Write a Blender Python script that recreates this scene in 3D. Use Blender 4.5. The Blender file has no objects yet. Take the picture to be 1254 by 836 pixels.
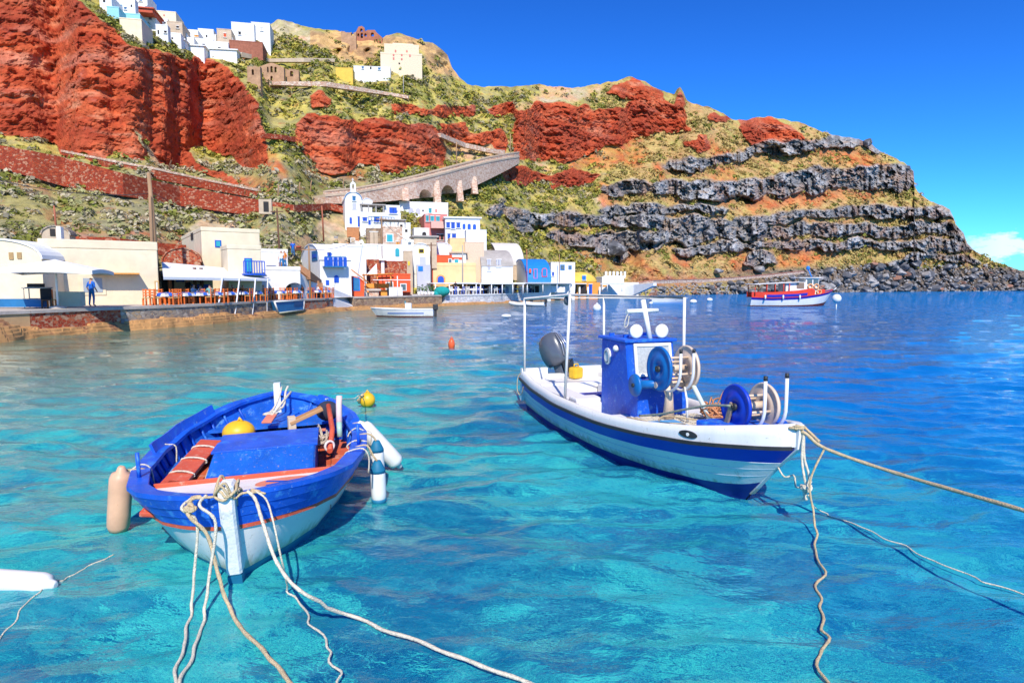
import bpy, bmesh, math, random
import numpy as np
from mathutils import Vector, Matrix
random.seed(7); rng = np.random.default_rng(7)
S = bpy.context.scene; COL = S.collection
rad = math.radians
# ------------------------------------------------------------------ camera measures (photo is 1254 x 836)
F, HOR, CAMH = 766.0, 348.0, 2.6
PIT = math.atan((418.0-HOR)/F); CP, SP = math.cos(PIT), math.sin(PIT)
CAM = Vector((0, 0, CAMH))
def ray(px, py):
    a = (px-627.0)/F; b = (418.0-py)/F
    return Vector((a, CP+b*SP, -SP+b*CP))
def at(px, py, Y):
    d = ray(px, py); return CAM + d*(Y/d.y)
def onz(px, py, z=0.0):
    d = ray(px, py); return CAM + d*((z-CAMH)/d.z)
# ------------------------------------------------------------------ materials
MATS = {}
def nodes(name):
    m = bpy.data.materials.new(name); m.use_nodes = True
    nt = m.node_tree; nt.nodes.clear(); MATS[name] = m
    return m, nt, nt.nodes.new, nt.links.new
def mat(name, c, rough=0.7, var=0.12, scale=6.0, bump=0.0, bscale=40.0, metal=0.0, wear=None, wearamt=0.5, spec=0.4, wscale=9.0, streak=None, chip=None, stain=None):
    """painted / plain surface with uneven tone, optional chipped wear showing another colour"""
    if name in MATS: return MATS[name]
    m, nt, N, L = nodes(name)
    out = N('ShaderNodeOutputMaterial'); b = N('ShaderNodeBsdfPrincipled'); L(b.outputs[0], out.inputs[0])
    b.inputs['Roughness'].default_value = rough; b.inputs['Metallic'].default_value = metal
    b.inputs['Specular IOR Level'].default_value = spec
    tc = N('ShaderNodeTexCoord')
    mp = N('ShaderNodeMapping'); L(tc.outputs['Object'], mp.inputs[0])
    if streak: mp.inputs['Scale'].default_value = streak
    n = N('ShaderNodeTexNoise'); n.inputs['Scale'].default_value = scale; n.inputs['Detail'].default_value = 7; n.inputs['Roughness'].default_value = .62
    L(mp.outputs[0], n.inputs['Vector'])
    r = N('ShaderNodeMapRange'); r.inputs[1].default_value = .3; r.inputs[2].default_value = .7
    r.inputs[3].default_value = 1-var; r.inputs[4].default_value = 1+var; L(n.outputs['Fac'], r.inputs[0])
    mx = N('ShaderNodeMix'); mx.data_type = 'RGBA'; mx.blend_type = 'MULTIPLY'; mx.inputs[0].default_value = 1
    mx.inputs[6].default_value = (*c, 1); L(r.outputs[0], mx.inputs[7]); col = mx.outputs[2]
    if wear:
        n2 = N('ShaderNodeTexNoise'); n2.inputs['Scale'].default_value = wscale; n2.inputs['Detail'].default_value = 9; n2.inputs['Roughness'].default_value = .72
        L(mp.outputs[0], n2.inputs['Vector'])
        r2 = N('ShaderNodeMapRange'); r2.inputs[1].default_value = 1-wearamt*.9+.02; r2.inputs[2].default_value = 1-wearamt*.9+.12
        L(n2.outputs['Fac'], r2.inputs[0])
        m2 = N('ShaderNodeMix'); m2.data_type = 'RGBA'; L(r2.outputs[0], m2.inputs[0]); L(col, m2.inputs[6]); m2.inputs[7].default_value = (*wear, 1); col = m2.outputs[2]
    if chip:            # small chipped spots and scratches showing another coat
        n4 = N('ShaderNodeTexNoise'); n4.inputs['Scale'].default_value = 26; n4.inputs['Detail'].default_value = 6; n4.inputs['Roughness'].default_value = .75; n4.inputs['Distortion'].default_value = .6
        L(tc.outputs['Object'], n4.inputs['Vector'])
        r4 = N('ShaderNodeMapRange'); r4.inputs[1].default_value = .615; r4.inputs[2].default_value = .66; L(n4.outputs['Fac'], r4.inputs[0])
        m4 = N('ShaderNodeMix'); m4.data_type = 'RGBA'; L(r4.outputs[0], m4.inputs[0]); L(col, m4.inputs[6]); m4.inputs[7].default_value = (*chip, 1); col = m4.outputs[2]
    if stain:           # tide mark and runs above the waterline: colour, height
        sz = N('ShaderNodeSeparateXYZ'); L(tc.outputs['Object'], sz.inputs[0])
        mp5 = N('ShaderNodeMapping'); mp5.inputs['Scale'].default_value = (7, 7, .9); L(tc.outputs['Object'], mp5.inputs[0])
        n5 = N('ShaderNodeTexNoise'); n5.inputs['Scale'].default_value = 2.2; n5.inputs['Detail'].default_value = 6; L(mp5.outputs[0], n5.inputs['Vector'])
        mh = N('ShaderNodeMath'); mh.operation = 'MULTIPLY_ADD'; L(n5.outputs['Fac'], mh.inputs[0]); mh.inputs[1].default_value = -stain[1]*2.0; L(sz.outputs[2], mh.inputs[2])
        r5 = N('ShaderNodeMapRange'); r5.inputs[1].default_value = stain[1]*.15; r5.inputs[2].default_value = -stain[1]*.5; r5.inputs[4].default_value = .75; L(mh.outputs[0], r5.inputs[0])
        m5 = N('ShaderNodeMix'); m5.data_type = 'RGBA'; L(r5.outputs[0], m5.inputs[0]); L(col, m5.inputs[6]); m5.inputs[7].default_value = (*stain[0], 1); col = m5.outputs[2]
    L(col, b.inputs['Base Color'])
    if bump:
        n3 = N('ShaderNodeTexNoise'); n3.inputs['Scale'].default_value = bscale; n3.inputs['Detail'].default_value = 5; L(mp.outputs[0], n3.inputs['Vector'])
        bp = N('ShaderNodeBump'); bp.inputs['Strength'].default_value = bump; bp.inputs['Distance'].default_value = .02
        L(n3.outputs['Fac'], bp.inputs['Height']); L(bp.outputs[0], b.inputs['Normal'])
    return m
def stone_mat(name, cols, scale=2.2, mortar=(.5, .42, .33), bump=.8, joint=.06, stretch=(1, 1, 1.5)):
    """rubble stone: voronoi stones of several colours with pale joints"""
    m, nt, N, L = nodes(name)
    out = N('ShaderNodeOutputMaterial'); b = N('ShaderNodeBsdfPrincipled'); L(b.outputs[0], out.inputs[0]); b.inputs['Roughness'].default_value = .9
    b.inputs['Specular IOR Level'].default_value = .2
    tc = N('ShaderNodeTexCoord'); mp = N('ShaderNodeMapping'); L(tc.outputs['Object'], mp.inputs[0]); mp.inputs['Scale'].default_value = stretch
    nz = N('ShaderNodeTexNoise'); nz.inputs['Scale'].default_value = scale*1.3; L(mp.outputs[0], nz.inputs['Vector'])
    va = N('ShaderNodeMix'); va.data_type = 'VECTOR'; va.inputs[0].default_value = .12; L(mp.outputs[0], va.inputs[4]); L(nz.outputs['Color'], va.inputs[5])
    v1 = N('ShaderNodeTexVoronoi'); v1.inputs['Scale'].default_value = scale; L(va.outputs[1], v1.inputs['Vector'])
    v2 = N('ShaderNodeTexVoronoi'); v2.feature = 'DISTANCE_TO_EDGE'; v2.inputs['Scale'].default_value = scale; L(va.outputs[1], v2.inputs['Vector'])
    sp = N('ShaderNodeSeparateColor'); L(v1.outputs['Color'], sp.inputs[0])
    cr = N('ShaderNodeValToRGB'); cr.color_ramp.interpolation = 'CONSTANT'
    el = cr.color_ramp.elements
    for i, c in enumerate(cols):
        e = el[i] if i < 2 else el.new(i/len(cols))
        e.position = i/len(cols); e.color = (*c, 1)
    L(sp.outputs[0], cr.inputs[0])
    n2 = N('ShaderNodeTexNoise'); n2.inputs['Scale'].default_value = scale*4; n2.inputs['Detail'].default_value = 6; L(mp.outputs[0], n2.inputs['Vector'])
    r = N('ShaderNodeMapRange'); r.inputs[3].default_value = .6; r.inputs[4].default_value = 1.4; L(n2.outputs['Fac'], r.inputs[0])
    mx = N('ShaderNodeMix'); mx.data_type = 'RGBA'; mx.blend_type = 'MULTIPLY'; mx.inputs[0].default_value = 1; L(cr.outputs[0], mx.inputs[6]); L(r.outputs[0], mx.inputs[7])
    jr = N('ShaderNodeMapRange'); jr.inputs[1].default_value = joint*.4; jr.inputs[2].default_value = joint; L(v2.outputs['Distance'], jr.inputs[0])
    m2 = N('ShaderNodeMix'); m2.data_type = 'RGBA'; L(jr.outputs[0], m2.inputs[0]); m2.inputs[6].default_value = (*mortar, 1); L(mx.outputs[2], m2.inputs[7])
    L(m2.outputs[2], b.inputs['Base Color'])
    bp = N('ShaderNodeBump'); bp.inputs['Strength'].default_value = bump; bp.inputs['Distance'].default_value = .12
    L(jr.outputs[0], bp.inputs['Height']); L(bp.outputs[0], b.inputs['Normal'])
    return m
# ------------------------------------------------------------------ object helpers
def tag(o, label=None, cat=None, group=None, kind=None):
    if label: o['label'] = label
    if cat: o['category'] = cat
    if group: o['group'] = group
    if kind: o['kind'] = kind
    return o
def thing(name, label, cat, loc=(0, 0, 0), rz=0.0, group=None):
    o = bpy.data.objects.new(name, None); COL.objects.link(o); o.location = loc; o.rotation_euler = (0, 0, rz)
    o.empty_display_size = .2
    return tag(o, label, cat, group)
def copy_tree(o, parent=None):
    c = o.copy(); COL.objects.link(c); c.parent = parent
    for ch in list(o.children):
        d = ch.copy(); COL.objects.link(d); d.parent = c
        for g in list(ch.children):
            e = g.copy(); COL.objects.link(e); e.parent = d
    return c
class MB:
    """collects shapes, links them as ONE mesh object"""
    def __init__(s): s.v = []; s.f = []; s.mi = []; s.sm = []
    def add(s, vs, fs, mi=0, smooth=False):
        k = len(s.v); s.v += [tuple(v) for v in vs]
        for f in fs: s.f.append(tuple(i+k for i in f)); s.mi.append(mi); s.sm.append(smooth)
        return s
    def box(s, c, d, R=None, mi=0, taper=1.0):
        hx, hy, hz = d[0]/2, d[1]/2, d[2]/2; vs = []
        for z in (-1, 1):
            t = taper if z > 0 else 1.0
            for x, y in ((-1, -1), (1, -1), (1, 1), (-1, 1)):
                p = Vector((x*hx*t, y*hy*t, z*hz))
                if R is not None: p = R @ p
                vs.append(p+Vector(c))
        return s.add(vs, [(3, 2, 1, 0), (4, 5, 6, 7), (0, 1, 5, 4), (1, 2, 6, 5), (2, 3, 7, 6), (3, 0, 4, 7)], mi)
    def bev(s, c, d, R=None, mi=0, r=.02):
        """box with chamfered vertical and horizontal edges"""
        bm = bmesh.new(); bmesh.ops.create_cube(bm, size=1.0)
        for v in bm.verts: v.co = Vector((v.co.x*d[0], v.co.y*d[1], v.co.z*d[2]))
        bmesh.ops.bevel(bm, geom=list(bm.edges), offset=min(r, min(d)*.45), segments=2, profile=.6, affect='EDGES')
        bm.verts.index_update()
        vs = [(R @ v.co if R is not None else v.co)+Vector(c) for v in bm.verts]
        fs = [[v.index for v in f.verts] for f in bm.faces]; bm.free()
        return s.add(vs, fs, mi)
    def tube(s, pts, r, n=8, mi=0, caps=True, smooth=True, closed=False, rv=None):
        pts = [Vector(p) for p in pts]; m = len(pts)
        rs = r if isinstance(r, (list, tuple)) else [r]*m
        up = Vector((0, 0, 1)); vs = []; last = None
        for i in range(m):
            if closed: t = pts[(i+1) % m]-pts[i-1]
            else: t = pts[min(i+1, m-1)]-pts[max(i-1, 0)]
            if t.length < 1e-9: t = Vector((0, 0, 1))
            t.normalize()
            if last is None:
                a = t.cross(up); a = a if a.length > 1e-3 else t.cross(Vector((1, 0, 0)))
            else:
                a = last - t*last.dot(t)
                if a.length < 1e-4: a = t.cross(Vector((1, 0, 0)))
            a.normalize(); b = t.cross(a); last = a
            for j in range(n):
                q = 2*math.pi*j/n; vs.append(pts[i]+(a*math.cos(q)+b*math.sin(q))*rs[i])
        fs = []
        for i in range(m if closed else m-1):
            i2 = (i+1) % m
            for j in range(n): fs.append((i*n+j, i*n+(j+1) % n, i2*n+(j+1) % n, i2*n+j))
        s.add(vs, fs, mi, smooth)
        if caps and not closed:
            k = len(s.v)-len(vs)
            s.f.append(tuple(k+j for j in range(n))[::-1]); s.mi.append(mi); s.sm.append(False)
            s.f.append(tuple(k+(m-1)*n+j for j in range(n))); s.mi.append(mi); s.sm.append(False)
        return s
    def lathe(s, prof, n=20, M=None, mi=0, smooth=True):
        """prof: (r,z) list, spun about z, then M"""
        vs = []; m = len(prof)
        for r_, z in prof:
            for j in range(n):
                q = 2*math.pi*j/n; p = Vector((r_*math.cos(q), r_*math.sin(q), z)); vs.append(M @ p if M is not None else p)
        fs = [(i*n+j, i*n+(j+1) % n, (i+1)*n+(j+1) % n, (i+1)*n+j) for i in range(m-1) for j in range(n)]
        s.add(vs, fs, mi, smooth)
        k = len(s.v)-len(vs)
        if prof[0][0] > 1e-4: s.f.append(tuple(k+j for j in range(n))[::-1]); s.mi.append(mi); s.sm.append(False)
        if prof[-1][0] > 1e-4: s.f.append(tuple(k+(m-1)*n+j for j in range(n))); s.mi.append(mi); s.sm.append(False)
        return s
    def ball(s, c, r, n=12, mi=0, sq=(1, 1, 1), smooth=True):
        pr = [(max(1e-5, math.sin(math.pi*i/n)), -math.cos(math.pi*i/n)) for i in range(n+1)]
        M = Matrix.Translation(c) @ Matrix.Diagonal((r*sq[0], r*sq[1], r*sq[2], 1))
        return s.lathe(pr, n+4, M, mi, smooth)
    def prism(s, poly, a, b, mi=0):
        """poly: list of Vector (planar), extruded from offset a to b (vectors)"""
        n = len(poly); a = Vector(a); b = Vector(b)
        vs = [Vector(p)+a for p in poly]+[Vector(p)+b for p in poly]
        return s.add(vs, [tuple(range(n))[::-1], tuple(range(n, 2*n))]+[(i, (i+1) % n, n+(i+1) % n, n+i) for i in range(n)], mi)
    def build(s, name, mats, parent=None, loc=None, recalc=True):
        me = bpy.data.meshes.new(name); me.from_pydata(s.v, [], s.f)
        for m in (mats if isinstance(mats, (list, tuple)) else [mats]): me.materials.append(m)
        me.polygons.foreach_set('material_index', s.mi); me.polygons.foreach_set('use_smooth', s.sm)
        if recalc:
            bm = bmesh.new(); bm.from_mesh(me); bmesh.ops.recalc_face_normals(bm, faces=list(bm.faces)); bm.to_mesh(me); bm.free()
        me.update()
        o = bpy.data.objects.new(name, me); COL.objects.link(o)
        if parent is not None: o.parent = parent
        if loc is not None: o.location = loc
        return o
def np_mesh(name, V, Fq, mats, cols=None, smooth=False, parent=None):
    me = bpy.data.meshes.new(name); n = len(V); k = Fq.shape[1]; m = len(Fq)
    me.vertices.add(n); me.vertices.foreach_set('co', np.ascontiguousarray(V, np.float32).ravel())
    me.loops.add(m*k); me.loops.foreach_set('vertex_index', np.ascontiguousarray(Fq, np.int32).ravel())
    me.polygons.add(m); me.polygons.foreach_set('loop_start', np.arange(0, m*k, k, dtype=np.int32))
    me.polygons.foreach_set('use_smooth', np.full(m, smooth, bool))
    me.update(calc_edges=True); me.validate()
    if cols is not None:
        at_ = me.color_attributes.new('tone', 'FLOAT_COLOR', 'POINT')
        c4 = np.ones((n, 4), np.float32); c4[:, :3] = cols; at_.data.foreach_set('color', c4.ravel())
    for q in (mats if isinstance(mats, (list, tuple)) else [mats]): me.materials.append(q)
    o = bpy.data.objects.new(name, me); COL.objects.link(o)
    if parent is not None: o.parent = parent
    return o
# ------------------------------------------------------------------ numpy noise
def _h(ix, iy, iz, s):
    h = (ix*374761393 + iy*668265263 + iz*1274126177 + s*362437) & 0xffffffff
    h = ((h ^ (h >> 13))*1103515245) & 0xffffffff
    h = ((h ^ (h >> 16))*2246822519) & 0xffffffff
    return ((h ^ (h >> 15)) & 0xffffff)/float(0xffffff)
def vn(x, y, z, s=0):
    ix = np.floor(x).astype(np.int64); iy = np.floor(y).astype(np.int64); iz = np.floor(z).astype(np.int64)
    fx = x-ix; fy = y-iy; fz = z-iz
    fx = fx*fx*fx*(fx*(fx*6-15)+10); fy = fy*fy*fy*(fy*(fy*6-15)+10); fz = fz*fz*fz*(fz*(fz*6-15)+10)
    r = 0
    for a in (0, 1):
        wx = fx if a else 1-fx
        for b in (0, 1):
            wy = fy if b else 1-fy
            for c in (0, 1):
                r = r+wx*wy*(fz if c else 1-fz)*_h(ix+a, iy+b, iz+c, s)
    return r*2-1
def fbm(x, y, z, s=0, o=4, g=.5, ridge=False):
    r = 0; a = 1.0; t = 0; f = 1.0
    for i in range(o):
        n = vn(x*f+i*17.3, y*f+i*5.1, z*f, s+i*31)
        if ridge: n = 1-2*np.abs(n)
        r = r+a*n; t += a; a *= g; f *= 2.03
    return r/t
def cells(x, y, s=0):
    """2D worley: F1, F2-F1 and a random per cell"""
    ix = np.floor(x).astype(np.int64); iy = np.floor(y).astype(np.int64)
    d1 = np.full(x.shape, 9.0); d2 = np.full(x.shape, 9.0); cid = np.zeros(x.shape)
    for a in (-1, 0, 1):
        for b in (-1, 0, 1):
            jx = ix+a; jy = iy+b
            px = jx+.15+.7*_h(jx, jy, 0*jx, s); py = jy+.15+.7*_h(jx, jy, 0*jx+1, s)
            d = np.hypot(px-x, py-y); c = _h(jx, jy, 0*jx+2, s)
            near = d < d1
            d2 = np.where(near, d1, np.minimum(d2, d)); cid = np.where(near, c, cid); d1 = np.where(near, d, d1)
    return d1, d2-d1, cid
def sstep(a, b, x):
    t = np.clip((x-a)/(b-a), 0, 1); return t*t*(3-2*t)
def interp(pts, x):
    p = sorted(pts); return np.interp(x, [q[0] for q in p], [q[1] for q in p])
# ================================================================== SETTING: camera, light, sky
cam = bpy.data.cameras.new('camera'); co = bpy.data.objects.new('camera', cam); COL.objects.link(co); S.camera = co
cam.sensor_width = 36; cam.lens = F/1254*36; cam.clip_start = .05; cam.clip_end = 20000
co.location = CAM; co.rotation_euler = (math.pi/2-PIT, 0, 0)
SUN_EL, SUN_AZ = rad(44), math.atan2(.09, -1.0)          # azimuth from +Y towards +X: from the right and behind
sdir = Vector((math.sin(SUN_AZ)*math.cos(SUN_EL), math.cos(SUN_AZ)*math.cos(SUN_EL), math.sin(SUN_EL)))
sl = bpy.data.lights.new('sun', 'SUN'); sl.energy = 4.4; sl.angle = rad(.53); sl.color = (1.0, .93, .82)
so = bpy.data.objects.new('sun', sl); COL.objects.link(so); so.rotation_euler = sdir.to_track_quat('Z', 'Y').to_euler(); so.location = (40, -40, 60)
wd = bpy.data.worlds.new('World'); S.world = wd; wd.use_nodes = True
nt = wd.node_tree; nt.nodes.clear(); N, L = nt.nodes.new, nt.links.new
wo = N('ShaderNodeOutputWorld'); bg = N('ShaderNodeBackground'); L(bg.outputs[0], wo.inputs[0]); bg.inputs[1].default_value = .15
sk = N('ShaderNodeTexSky'); sk.sky_type = 'NISHITA'; sk.sun_disc = False; sk.sun_elevation = SUN_EL; sk.sun_rotation = SUN_AZ
sk.air_density = 1.0; sk.dust_density = .2; sk.ozone_density = 3.0; sk.altitude = 300
hs = N('ShaderNodeHueSaturation'); hs.inputs['Saturation'].default_value = 1.1; hs.inputs['Value'].default_value = .2; hs.inputs['Hue'].default_value = .508
tn = N('ShaderNodeMix'); tn.data_type = 'RGBA'; tn.blend_type = 'MULTIPLY'; tn.inputs[0].default_value = 1; tn.inputs[7].default_value = (1.0, 3.35, 5.4, 1)
L(sk.outputs[0], hs.inputs['Color']); gm = N('ShaderNodeGamma'); gm.inputs[1].default_value = 1.4; L(hs.outputs[0], gm.inputs[0]); L(gm.outputs[0], tn.inputs[6])
# low cumulus over the horizon, to the right
tc = N('ShaderNodeTexCoord'); sx = N('ShaderNodeSeparateXYZ'); L(tc.outputs['Generated'], sx.inputs[0])
def M_(op, a, b=None, c=None):
    n = N('ShaderNodeMath'); n.operation = op
    for i, v in enumerate((a, b, c)):
        if v is None: continue
        if isinstance(v, (int, float)): n.inputs[i].default_value = v
        else: L(v, n.inputs[i])
    return n.outputs[0]
azn = M_('ARCTAN2', sx.outputs[0], sx.outputs[1]); eln = M_('ARCSINE', sx.outputs[2])
cb = N('ShaderNodeCombineXYZ'); L(M_('MULTIPLY', azn, 22.0), cb.inputs[0]); L(M_('MULTIPLY', eln, 46.0), cb.inputs[1])
cn = N('ShaderNodeTexNoise'); cn.inputs['Scale'].default_value = 1.0; cn.inputs['Detail'].default_value = 7; cn.inputs['Roughness'].default_value = .58; L(cb.outputs[0], cn.inputs['Vector'])
# a bank between 1.6 and 5 degrees up, thickest at the right edge of the view
band = M_('SUBTRACT', 1.0, M_('ABSOLUTE', M_('DIVIDE', M_('SUBTRACT', eln, .045), .026)))
azm = N('ShaderNodeMapRange'); azm.inputs[1].default_value = .55; azm.inputs[2].default_value = .66; L(azn, azm.inputs[0])
dens = M_('ADD', cn.outputs['Fac'], M_('MULTIPLY', band, .26))
cm = N('ShaderNodeMapRange'); cm.inputs[1].default_value = .62; cm.inputs[2].default_value = .74; L(dens, cm.inputs[0])
cf = M_('MULTIPLY', M_('MULTIPLY', cm.outputs[0], azm.outputs[0]), .8)
mc = N('ShaderNodeMix'); mc.data_type = 'RGBA'; L(cf, mc.inputs[0]); L(tn.outputs[2], mc.inputs[6]); mc.inputs[7].default_value = (5.6, 5.9, 6.6, 1)
L(mc.outputs[2], bg.inputs[0])
S.view_settings.view_transform = 'Standard'; S.view_settings.look = 'None'; S.view_settings.exposure = .33; S.view_settings.gamma = 1
S.render.engine = 'CYCLES'; S.cycles.use_denoising = True
S.cycles.max_bounces = 6; S.cycles.diffuse_bounces = 2; S.cycles.glossy_bounces = 3; S.cycles.transparent_max_bounces = 8; S.cycles.transmission_bounces = 3
S.cycles.caustics_reflective = False; S.cycles.caustics_refractive = False
# ================================================================== TERRAIN
SKY = [(-400, -150), (40, -140), (80, -45), (110, -14), (150, -2), (190, 14), (225, 36), (262, 46), (300, 36), (330, 30), (340, 23), (352, 26), (372, 32), (395, 36), (440, 42), (465, 48), (472, 44), (485, 41), (505, 45),
       (530, 53), (548, 68), (553, 82), (562, 93), (572, 103), (600, 106), (640, 105), (665, 104), (700, 106), (735, 103), (760, 97), (775, 95), (790, 99), (806, 110), (822, 116), (836, 121), (850, 127), (880, 137), (897, 146), (915, 146), (940, 142), (960, 145),
       (985, 153), (1010, 163), (1040, 168), (1068, 178), (1085, 190), (1108, 198), (1119, 208), (1119, 225), (1124, 233), (1140, 246), (1163, 256), (1168, 266), (1170, 274), (1180, 284), (1184, 298), (1196, 309), (1215, 319), (1235, 327), (1254, 331), (1300, 342), (1345, 353), (1380, 356)]
SHORE = [(-400, 455), (-100, 428), (0, 420.5), (100, 412), (190, 405), (260, 399), (350, 389), (430, 381.5), (530, 376.5), (600, 373.5), (700, 367.5), (770, 363), (850, 361), (930, 359.6), (1000, 358.6), (1100, 357.4), (1254, 356.2), (1345, 355.9), (1380, 355.8)]
YSKY = [(-400, 104), (0, 104), (100, 108), (200, 128), (300, 145), (420, 154), (500, 158), (570, 166), (700, 195), (780, 205), (900, 222), (1000, 234), (1060, 241), (1120, 245), (1180, 249), (1254, 252), (1380, 258)]
GX0, GX1, GY0, GY1 = -400, 1380, -200, 470
gw, gh = GX1-GX0+1, GY1-GY0+1
gx, gy = np.meshgrid(np.arange(GX0, GX1+1, dtype=float), np.arange(GY0, GY1+1, dtype=float))
def poly_mask(P, X=None, Y=None):
    X = gx if X is None else X; Y = gy if Y is None else Y
    r = np.zeros(X.shape, bool); n = len(P)
    for i in range(n):
        x1, y1 = P[i]; x2, y2 = P[(i+1) % n]
        if y1 == y2: continue
        c = ((y1 > Y) != (y2 > Y)) & (X < (x2-x1)*(Y-y1)/(y2-y1)+x1); r ^= c
    return r.astype(float)
def line_mask(P, w):
    """polyline (x,y[,half-width]) -> soft band"""
    r = np.zeros(gx.shape)
    xs = [p[0] for p in P]; ys = [p[1] for p in P]; ws = [p[2] if len(p) > 2 else w for p in P]
    sel = slice(max(0, int(xs[0])-GX0-14), int(xs[-1])-GX0+14)
    X = wx_[:, sel]; Y = wy_[:, sel]
    c = np.interp(X, xs, ys); h = np.interp(X, xs, ws)*1.2
    e = np.minimum((X-xs[0])/10, (xs[-1]-X)/10)
    r[:, sel] = np.clip((h*np.clip(e+.4, 0, 1)-np.abs(Y-c))/1.5+.5, 0, 1)
    return r
def seg_mask(a, b, w):
    dx, dy = b[0]-a[0], b[1]-a[1]; l2 = dx*dx+dy*dy
    t = np.clip(((wx_-a[0])*dx+(wy_-a[1])*dy)/l2, 0, 1)
    return np.clip((w-np.hypot(wx_-a[0]-t*dx, wy_-a[1]-t*dy))/1.5+.5, 0, 1)
def blur(a, r):
    k = 2*r+1
    for ax in (0, 1):
        p = np.pad(a, [(r+1, r) if i == ax else (0, 0) for i in (0, 1)], mode='edge').cumsum(axis=ax)
        a = (p[k:, :]-p[:-k, :])/k if ax == 0 else (p[:, k:]-p[:, :-k])/k
    return a
# ragged outlines: the plan of every rock face is looked up through a noise-warped position
zz = np.zeros_like(gx)
wx_ = gx+fbm(gx/22, gy/22, zz, 3, 4)*9; wy_ = gy+fbm(gx/20, gy/16, zz, 8, 4)*8
def pm(P): return poly_mask(P, wx_, wy_)
RED = [
 [(-400, -200), (40, -200), (92, -8), (118, 22), (142, 40), (170, 60), (205, 66), (228, 74), (245, 68), (262, 74), (284, 92), (300, 104), (313, 122), (320, 145), (324, 175), (323, 205), (308, 203), (292, 198), (270, 195), (240, 180), (232, 186), (245, 205), (292, 222), (300, 228), (230, 212), (228, 208), (196, 196), (178, 176), (158, 152), (182, 192), (120, 192), (75, 188), (70, 176), (0, 164), (-400, 150)],
 [(362, 148), (374, 142), (386, 142), (402, 139), (440, 148), (470, 145), (500, 150), (524, 152), (540, 165), (549, 201), (500, 212), (464, 209), (452, 200), (435, 204), (410, 214), (384, 206), (370, 192), (360, 172)],
 [(376, 116), (392, 112), (408, 120), (406, 128), (378, 131)],
 [(624, 150), (634, 134), (660, 128), (690, 126), (722, 134), (760, 128), (800, 118), (832, 128), (843, 140), (846, 158), (820, 162), (790, 168), (760, 176), (738, 178), (716, 190), (690, 198), (650, 196), (628, 194)],
 [(738, 116), (756, 104), (776, 97), (800, 108), (812, 122), (780, 124)],
 [(478, 129), (540, 131), (585, 128), (584, 140), (540, 142), (480, 138)],
 [(536, 152), (565, 148), (575, 158), (612, 162), (622, 172), (618, 184), (580, 178), (540, 168)],
 [(596, 136), (634, 122), (636, 140), (600, 146)],
 [(676, 208), (700, 206), (722, 209), (738, 214), (728, 226), (700, 232), (676, 234), (668, 222)],
 [(612, 208), (632, 204), (672, 216), (668, 226), (622, 224)],
 [(838, 178), (858, 163), (872, 180), (858, 184)],
 [(905, 160), (922, 147), (950, 144), (974, 156), (985, 170), (964, 176), (940, 178), (915, 176)],
 [(862, 142), (880, 136), (900, 147), (888, 152)],
 [(905, 148), (915, 143), (930, 143), (912, 156)],
]
FINGER = [(826, 128), (829, 116), (833, 111), (837, 116), (840, 130)]
BANDS = [
 [(815, 203, 4), (850, 200, 6), (880, 196, 6), (920, 190, 4)], [(918, 184, 4), (950, 180, 7), (1000, 180, 5), (1014, 178, 3)], [(1010, 172, 5), (1040, 170, 9), (1050, 172, 6), (1075, 184, 5)],
 [(740, 236, 5), (765, 230, 8), (800, 230, 8), (850, 232, 9), (900, 236, 10), (960, 226, 11), (1010, 219, 12), (1070, 216, 13), (1119, 218, 12)],
 [(732, 259, 4), (770, 256, 5), (830, 255, 4), (892, 258, 3)],
 [(622, 262, 6.5), (655, 268, 5.8), (700, 268, 5.8), (740, 272, 5.8), (790, 272, 7.2), (850, 273, 7.2), (900, 272, 5.0), (960, 266, 5.0), (1010, 263, 5.0), (1060, 260, 5.8), (1120, 258, 5.8), (1168, 263, 6.5)],
 [(672, 288, 5.8), (720, 292, 6.5), (770, 294, 7.9), (830, 290, 7.9), (880, 285, 7.9), (940, 284, 6.5), (1010, 283, 5.8), (1080, 282, 5.8), (1140, 280, 5.8), (1184, 287, 6.5)],
 [(826, 309, 5.0), (860, 306, 5.8), (900, 302, 5.0), (950, 300, 3.6), (1000, 299, 4.3), (1030, 300, 5.0), (1090, 300, 5.0), (1150, 300, 5.8), (1190, 302, 5.0)],
 [(730, 308, 6), (748, 305, 11), (768, 310, 6)], [(598, 262, 5), (612, 256, 9), (640, 276, 9), (650, 282, 6)],
 [(1085, 322, 3), (1140, 314, 5), (1200, 322, 4)], [(912, 320, 5), (930, 316, 8), (952, 322, 4)]]
ORANGE = [seg_mask((930, 242), (1065, 236), 8), seg_mask((920, 250), (1000, 246), 6), seg_mask((765, 305), (805, 342), 6), seg_mask((690, 288), (735, 330), 5), pm([(818, 322), (830, 308), (846, 322), (838, 328)]),
          seg_mask((735, 200), (790, 188), 8), seg_mask((740, 235), (745, 250), 8), seg_mask((870, 175), (890, 190), 7), seg_mask((806, 205), (812, 222), 5), seg_mask((895, 212), (880, 220), 7), seg_mask((985, 180), (1020, 192), 8), seg_mask((900, 222), (890, 246), 5),
          seg_mask((318, 185), (345, 215), 7), seg_mask((300, 222), (330, 228), 8), seg_mask((545, 205), (520, 218), 4), seg_mask((380, 210), (440, 216), 5), seg_mask((905, 320), (930, 328), 10), seg_mask((1010, 308), (960, 318), 12), seg_mask((1030, 190), (1090, 205), 7), seg_mask((800, 160), (700, 205), 7)]
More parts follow.
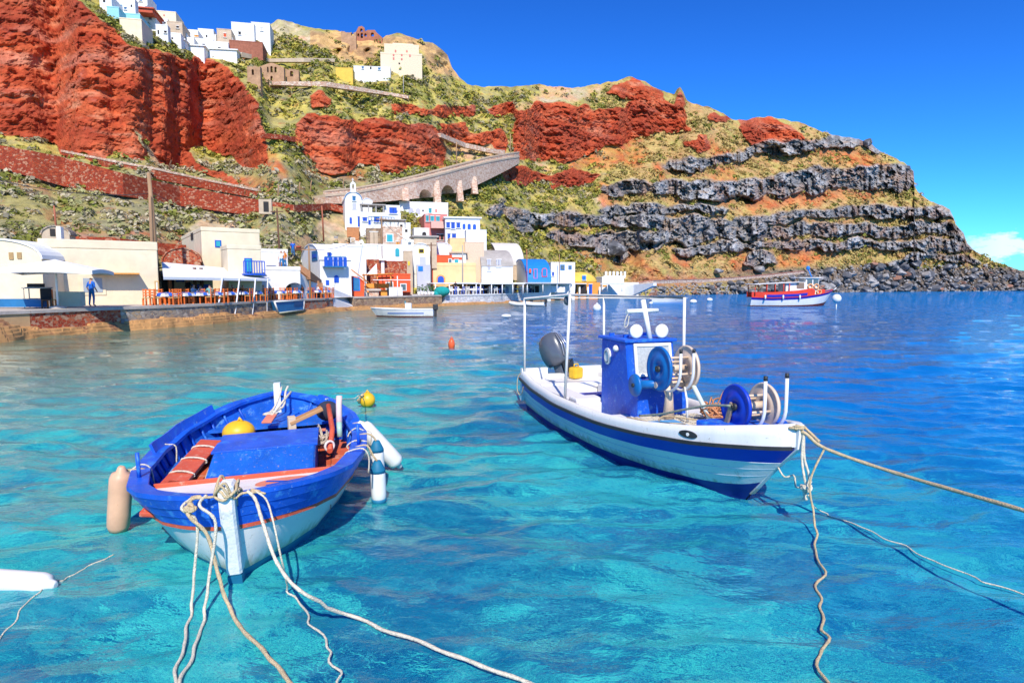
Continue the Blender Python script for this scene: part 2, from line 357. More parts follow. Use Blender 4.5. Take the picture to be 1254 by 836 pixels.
PALE = [seg_mask((158, 152), (205, 202), 9), pm([(540, 164), (575, 176), (620, 182), (618, 196), (545, 196)]), seg_mask((195, 160), (262, 172), 5), pm([(625, 130), (690, 106), (740, 118), (690, 126), (640, 132)]), pm([(660, 104), (735, 106), (730, 114), (668, 118)]),
        seg_mask((130, 48), (160, 44), 6), seg_mask((232, 100), (262, 92), 9), pm([(225, 285), (250, 262), (300, 280), (270, 292)]), pm([(355, 300), (390, 275), (420, 265), (440, 290), (430, 300), (380, 312)]), pm([(315, 24), (350, 20), (360, 34), (420, 40), (420, 52), (330, 60)]),
        pm([(472, 40), (530, 52), (552, 72), (566, 100), (525, 84), (516, 60), (462, 62)]), pm([(395, 42), (468, 46), (462, 84), (402, 70)]), seg_mask((640, 190), (740, 250), 4)]
REDSOIL = [seg_mask((0, 215), (60, 240), 7), pm([(110, 285), (225, 285), (225, 320), (90, 300)]), seg_mask((60, 262), (110, 285), 5), seg_mask((155, 262), (180, 272), 7), seg_mask((330, 165), (360, 170), 3), seg_mask((700, 165), (780, 170), 10), seg_mask((860, 345), (780, 346), 6)]
m_red = np.zeros_like(gx)
for P in RED: m_red = np.maximum(m_red, pm(P))
m_red = np.maximum(m_red, poly_mask(FINGER))
m_dark = np.zeros_like(gx)
for B in BANDS: m_dark = np.maximum(m_dark, line_mask(B, 8))
m_org = np.maximum.reduce(ORANGE)*1.0; m_pale = np.maximum.reduce(PALE)*1.0; m_rs = np.maximum.reduce(REDSOIL)*1.0
CAVES = [((540, 77), 9, 11), ((431, 62), 4, 4), ((452, 65), 5, 3), ((505, 92), 16, 3), ((390, 75), 5, 4), ((1145, 272), 7, 6), ((700, 284), 12, 3), ((735, 288), 9, 4), ((800, 297), 14, 3), ((830, 299), 10, 3), ((905, 246), 26, 3), ((850, 315), 18, 2), ((415, 62), 4, 3), ((660, 281), 8, 3)]
m_cave = np.zeros_like(gx)
for (c, a, b) in CAVES: m_cave = np.maximum(m_cave, np.clip(1.3-np.hypot((wx_-c[0])/a, (wy_-c[1])/b), 0, 1))
def samp(a, X, Y):
    x = np.clip(X-GX0, 0, gw-1.001); y = np.clip(Y-GY0, 0, gh-1.001); ix = x.astype(int); iy = y.astype(int); fx = x-ix; fy = y-iy
    return a[iy, ix]*(1-fx)*(1-fy)+a[iy, ix+1]*fx*(1-fy)+a[iy+1, ix]*(1-fx)*fy+a[iy+1, ix+1]*fx*fy
# recession of the slope per pixel of height: rock faces almost none, grassy slopes much
kc = np.clip(blur(m_red, 2)*.97+blur(m_dark, 2)*1.15+blur(np.clip(m_pale*(gx < 600), 0, 1), 2)*.35, 0, 1)
sky_c = interp(SKY, gx[0]); shore_c = interp(SHORE, gx[0]); ysky_c = interp(YSKY, gx[0])
yshore_c = np.array([onz(x, y, -.05).y for x, y in zip(gx[0], shore_c)])
yshore0 = yshore_c.copy()
yshore_c = yshore_c*(1+.17*sstep(800, 740, gx[0]))      # the built-up shore: the slope starts behind the quay
inside = (gy >= sky_c[None])*(gy <= shore_c[None])
soft = np.clip((shore_c[None]-gy)/9, .12, 1)                                     # steep little bank at the water
soft = np.where((gx > 780) & (gy > 325), .55, soft)
kk_cliff = .00028*kc*inside; kk_free = (1-kc)*soft*inside
tot = np.log(ysky_c/yshore_c); fr = np.maximum((tot-kk_cliff.sum(0))/np.maximum(kk_free.sum(0), 1), .0004)
fr = np.convolve(np.pad(fr, 12, mode='edge'), np.ones(25)/25, 'valid')
rate = kk_cliff+kk_free*fr[None]
rate = np.apply_along_axis(lambda a: np.convolve(np.pad(a, 3, mode='edge'), np.ones(7)/7, 'valid'), 1, rate)
cum = np.cumsum(rate[::-1], axis=0)[::-1]
LNY = np.log(yshore_c)[None]+cum-cum[-1:, :]
for _w in (13, 9, 9):
    LNY = np.apply_along_axis(lambda a: np.convolve(np.pad(a, _w//2, mode='edge'), np.ones(_w)/_w, 'valid'), 1, LNY)
DEPTH = np.exp(LNY)
def ground_Y(px, py):
    """depth of the slope seen at a photo position"""
    return float(samp(DEPTH, np.array([float(px)]), np.array([float(py)]))[0])
# --- mesh
cols_px = np.concatenate([np.arange(-400, -20, 4.0), np.arange(-20, 1275, 1.3), np.arange(1275, 1381, 3.0)])
NR = 330
tt = np.linspace(0, 1, NR)
sk_ = interp(SKY, cols_px)
skj = sk_+(fbm(cols_px/14, cols_px*0, cols_px*0, 5, 4)*3.0*np.clip((cols_px-60)/60, 0, 1))-np.interp(cols_px, [826, 829, 833, 837, 841], [0, 8, 13, 8, 0], left=0, right=0)
sh_ = interp(SHORE, cols_px)
PX = np.repeat(cols_px[None], NR, 0); PY = sh_[None]+(skj-sh_)[None]*tt[:, None]
Yb = samp(DEPTH, PX, np.maximum(PY, sk_[None]))
mr = samp(blur(m_red, 1), PX, PY); md = samp(blur(m_dark, 1), PX, PY); mo = samp(blur(m_org, 3), PX, PY); mp_ = samp(blur(m_pale, 2), PX, PY); ms = samp(blur(m_rs, 2), PX, PY); mcv = samp(blur(m_cave, 1), PX, PY)
def pos(PX, PY, Y):
    a = (PX-627)/F; b = (418-PY)/F; t = Y/(CP+b*SP)
    return a*t, Y, CAMH+(-SP+b*CP)*t
bx, by, bz = pos(PX, PY, Yb)
mix_n = fbm(bx/1.8, by/1.8, bz/1.4, 19, 4, .62)
mr = sstep(.22, .78, mr+.5*mix_n*(mr*(1-mr)*4)); md = sstep(.25, .75, md+.5*mix_n*(md*(1-md)*4))
edge = np.clip((1-tt)*12, 0, 1)[:, None]*np.clip(tt*14, 0, 1)[:, None]
n1 = fbm(bx/9, by/9, bz/7, 11, 5, .55, ridge=True); n2 = fbm(bx/2.6, by/2.6, bz/2.2, 21, 4, .6); n3 = fbm(bx/7, by/7, bz/7, 31, 4); n4 = fbm(bx/1.1, by/1.1, bz/.8, 37, 3, .6)
sc = Yb/120; nst = fbm(bx/12, by/12, bz/.9, 39, 3, .55)
wj = fbm(PX/16, PY/12, PX*0, 4, 4, .6)*1.1; wk = fbm(PX/16, PY/12, PX*0, 6, 4, .6)*.9
d1, dd, cid = cells(PX/13+wj, PY/15+wk, 5)
d1b, ddb, cidb = cells(PX/5.5+wj*1.6, PY/6.5+wk*1.4, 9)
coln = fbm(PX/7, PY/40, PX*0, 14, 3, .55, ridge=True)
blk = (cid-.5)*2.4+(cidb-.5)*1.3+coln*1.3+n2*1.2
# crisp buttress ribs down the red faces
ribs = fbm(bx/7, by/14, bz/40, 41, 3, .5, ridge=True)
dY = mr*(-(n1)*1.25*sc-ribs*.7*sc-n2*1.0*sc-n4*.75*sc-nst*.4*sc)+md*(-1.4*sc-blk*.95*sc-n4*.5*sc)+(1-np.clip(mr+md, 0, 1))*(-n3*1.5*sc-n2*.9*sc)+mcv*4.5*sc
near_cape = (PX > 770)*np.clip((PY-318)/14, 0, 1)
d1c, ddc, cidc = cells(PX/9, PY/5.5, 15)
dY = dY-near_cape*n2*1.5
Yd = Yb+dY*edge
TX, TY, TZ = pos(PX, PY, Yd)
# --- colours of the rock, soil and dry grass themselves
def lerp(a, b, t): return a+(b-a)*t[..., None]
def C(*c): return np.array(c)
g1 = sstep(-.3, .35, fbm(bx/5, by/5, bz/4, 51, 4)); g2 = sstep(-.15, .3, fbm(bx/2.2, by/2.2, bz/1.6, 61, 4, .6)); g3 = sstep(-.2, .5, n2)
dist = np.clip((PX-640)/200, 0, 1)
yellow = C(.56, .45, .11); green = C(.29, .28, .06); grey = C(.27, .25, .15); tan = C(.50, .32, .14)
grass = lerp(lerp(yellow+0*bx[..., None], green, g1*.85), grey, g2*.55)
lowleft = np.clip((520-PX)/60, 0, 1)*np.clip((PY-188)/20, 0, 1)
grass = lerp(grass, lerp(lerp(grey+0*bx[..., None], C(.17, .17, .06), g1), yellow*.9, (1-g2)*.35), lowleft*.8)
capeg = lerp(lerp(tan+0*bx[..., None], C(.46, .40, .12), g1*.8), C(.42, .15, .05), g2*.35)
grass = lerp(grass, capeg, dist*.85)
# flecks of red earth and stones among the grass
spk = sstep(.28, .5, fbm(bx/1.3, by/1.3, bz/.8, 71, 3, .6)); grass = lerp(grass, C(.38, .12, .05), spk*.55)
rk = sstep(.35, .55, fbm(bx/3.5, by/3.5, bz/1.4, 77, 4, .6)); grass = lerp(grass, C(.15, .13, .12), rk*.5*np.clip((PY-40)/60, 0, 1))
red = lerp(lerp(C(.56, .115, .042)+0*bx[..., None], C(.40, .058, .022), sstep(-.5, .5, .6*n2+.7*nst)), C(.60, .19, .085), sstep(.15, .6, fbm(bx/3, by/3, bz/1.1, 81, 5, .62))*.75)
red = lerp(red, C(.27, .045, .025), sstep(.2, .6, fbm(bx/1.7, by/1.7, bz/1.2, 91, 4, .65))*.7)
red = lerp(red, C(.62, .29, .16), sstep(.15, .55, fbm(bx/8, by/8, bz/1.6, 95, 5, .62))*.55)
red = lerp(red, C(.56, .24, .15), sstep(.1, .45, fbm(bx/14, by/14, bz/2.4, 97, 5, .6))*.45)
red = lerp(red, C(.31, .052, .026), sstep(-.05, .45, fbm(bx/16, by/16, bz/11, 93, 4, .55))*.75)
lav = lerp(C(.15, .148, .15)+0*bx[..., None], C(.50, .475, .45), np.clip(sstep(.3, 1., cid)*.5+sstep(.4, 1, cidb)*.4+.35*sstep(-.3, .5, n2), 0, 1))
lav = lerp(lav, C(.055, .05, .052), sstep(.0, -.5, coln+.5*n2)*.5)
lav = lerp(lav, C(.30, .16, .10), sstep(.0, .5, n3+.4*n2)*.6); lav = lerp(lav, C(.34, .30, .26), sstep(.0, .5, fbm(bx/5, by/5, bz/5, 98, 4, .6))*.5); lav = lerp(lav, C(.5, .48, .46), sstep(.25, .6, fbm(bx/2, by/2, bz/5, 99, 4, .6))*.45)
tone = grass
tone = lerp(tone, lerp(C(.66, .36, .2)+0*bx[..., None], C(.56, .46, .3), g1), mp_*(.5+.5*g3))
tone = lerp(tone, lerp(C(.46, .12, .06)+0*bx[..., None], C(.5, .24, .16), g2), ms*(.35+.65*g3))
tone = lerp(tone, lerp(C(.62, .155, .045)+0*bx[..., None], C(.50, .09, .03), g2), np.clip(mo*1.2, 0, 1)*(.40+.45*g3))
# strips of dark red soil under the lava beds
md_dn = samp(blur(m_dark, 1), PX, PY-7); tone = lerp(tone, C(.36, .15, .08), np.clip(md_dn-md, 0, 1)*.5*(PX > 640))
tone = lerp(tone, red, np.clip(mr*1.3, 0, 1)); lav = lerp(lav, C(.42, .27, .16), sstep(.1, .5, fbm(bx/6, by/6, bz/1.2, 96, 4, .6))*.6)
mdc = np.clip(samp(blur(m_dark, 2), PX, PY)*1.5+.45*mix_n-.15, 0, 1); tone = lerp(tone, lav, np.clip(mdc, 0, 1))
tone = lerp(tone, lerp(C(.10, .09, .085)+0*bx[..., None], C(.26, .20, .15), g2), near_cape*sstep(.9, 1.6, near_cape+np.clip((PX-840)/250, 0, .8)))
# foot of the left quay: ochre rock
ochre = np.clip((PY-372)/4, 0, 1)*(PX < 700); tone = lerp(tone, lerp(C(.62, .36, .1)+0*bx[..., None], C(.36, .2, .08), g2), ochre)
clf = (mp_*(PY < 104)*(PX > 380)*(PX < 600)); tone = lerp(tone, lerp(C(.62, .38, .15)+0*bx[..., None], C(.36, .21, .1), g2), np.clip(clf, 0, 1)*.9)
tone = tone*(1+.18*fbm(bx/.9, by/.9, bz/.9, 123, 2)[..., None])
# --- the land behind the skyline: goes back and slowly down
back = []; bt = []
for i, (dy, dz) in enumerate(((4, .3), (12, .3), (30, -2), (70, -14), (140, -50), (200, -110))):
    back.append((TX[-1]*(1+dy/TY[-1]), TY[-1]+dy, TZ[-1]+dz*np.clip(TZ[-1]/40, .05, 1))); bt.append(tone[-1])
under = (TX[0], TY[0]+1.5, TZ[0]-6.0)
AX = np.vstack([under[0][None], TX]+[b[0][None] for b in back]); AY = np.vstack([under[1][None], TY]+[b[1][None] for b in back]); AZ = np.vstack([under[2][None], TZ]+[b[2][None] for b in back])
AC = np.concatenate([tone[:1]*.5, tone]+[b[None] for b in bt], 0)
nr, nc = AX.shape
idx = np.arange(nr*nc).reshape(nr, nc)
Q = np.stack([idx[:-1, :-1], idx[:-1, 1:], idx[1:, 1:], idx[1:, :-1]], -1).reshape(-1, 4)
m, nt, N, L = nodes('rock_and_grass')
out = N('ShaderNodeOutputMaterial'); b = N('ShaderNodeBsdfPrincipled'); L(b.outputs[0], out.inputs[0]); b.inputs['Roughness'].default_value = .95; b.inputs['Specular IOR Level'].default_value = .1
ca = N('ShaderNodeVertexColor'); ca.layer_name = 'tone'
tc = N('ShaderNodeTexCoord'); n = N('ShaderNodeTexNoise'); n.inputs['Scale'].default_value = 1.3; n.inputs['Detail'].default_value = 8; n.inputs['Roughness'].default_value = .7; L(tc.outputs['Object'], n.inputs['Vector'])
r = N('ShaderNodeMapRange'); r.inputs[1].default_value = .3; r.inputs[2].default_value = .7; r.inputs[3].default_value = .72; r.inputs[4].default_value = 1.25; L(n.outputs['Fac'], r.inputs[0])
mx = N('ShaderNodeMix'); mx.data_type = 'RGBA'; mx.blend_type = 'MULTIPLY'; mx.inputs[0].default_value = 1; L(ca.outputs[0], mx.inputs[6]); L(r.outputs[0], mx.inputs[7]); L(mx.outputs[2], b.inputs['Base Color'])
bp = N('ShaderNodeBump'); bp.inputs['Strength'].default_value = .6; bp.inputs['Distance'].default_value = .5; L(n.outputs['Fac'], bp.inputs['Height']); L(bp.outputs[0], b.inputs['Normal'])
hill = np_mesh('hillside', np.stack([AX, AY, AZ], -1).reshape(-1, 3), Q, m, AC.reshape(-1, 3)); tag(hill, kind='structure')
# ================================================================== WATER
rows = np.concatenate([[348.02, 348.1, 348.3, 348.7, 349.2, 350, 350.8, 351.7, 352.6], np.arange(353.5, 420, .9), np.arange(420, 850, 1.3), np.arange(850, 1100, 5), np.arange(1100, 3200, 120)])
cpx = np.concatenate([np.arange(-1500, -60, 24), np.arange(-60, 1320, 1.8), np.arange(1320, 2800, 24)])
WX, WY = np.meshgrid(cpx, rows)
a_ = (WX-627)/F; b_ = (418-WY)/F; t_ = -CAMH/(-SP+b_*CP); wxx = a_*t_; wyy = (CP+b_*SP)*t_
dyy = np.abs(np.gradient(wyy, axis=0)); 
ca_, sa_ = math.cos(rad(-14)), math.sin(rad(-14))
WAVES = []
_wr = random.Random(11)
for lam, nn, sl in ((9.0, 2, .010), (5.2, 3, .018), (3.1, 3, .032), (1.9, 3, .055), (1.25, 5, .074), (.85, 5, .080), (.58, 5, .074), (.40, 4, .064), (.27, 4, .055), (.18, 3, .044)):
    for _ in range(nn):
        th_ = math.radians(-16)+_wr.gauss(0, .42); WAVES.append((lam*_wr.uniform(.8, 1.25), math.sin(th_), math.cos(th_), sl*_wr.uniform(.75, 1.25), _wr.uniform(0, 6.28)))
def waves(x, y, dy):
    q = fbm(x/5, y/5, x*0, 3, 2); q2 = fbm(x/1.6+7, y/1.6, x*0, 5, 2); gust = .62+.55*(.5+.5*fbm(x/9, y/14, x*0, 8, 3)*2); z = x*0
    for lam, kx, ky, sl, ph in WAVES:
        f = np.clip(lam/(2.6*dy+1e-6)-.45, 0, 1)
        if f.max() <= 0: continue
        a = (x*kx+y*ky)*2*np.pi/lam+ph+q*4+q2*(2.4 if lam < 1.6 else .8)
        w = np.sin(a); w = w*.8+.2*(1-2*np.abs(np.sin(a/2+.7)))          # slightly peaked crests
        z = z+sl*lam/(2*np.pi)*f*w
    return z*gust
wz = waves(wxx, wyy, dyy)
def wave_z(x, y): return float(waves(np.array([x]), np.array([y]), np.array([y*y/F/CAMH*1.7]))[0])
idx = np.arange(WX.size).reshape(WX.shape)
Q = np.stack([idx[:-1, :-1], idx[1:, :-1], idx[1:, 1:], idx[:-1, 1:]], -1).reshape(-1, 4)
m, nt, N, L = nodes('sea_water')
out = N('ShaderNodeOutputMaterial'); geo = N('ShaderNodeNewGeometry')
def NZ(sc_, det, ro, stretch=(1, 1, 1), rot=0.0, vec=None):
    mp = N('ShaderNodeMapping'); mp.inputs['Scale'].default_value = stretch; mp.inputs['Rotation'].default_value = (0, 0, rot)
    L(vec if vec is not None else geo.outputs['Position'], mp.inputs[0])
    n = N('ShaderNodeTexNoise'); n.inputs['Scale'].default_value = sc_; n.inputs['Detail'].default_value = det; n.inputs['Roughness'].default_value = ro; L(mp.outputs[0], n.inputs['Vector']); return n
def RNG(v, a, b, c=0.0, d=1.0):
    r = N('ShaderNodeMapRange'); r.inputs[1].default_value = a; r.inputs[2].default_value = b; r.inputs[3].default_value = c; r.inputs[4].default_value = d; L(v, r.inputs[0]); return r.outputs[0]
def MIX(f, a, b, bt='MIX'):
    n = N('ShaderNodeMix'); n.data_type = 'RGBA'; n.blend_type = bt
    for i, v in ((0, f), (6, a), (7, b)):
        if isinstance(v, (int, float)): n.inputs[i].default_value = v
        elif isinstance(v, tuple): n.inputs[i].default_value = (*v, 1)
        else: L(v, n.inputs[i])
    return n.outputs[2]
ps = N('ShaderNodeSeparateXYZ'); L(geo.outputs['Position'], ps.inputs[0])
# the clear shallow water scatters turquoise, the deeper water to the right and farther out blue
big = NZ(.22, 3, .5)
dep = M_('ADD', M_('MULTIPLY', ps.outputs[0], .085), M_('ADD', M_('MULTIPLY', ps.outputs[1], .030), M_('MULTIPLY', big.outputs['Fac'], .55)))
fx = RNG(dep, .50, 1.35)
bmp = N('ShaderNodeBump'); bmp.inputs['Strength'].default_value = 1.0; L(RNG(ps.outputs[1], 25, 110, .012, .16), bmp.inputs['Distance'])
w1 = NZ(2.4, 4, .6, (1, 2.0, 1), rad(14)); L(w1.outputs['Fac'], bmp.inputs['Height'])
bmp2 = N('ShaderNodeBump'); bmp2.inputs['Strength'].default_value = .9; bmp2.inputs['Distance'].default_value = .009
w2 = NZ(11, 3, .55, (1, 1.7, 1), rad(10)); L(w2.outputs['Fac'], bmp2.inputs['Height']); L(bmp.outputs[0], bmp2.inputs['Normal'])
# what lies below is seen through the tilted facets of the surface: look it up displaced by the surface normal
off = N('ShaderNodeVectorMath'); off.operation = 'MULTIPLY'; L(bmp2.outputs[0], off.inputs[0]); off.inputs[1].default_value = (3.2, 3.8, 0)
rfv = N('ShaderNodeVectorMath'); rfv.operation = 'ADD'; L(geo.outputs['Position'], rfv.inputs[0]); L(off.outputs[0], rfv.inputs[1]); RV = rfv.outputs[0]
q1 = NZ(.42, 5, .62, (1, 1.5, 1), rad(20), RV); q2 = NZ(1.9, 6, .68, (1, 1.5, 1), rad(14), RV); q3 = NZ(7.0, 4, .6, (1, 1.6, 1), rad(14), RV)
shal = MIX(RNG(q2.outputs['Fac'], .44, .56), (.002, .27, .40), (.06, .72, .60))
shal = MIX(M_('MULTIPLY', RNG(q1.outputs['Fac'], .475, .525), RNG(M_('ADD', ps.outputs[0], M_('MULTIPLY', ps.outputs[1], -.25)), -6.5, -3.5, .25, 1.0)), shal, MIX(RNG(q2.outputs['Fac'], .38, .62), (.001, .07, .24), (.003, .27, .40)))
shal = MIX(RNG(q3.outputs['Fac'], .56, .66, 0, .6), shal, (.24, .82, .78))
body = MIX(fx, shal, MIX(RNG(q2.outputs['Fac'], .40, .60), (.001, .10, .40), (.003, .25, .62)))
far = RNG(ps.outputs[1], 25, 90); body = MIX(far, body, (.001, .17, .46))
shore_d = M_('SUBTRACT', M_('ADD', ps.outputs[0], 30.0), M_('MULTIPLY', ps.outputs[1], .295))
body = MIX(M_('MULTIPLY', RNG(shore_d, 21.0, 4.0), RNG(ps.outputs[1], 8, 17, 0.0, .85)), body, (.22, .23, .11))  # green-gold reflection of the left shore, mixed into the body colour of the shallows
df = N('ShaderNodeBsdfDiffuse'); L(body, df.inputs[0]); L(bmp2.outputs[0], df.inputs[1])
tr = N('ShaderNodeBsdfTransparent'); tr.inputs[0].default_value = (.45, .93, 1, 1)
m1 = N('ShaderNodeMixShader'); L(df.outputs[0], m1.inputs[1]); L(tr.outputs[0], m1.inputs[2])
L(M_('MULTIPLY', M_('SUBTRACT', .36, M_('MULTIPLY', fx, .2)), RNG(ps.outputs[1], 20, 70, 1.0, 0.0)), m1.inputs[0])
gl = N('ShaderNodeBsdfGlossy'); gl.inputs['Roughness'].default_value = .02; L(bmp2.outputs[0], gl.inputs['Normal'])
fn = N('ShaderNodeFresnel'); fn.inputs[0].default_value = 1.48; L(bmp2.outputs[0], fn.inputs[1])
m2 = N('ShaderNodeMixShader'); L(fn.outputs[0], m2.inputs[0]); L(m1.outputs[0], m2.inputs[1]); L(gl.outputs[0], m2.inputs[2]); L(m2.outputs[0], out.inputs[0])
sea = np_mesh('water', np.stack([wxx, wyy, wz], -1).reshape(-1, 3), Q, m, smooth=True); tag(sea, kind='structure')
# sea bed: pale sand with dark weed and rock, falling away to the right and outwards
sx_, sy_ = np.meshgrid(np.linspace(-60, 90, 240), np.linspace(-12, 130, 240))
sz_ = -1.9-np.clip((sx_-1)*.10, -.5, 5)-np.clip((sy_-9)*.05, 0, 4)+fbm(sx_/4, sy_/4, sx_*0, 200, 4)*.45
idx = np.arange(sx_.size).reshape(sx_.shape); Q = np.stack([idx[:-1, :-1], idx[:-1, 1:], idx[1:, 1:], idx[1:, :-1]], -1).reshape(-1, 4)
m, nt, N, L = nodes('sea_floor_sand')
out = N('ShaderNodeOutputMaterial'); geo = N('ShaderNodeNewGeometry'); df = N('ShaderNodeBsdfDiffuse'); L(df.outputs[0], out.inputs[0])
wv = NZ(1.1, 4, .6); mw = N('ShaderNodeMix'); mw.data_type = 'VECTOR'; mw.inputs[0].default_value = .42; L(geo.outputs['Position'], mw.inputs[4]); L(wv.outputs['Color'], mw.inputs[5])
p1 = NZ(.62, 6, .68, (1, 1.5, 1), rad(25), mw.outputs[1]); p2 = NZ(3.0, 5, .7, (1, 1.8, 1), rad(20), mw.outputs[1])
f1 = RNG(p1.outputs['Fac'], .46, .58); f2 = RNG(p2.outputs['Fac'], .5, .62)
c = MIX(f1, (.62, .66, .58), (.03, .08, .13)); c = MIX(M_('MULTIPLY', f2, .6), c, (.05, .16, .2)); L(c, df.inputs[0])
bed = np_mesh('sea_floor', np.stack([sx_, sy_, sz_], -1).reshape(-1, 3), Q, m, smooth=True); tag(bed, kind='structure')

# ================================================================== SHRUBS on the slopes (uncountable ground cover, one object)
gmask = (1-np.clip(mr*1.5+md*1.5+mo*.7+mp_*.8+ms*.3, 0, 1))*edge*(1-np.clip(ochre, 0, 1))*(1-np.clip(near_cape*1.2, 0, 1))
dens = (gmask*(.12+.88*g1*sstep(-.2, .4, fbm(bx/8, by/8, bz/8, 151, 3))))*(1-.25*lowleft)*(1-.6*dist)
pr = (dens*Yd**0.6).ravel(); pr = pr/pr.sum()
NS = 11500
ii = rng.choice(pr.size, NS, p=pr, replace=False)
cx, cy, cz = TX.ravel()[ii], TY.ravel()[ii], TZ.ravel()[ii]
ll = lowleft.ravel()[ii]; dcape = dist.ravel()[ii]
R_ = (.28+.75*rng.random(NS)**2.2)*(.55+.45*cy/100)*(1+.1*ll)
K = 22
th = rng.random((NS, K))*2*np.pi; ph = np.arccos(rng.random((NS, K))*1.1-.1); rr = R_[:, None]*(.55+.5*rng.random((NS, K)))
ox = cx[:, None]+rr*np.sin(ph)*np.cos(th); oy = cy[:, None]+rr*np.sin(ph)*np.sin(th); oz = cz[:, None]+rr*np.cos(ph)*.8+R_[:, None]*.05
O = np.stack([ox, oy, oz], -1).reshape(-1, 3); nL = len(O)
a0 = O-np.repeat(np.stack([cx, cy, cz-.3*R_], -1), K, 0); a0 /= np.linalg.norm(a0, axis=1)[:, None]; a0 += rng.normal(size=(nL, 3))*.35
a1 = np.cross(a0, rng.normal(size=(nL, 3))); a1 /= np.linalg.norm(a1, axis=1)[:, None]; a2 = np.cross(a1, a0); a2 /= np.linalg.norm(a2, axis=1)[:, None]
ls = (np.repeat(R_, K)*(.2+.24*rng.random(nL)))[:, None]
V = np.stack([O-a1*ls, O-a2*ls*.7, O+a1*ls, O+a2*ls*.7], 1).reshape(-1, 3)
kind = rng.random(NS)
base = np.where((kind < .45)[:, None], C(.24, .25, .055), np.where((kind < .72)[:, None], C(.34, .30, .18), C(.46, .40, .08)))
base = np.where(((ll > .5) & (kind > .3))[:, None], np.where((kind > .62)[:, None], C(.50, .43, .29), C(.40, .38, .17)), base)
base = np.where(((dcape > .5) & (kind > .25))[:, None], C(.48, .36, .13), base)
lc = np.repeat(base, K, 0)*(.7+.6*rng.random((nL, 1)))
m, nt, N, L = nodes('shrub_leaf')
out = N('ShaderNodeOutputMaterial'); b = N('ShaderNodeBsdfDiffuse'); ca = N('ShaderNodeVertexColor'); ca.layer_name = 'tone'; L(ca.outputs[0], b.inputs[0])
tl = N('ShaderNodeBsdfTranslucent'); L(ca.outputs[0], tl.inputs[0]); ms_ = N('ShaderNodeMixShader'); ms_.inputs[0].default_value = .25; L(b.outputs[0], ms_.inputs[1]); L(tl.outputs[0], ms_.inputs[2]); L(ms_.outputs[0], out.inputs[0])
sh = np_mesh('slope_shrubs', V, np.arange(nL*4).reshape(-1, 4), m, np.repeat(lc, 4, 0)); tag(sh, kind='stuff')
# ================================================================== VILLAGE helpers
WH = mat('whitewash', (.80, .79, .76), .85, .07, 1.6, .35, 9, wear=(.62, .58, .50), wearamt=.42, wscale=1.4)
WH2 = mat('whitewash_soft', (.80, .77, .71), .85, .08, 1.2, .35, 9, wear=(.58, .52, .44), wearamt=.45, wscale=1.1)
CR = mat('cream_plaster', (.80, .67, .46), .85, .10, 1.1, .35, 9, wear=(.62, .48, .32), wearamt=.42, wscale=1.0)
PE = mat('peach_plaster', (.80, .55, .27), .85, .12, 1.1, .3, 9, wear=(.66, .5, .34), wearamt=.46)
GL = mat('lavender_grey_plaster', (.50, .51, .60), .85, .08, 1.2, .3, 9)
GR = mat('grey_render', (.40, .36, .32), .9, .18, .9, .4, 8, wear=(.3, .22, .16), wearamt=.5)
TANP = mat('tan_plaster', (.56, .43, .30), .9, .18, 1.0, .4, 8, wear=(.4, .26, .16), wearamt=.5)
RD = mat('red_ochre_plaster', (.72, .10, .03), .85, .14, 1.2, .3, 8, wear=(.5, .2, .12), wearamt=.42)
PK = mat('rose_plaster', (.62, .20, .17), .85, .12, 1.2, .3, 8)
OR = mat('orange_plaster', (.80, .32, .06), .85, .10, 1.2, .3, 8)
YE = mat('yellow_plaster', (.80, .50, .08), .85, .10, 1.2, .3, 8)
BL = mat('blue_paint', (.012, .085, .50), .55, .12, 3)
BL2 = mat('sea_blue_paint', (.02, .16, .36), .55, .15, 2)
SKB = mat('bright_blue_roof', (.01, .20, .62), .6, .1, 2)
TQ = mat('turquoise_paint', (.03, .36, .42), .6, .15, 2)
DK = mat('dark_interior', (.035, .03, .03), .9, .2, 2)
GLS = mat('window_glass', (.10, .13, .16), .12, .2, 2, spec=.6)
WOOD = mat('weathered_wood', (.36, .21, .11), .8, .25, 3, .3, 20, streak=(1, 1, .15))
DWOOD = mat('dark_wood', (.14, .065, .035), .8, .25, 3)
ORW = mat('orange_chair_paint', (.80, .17, .03), .6, .15, 5)
STEEL = mat('white_steel', (.78, .78, .78), .45, .06, 4)
CLOTH = mat('white_canvas', (.80, .79, .78), .9, .05, 2, .2, 14)
BCLOTH = mat('blue_tablecloth', (.02, .10, .48), .9, .12, 5)
YWD = mat('yellow_frame', (.75, .55, .04), .6, .1, 3)
REDST = stone_mat('red_rubble_stone', [(.40, .055, .022), (.30, .042, .02), (.46, .085, .035), (.52, .22, .13), (.34, .05, .025)], 3.6, (.46, .13, .07))
PINKST = stone_mat('pink_rubble_stone', [(.74, .52, .38), (.66, .42, .29), (.78, .60, .46), (.60, .34, .23)], 3.0, (.76, .60, .46))
REDST2 = stone_mat('red_fine_stone', [(.46, .07, .03), (.36, .05, .025), (.55, .14, .06), (.58, .32, .2)], 6.0, (.6, .34, .2))
GREYST = stone_mat('grey_rubble_stone', [(.42, .33, .24), (.25, .2, .17), (.5, .34, .2), (.33, .27, .22), (.5, .42, .33)], 4.4, (.5, .42, .33))
BROWNST = stone_mat('brown_rubble_stone', [(.34, .24, .16), (.26, .17, .11), (.44, .3, .18), (.3, .2, .15)], 2.4, (.5, .36, .24))
WHST = stone_mat('whitewashed_stone', [(.74, .74, .73), (.66, .66, .67), (.78, .78, .77), (.58, .57, .58)], 2.2, (.8, .8, .79), .9)
OCHRE = mat('ochre_rock', (.48, .25, .09), .95, .4, .9, 1.0, 3, wear=(.22, .10, .05), wearamt=.54, wscale=.9)
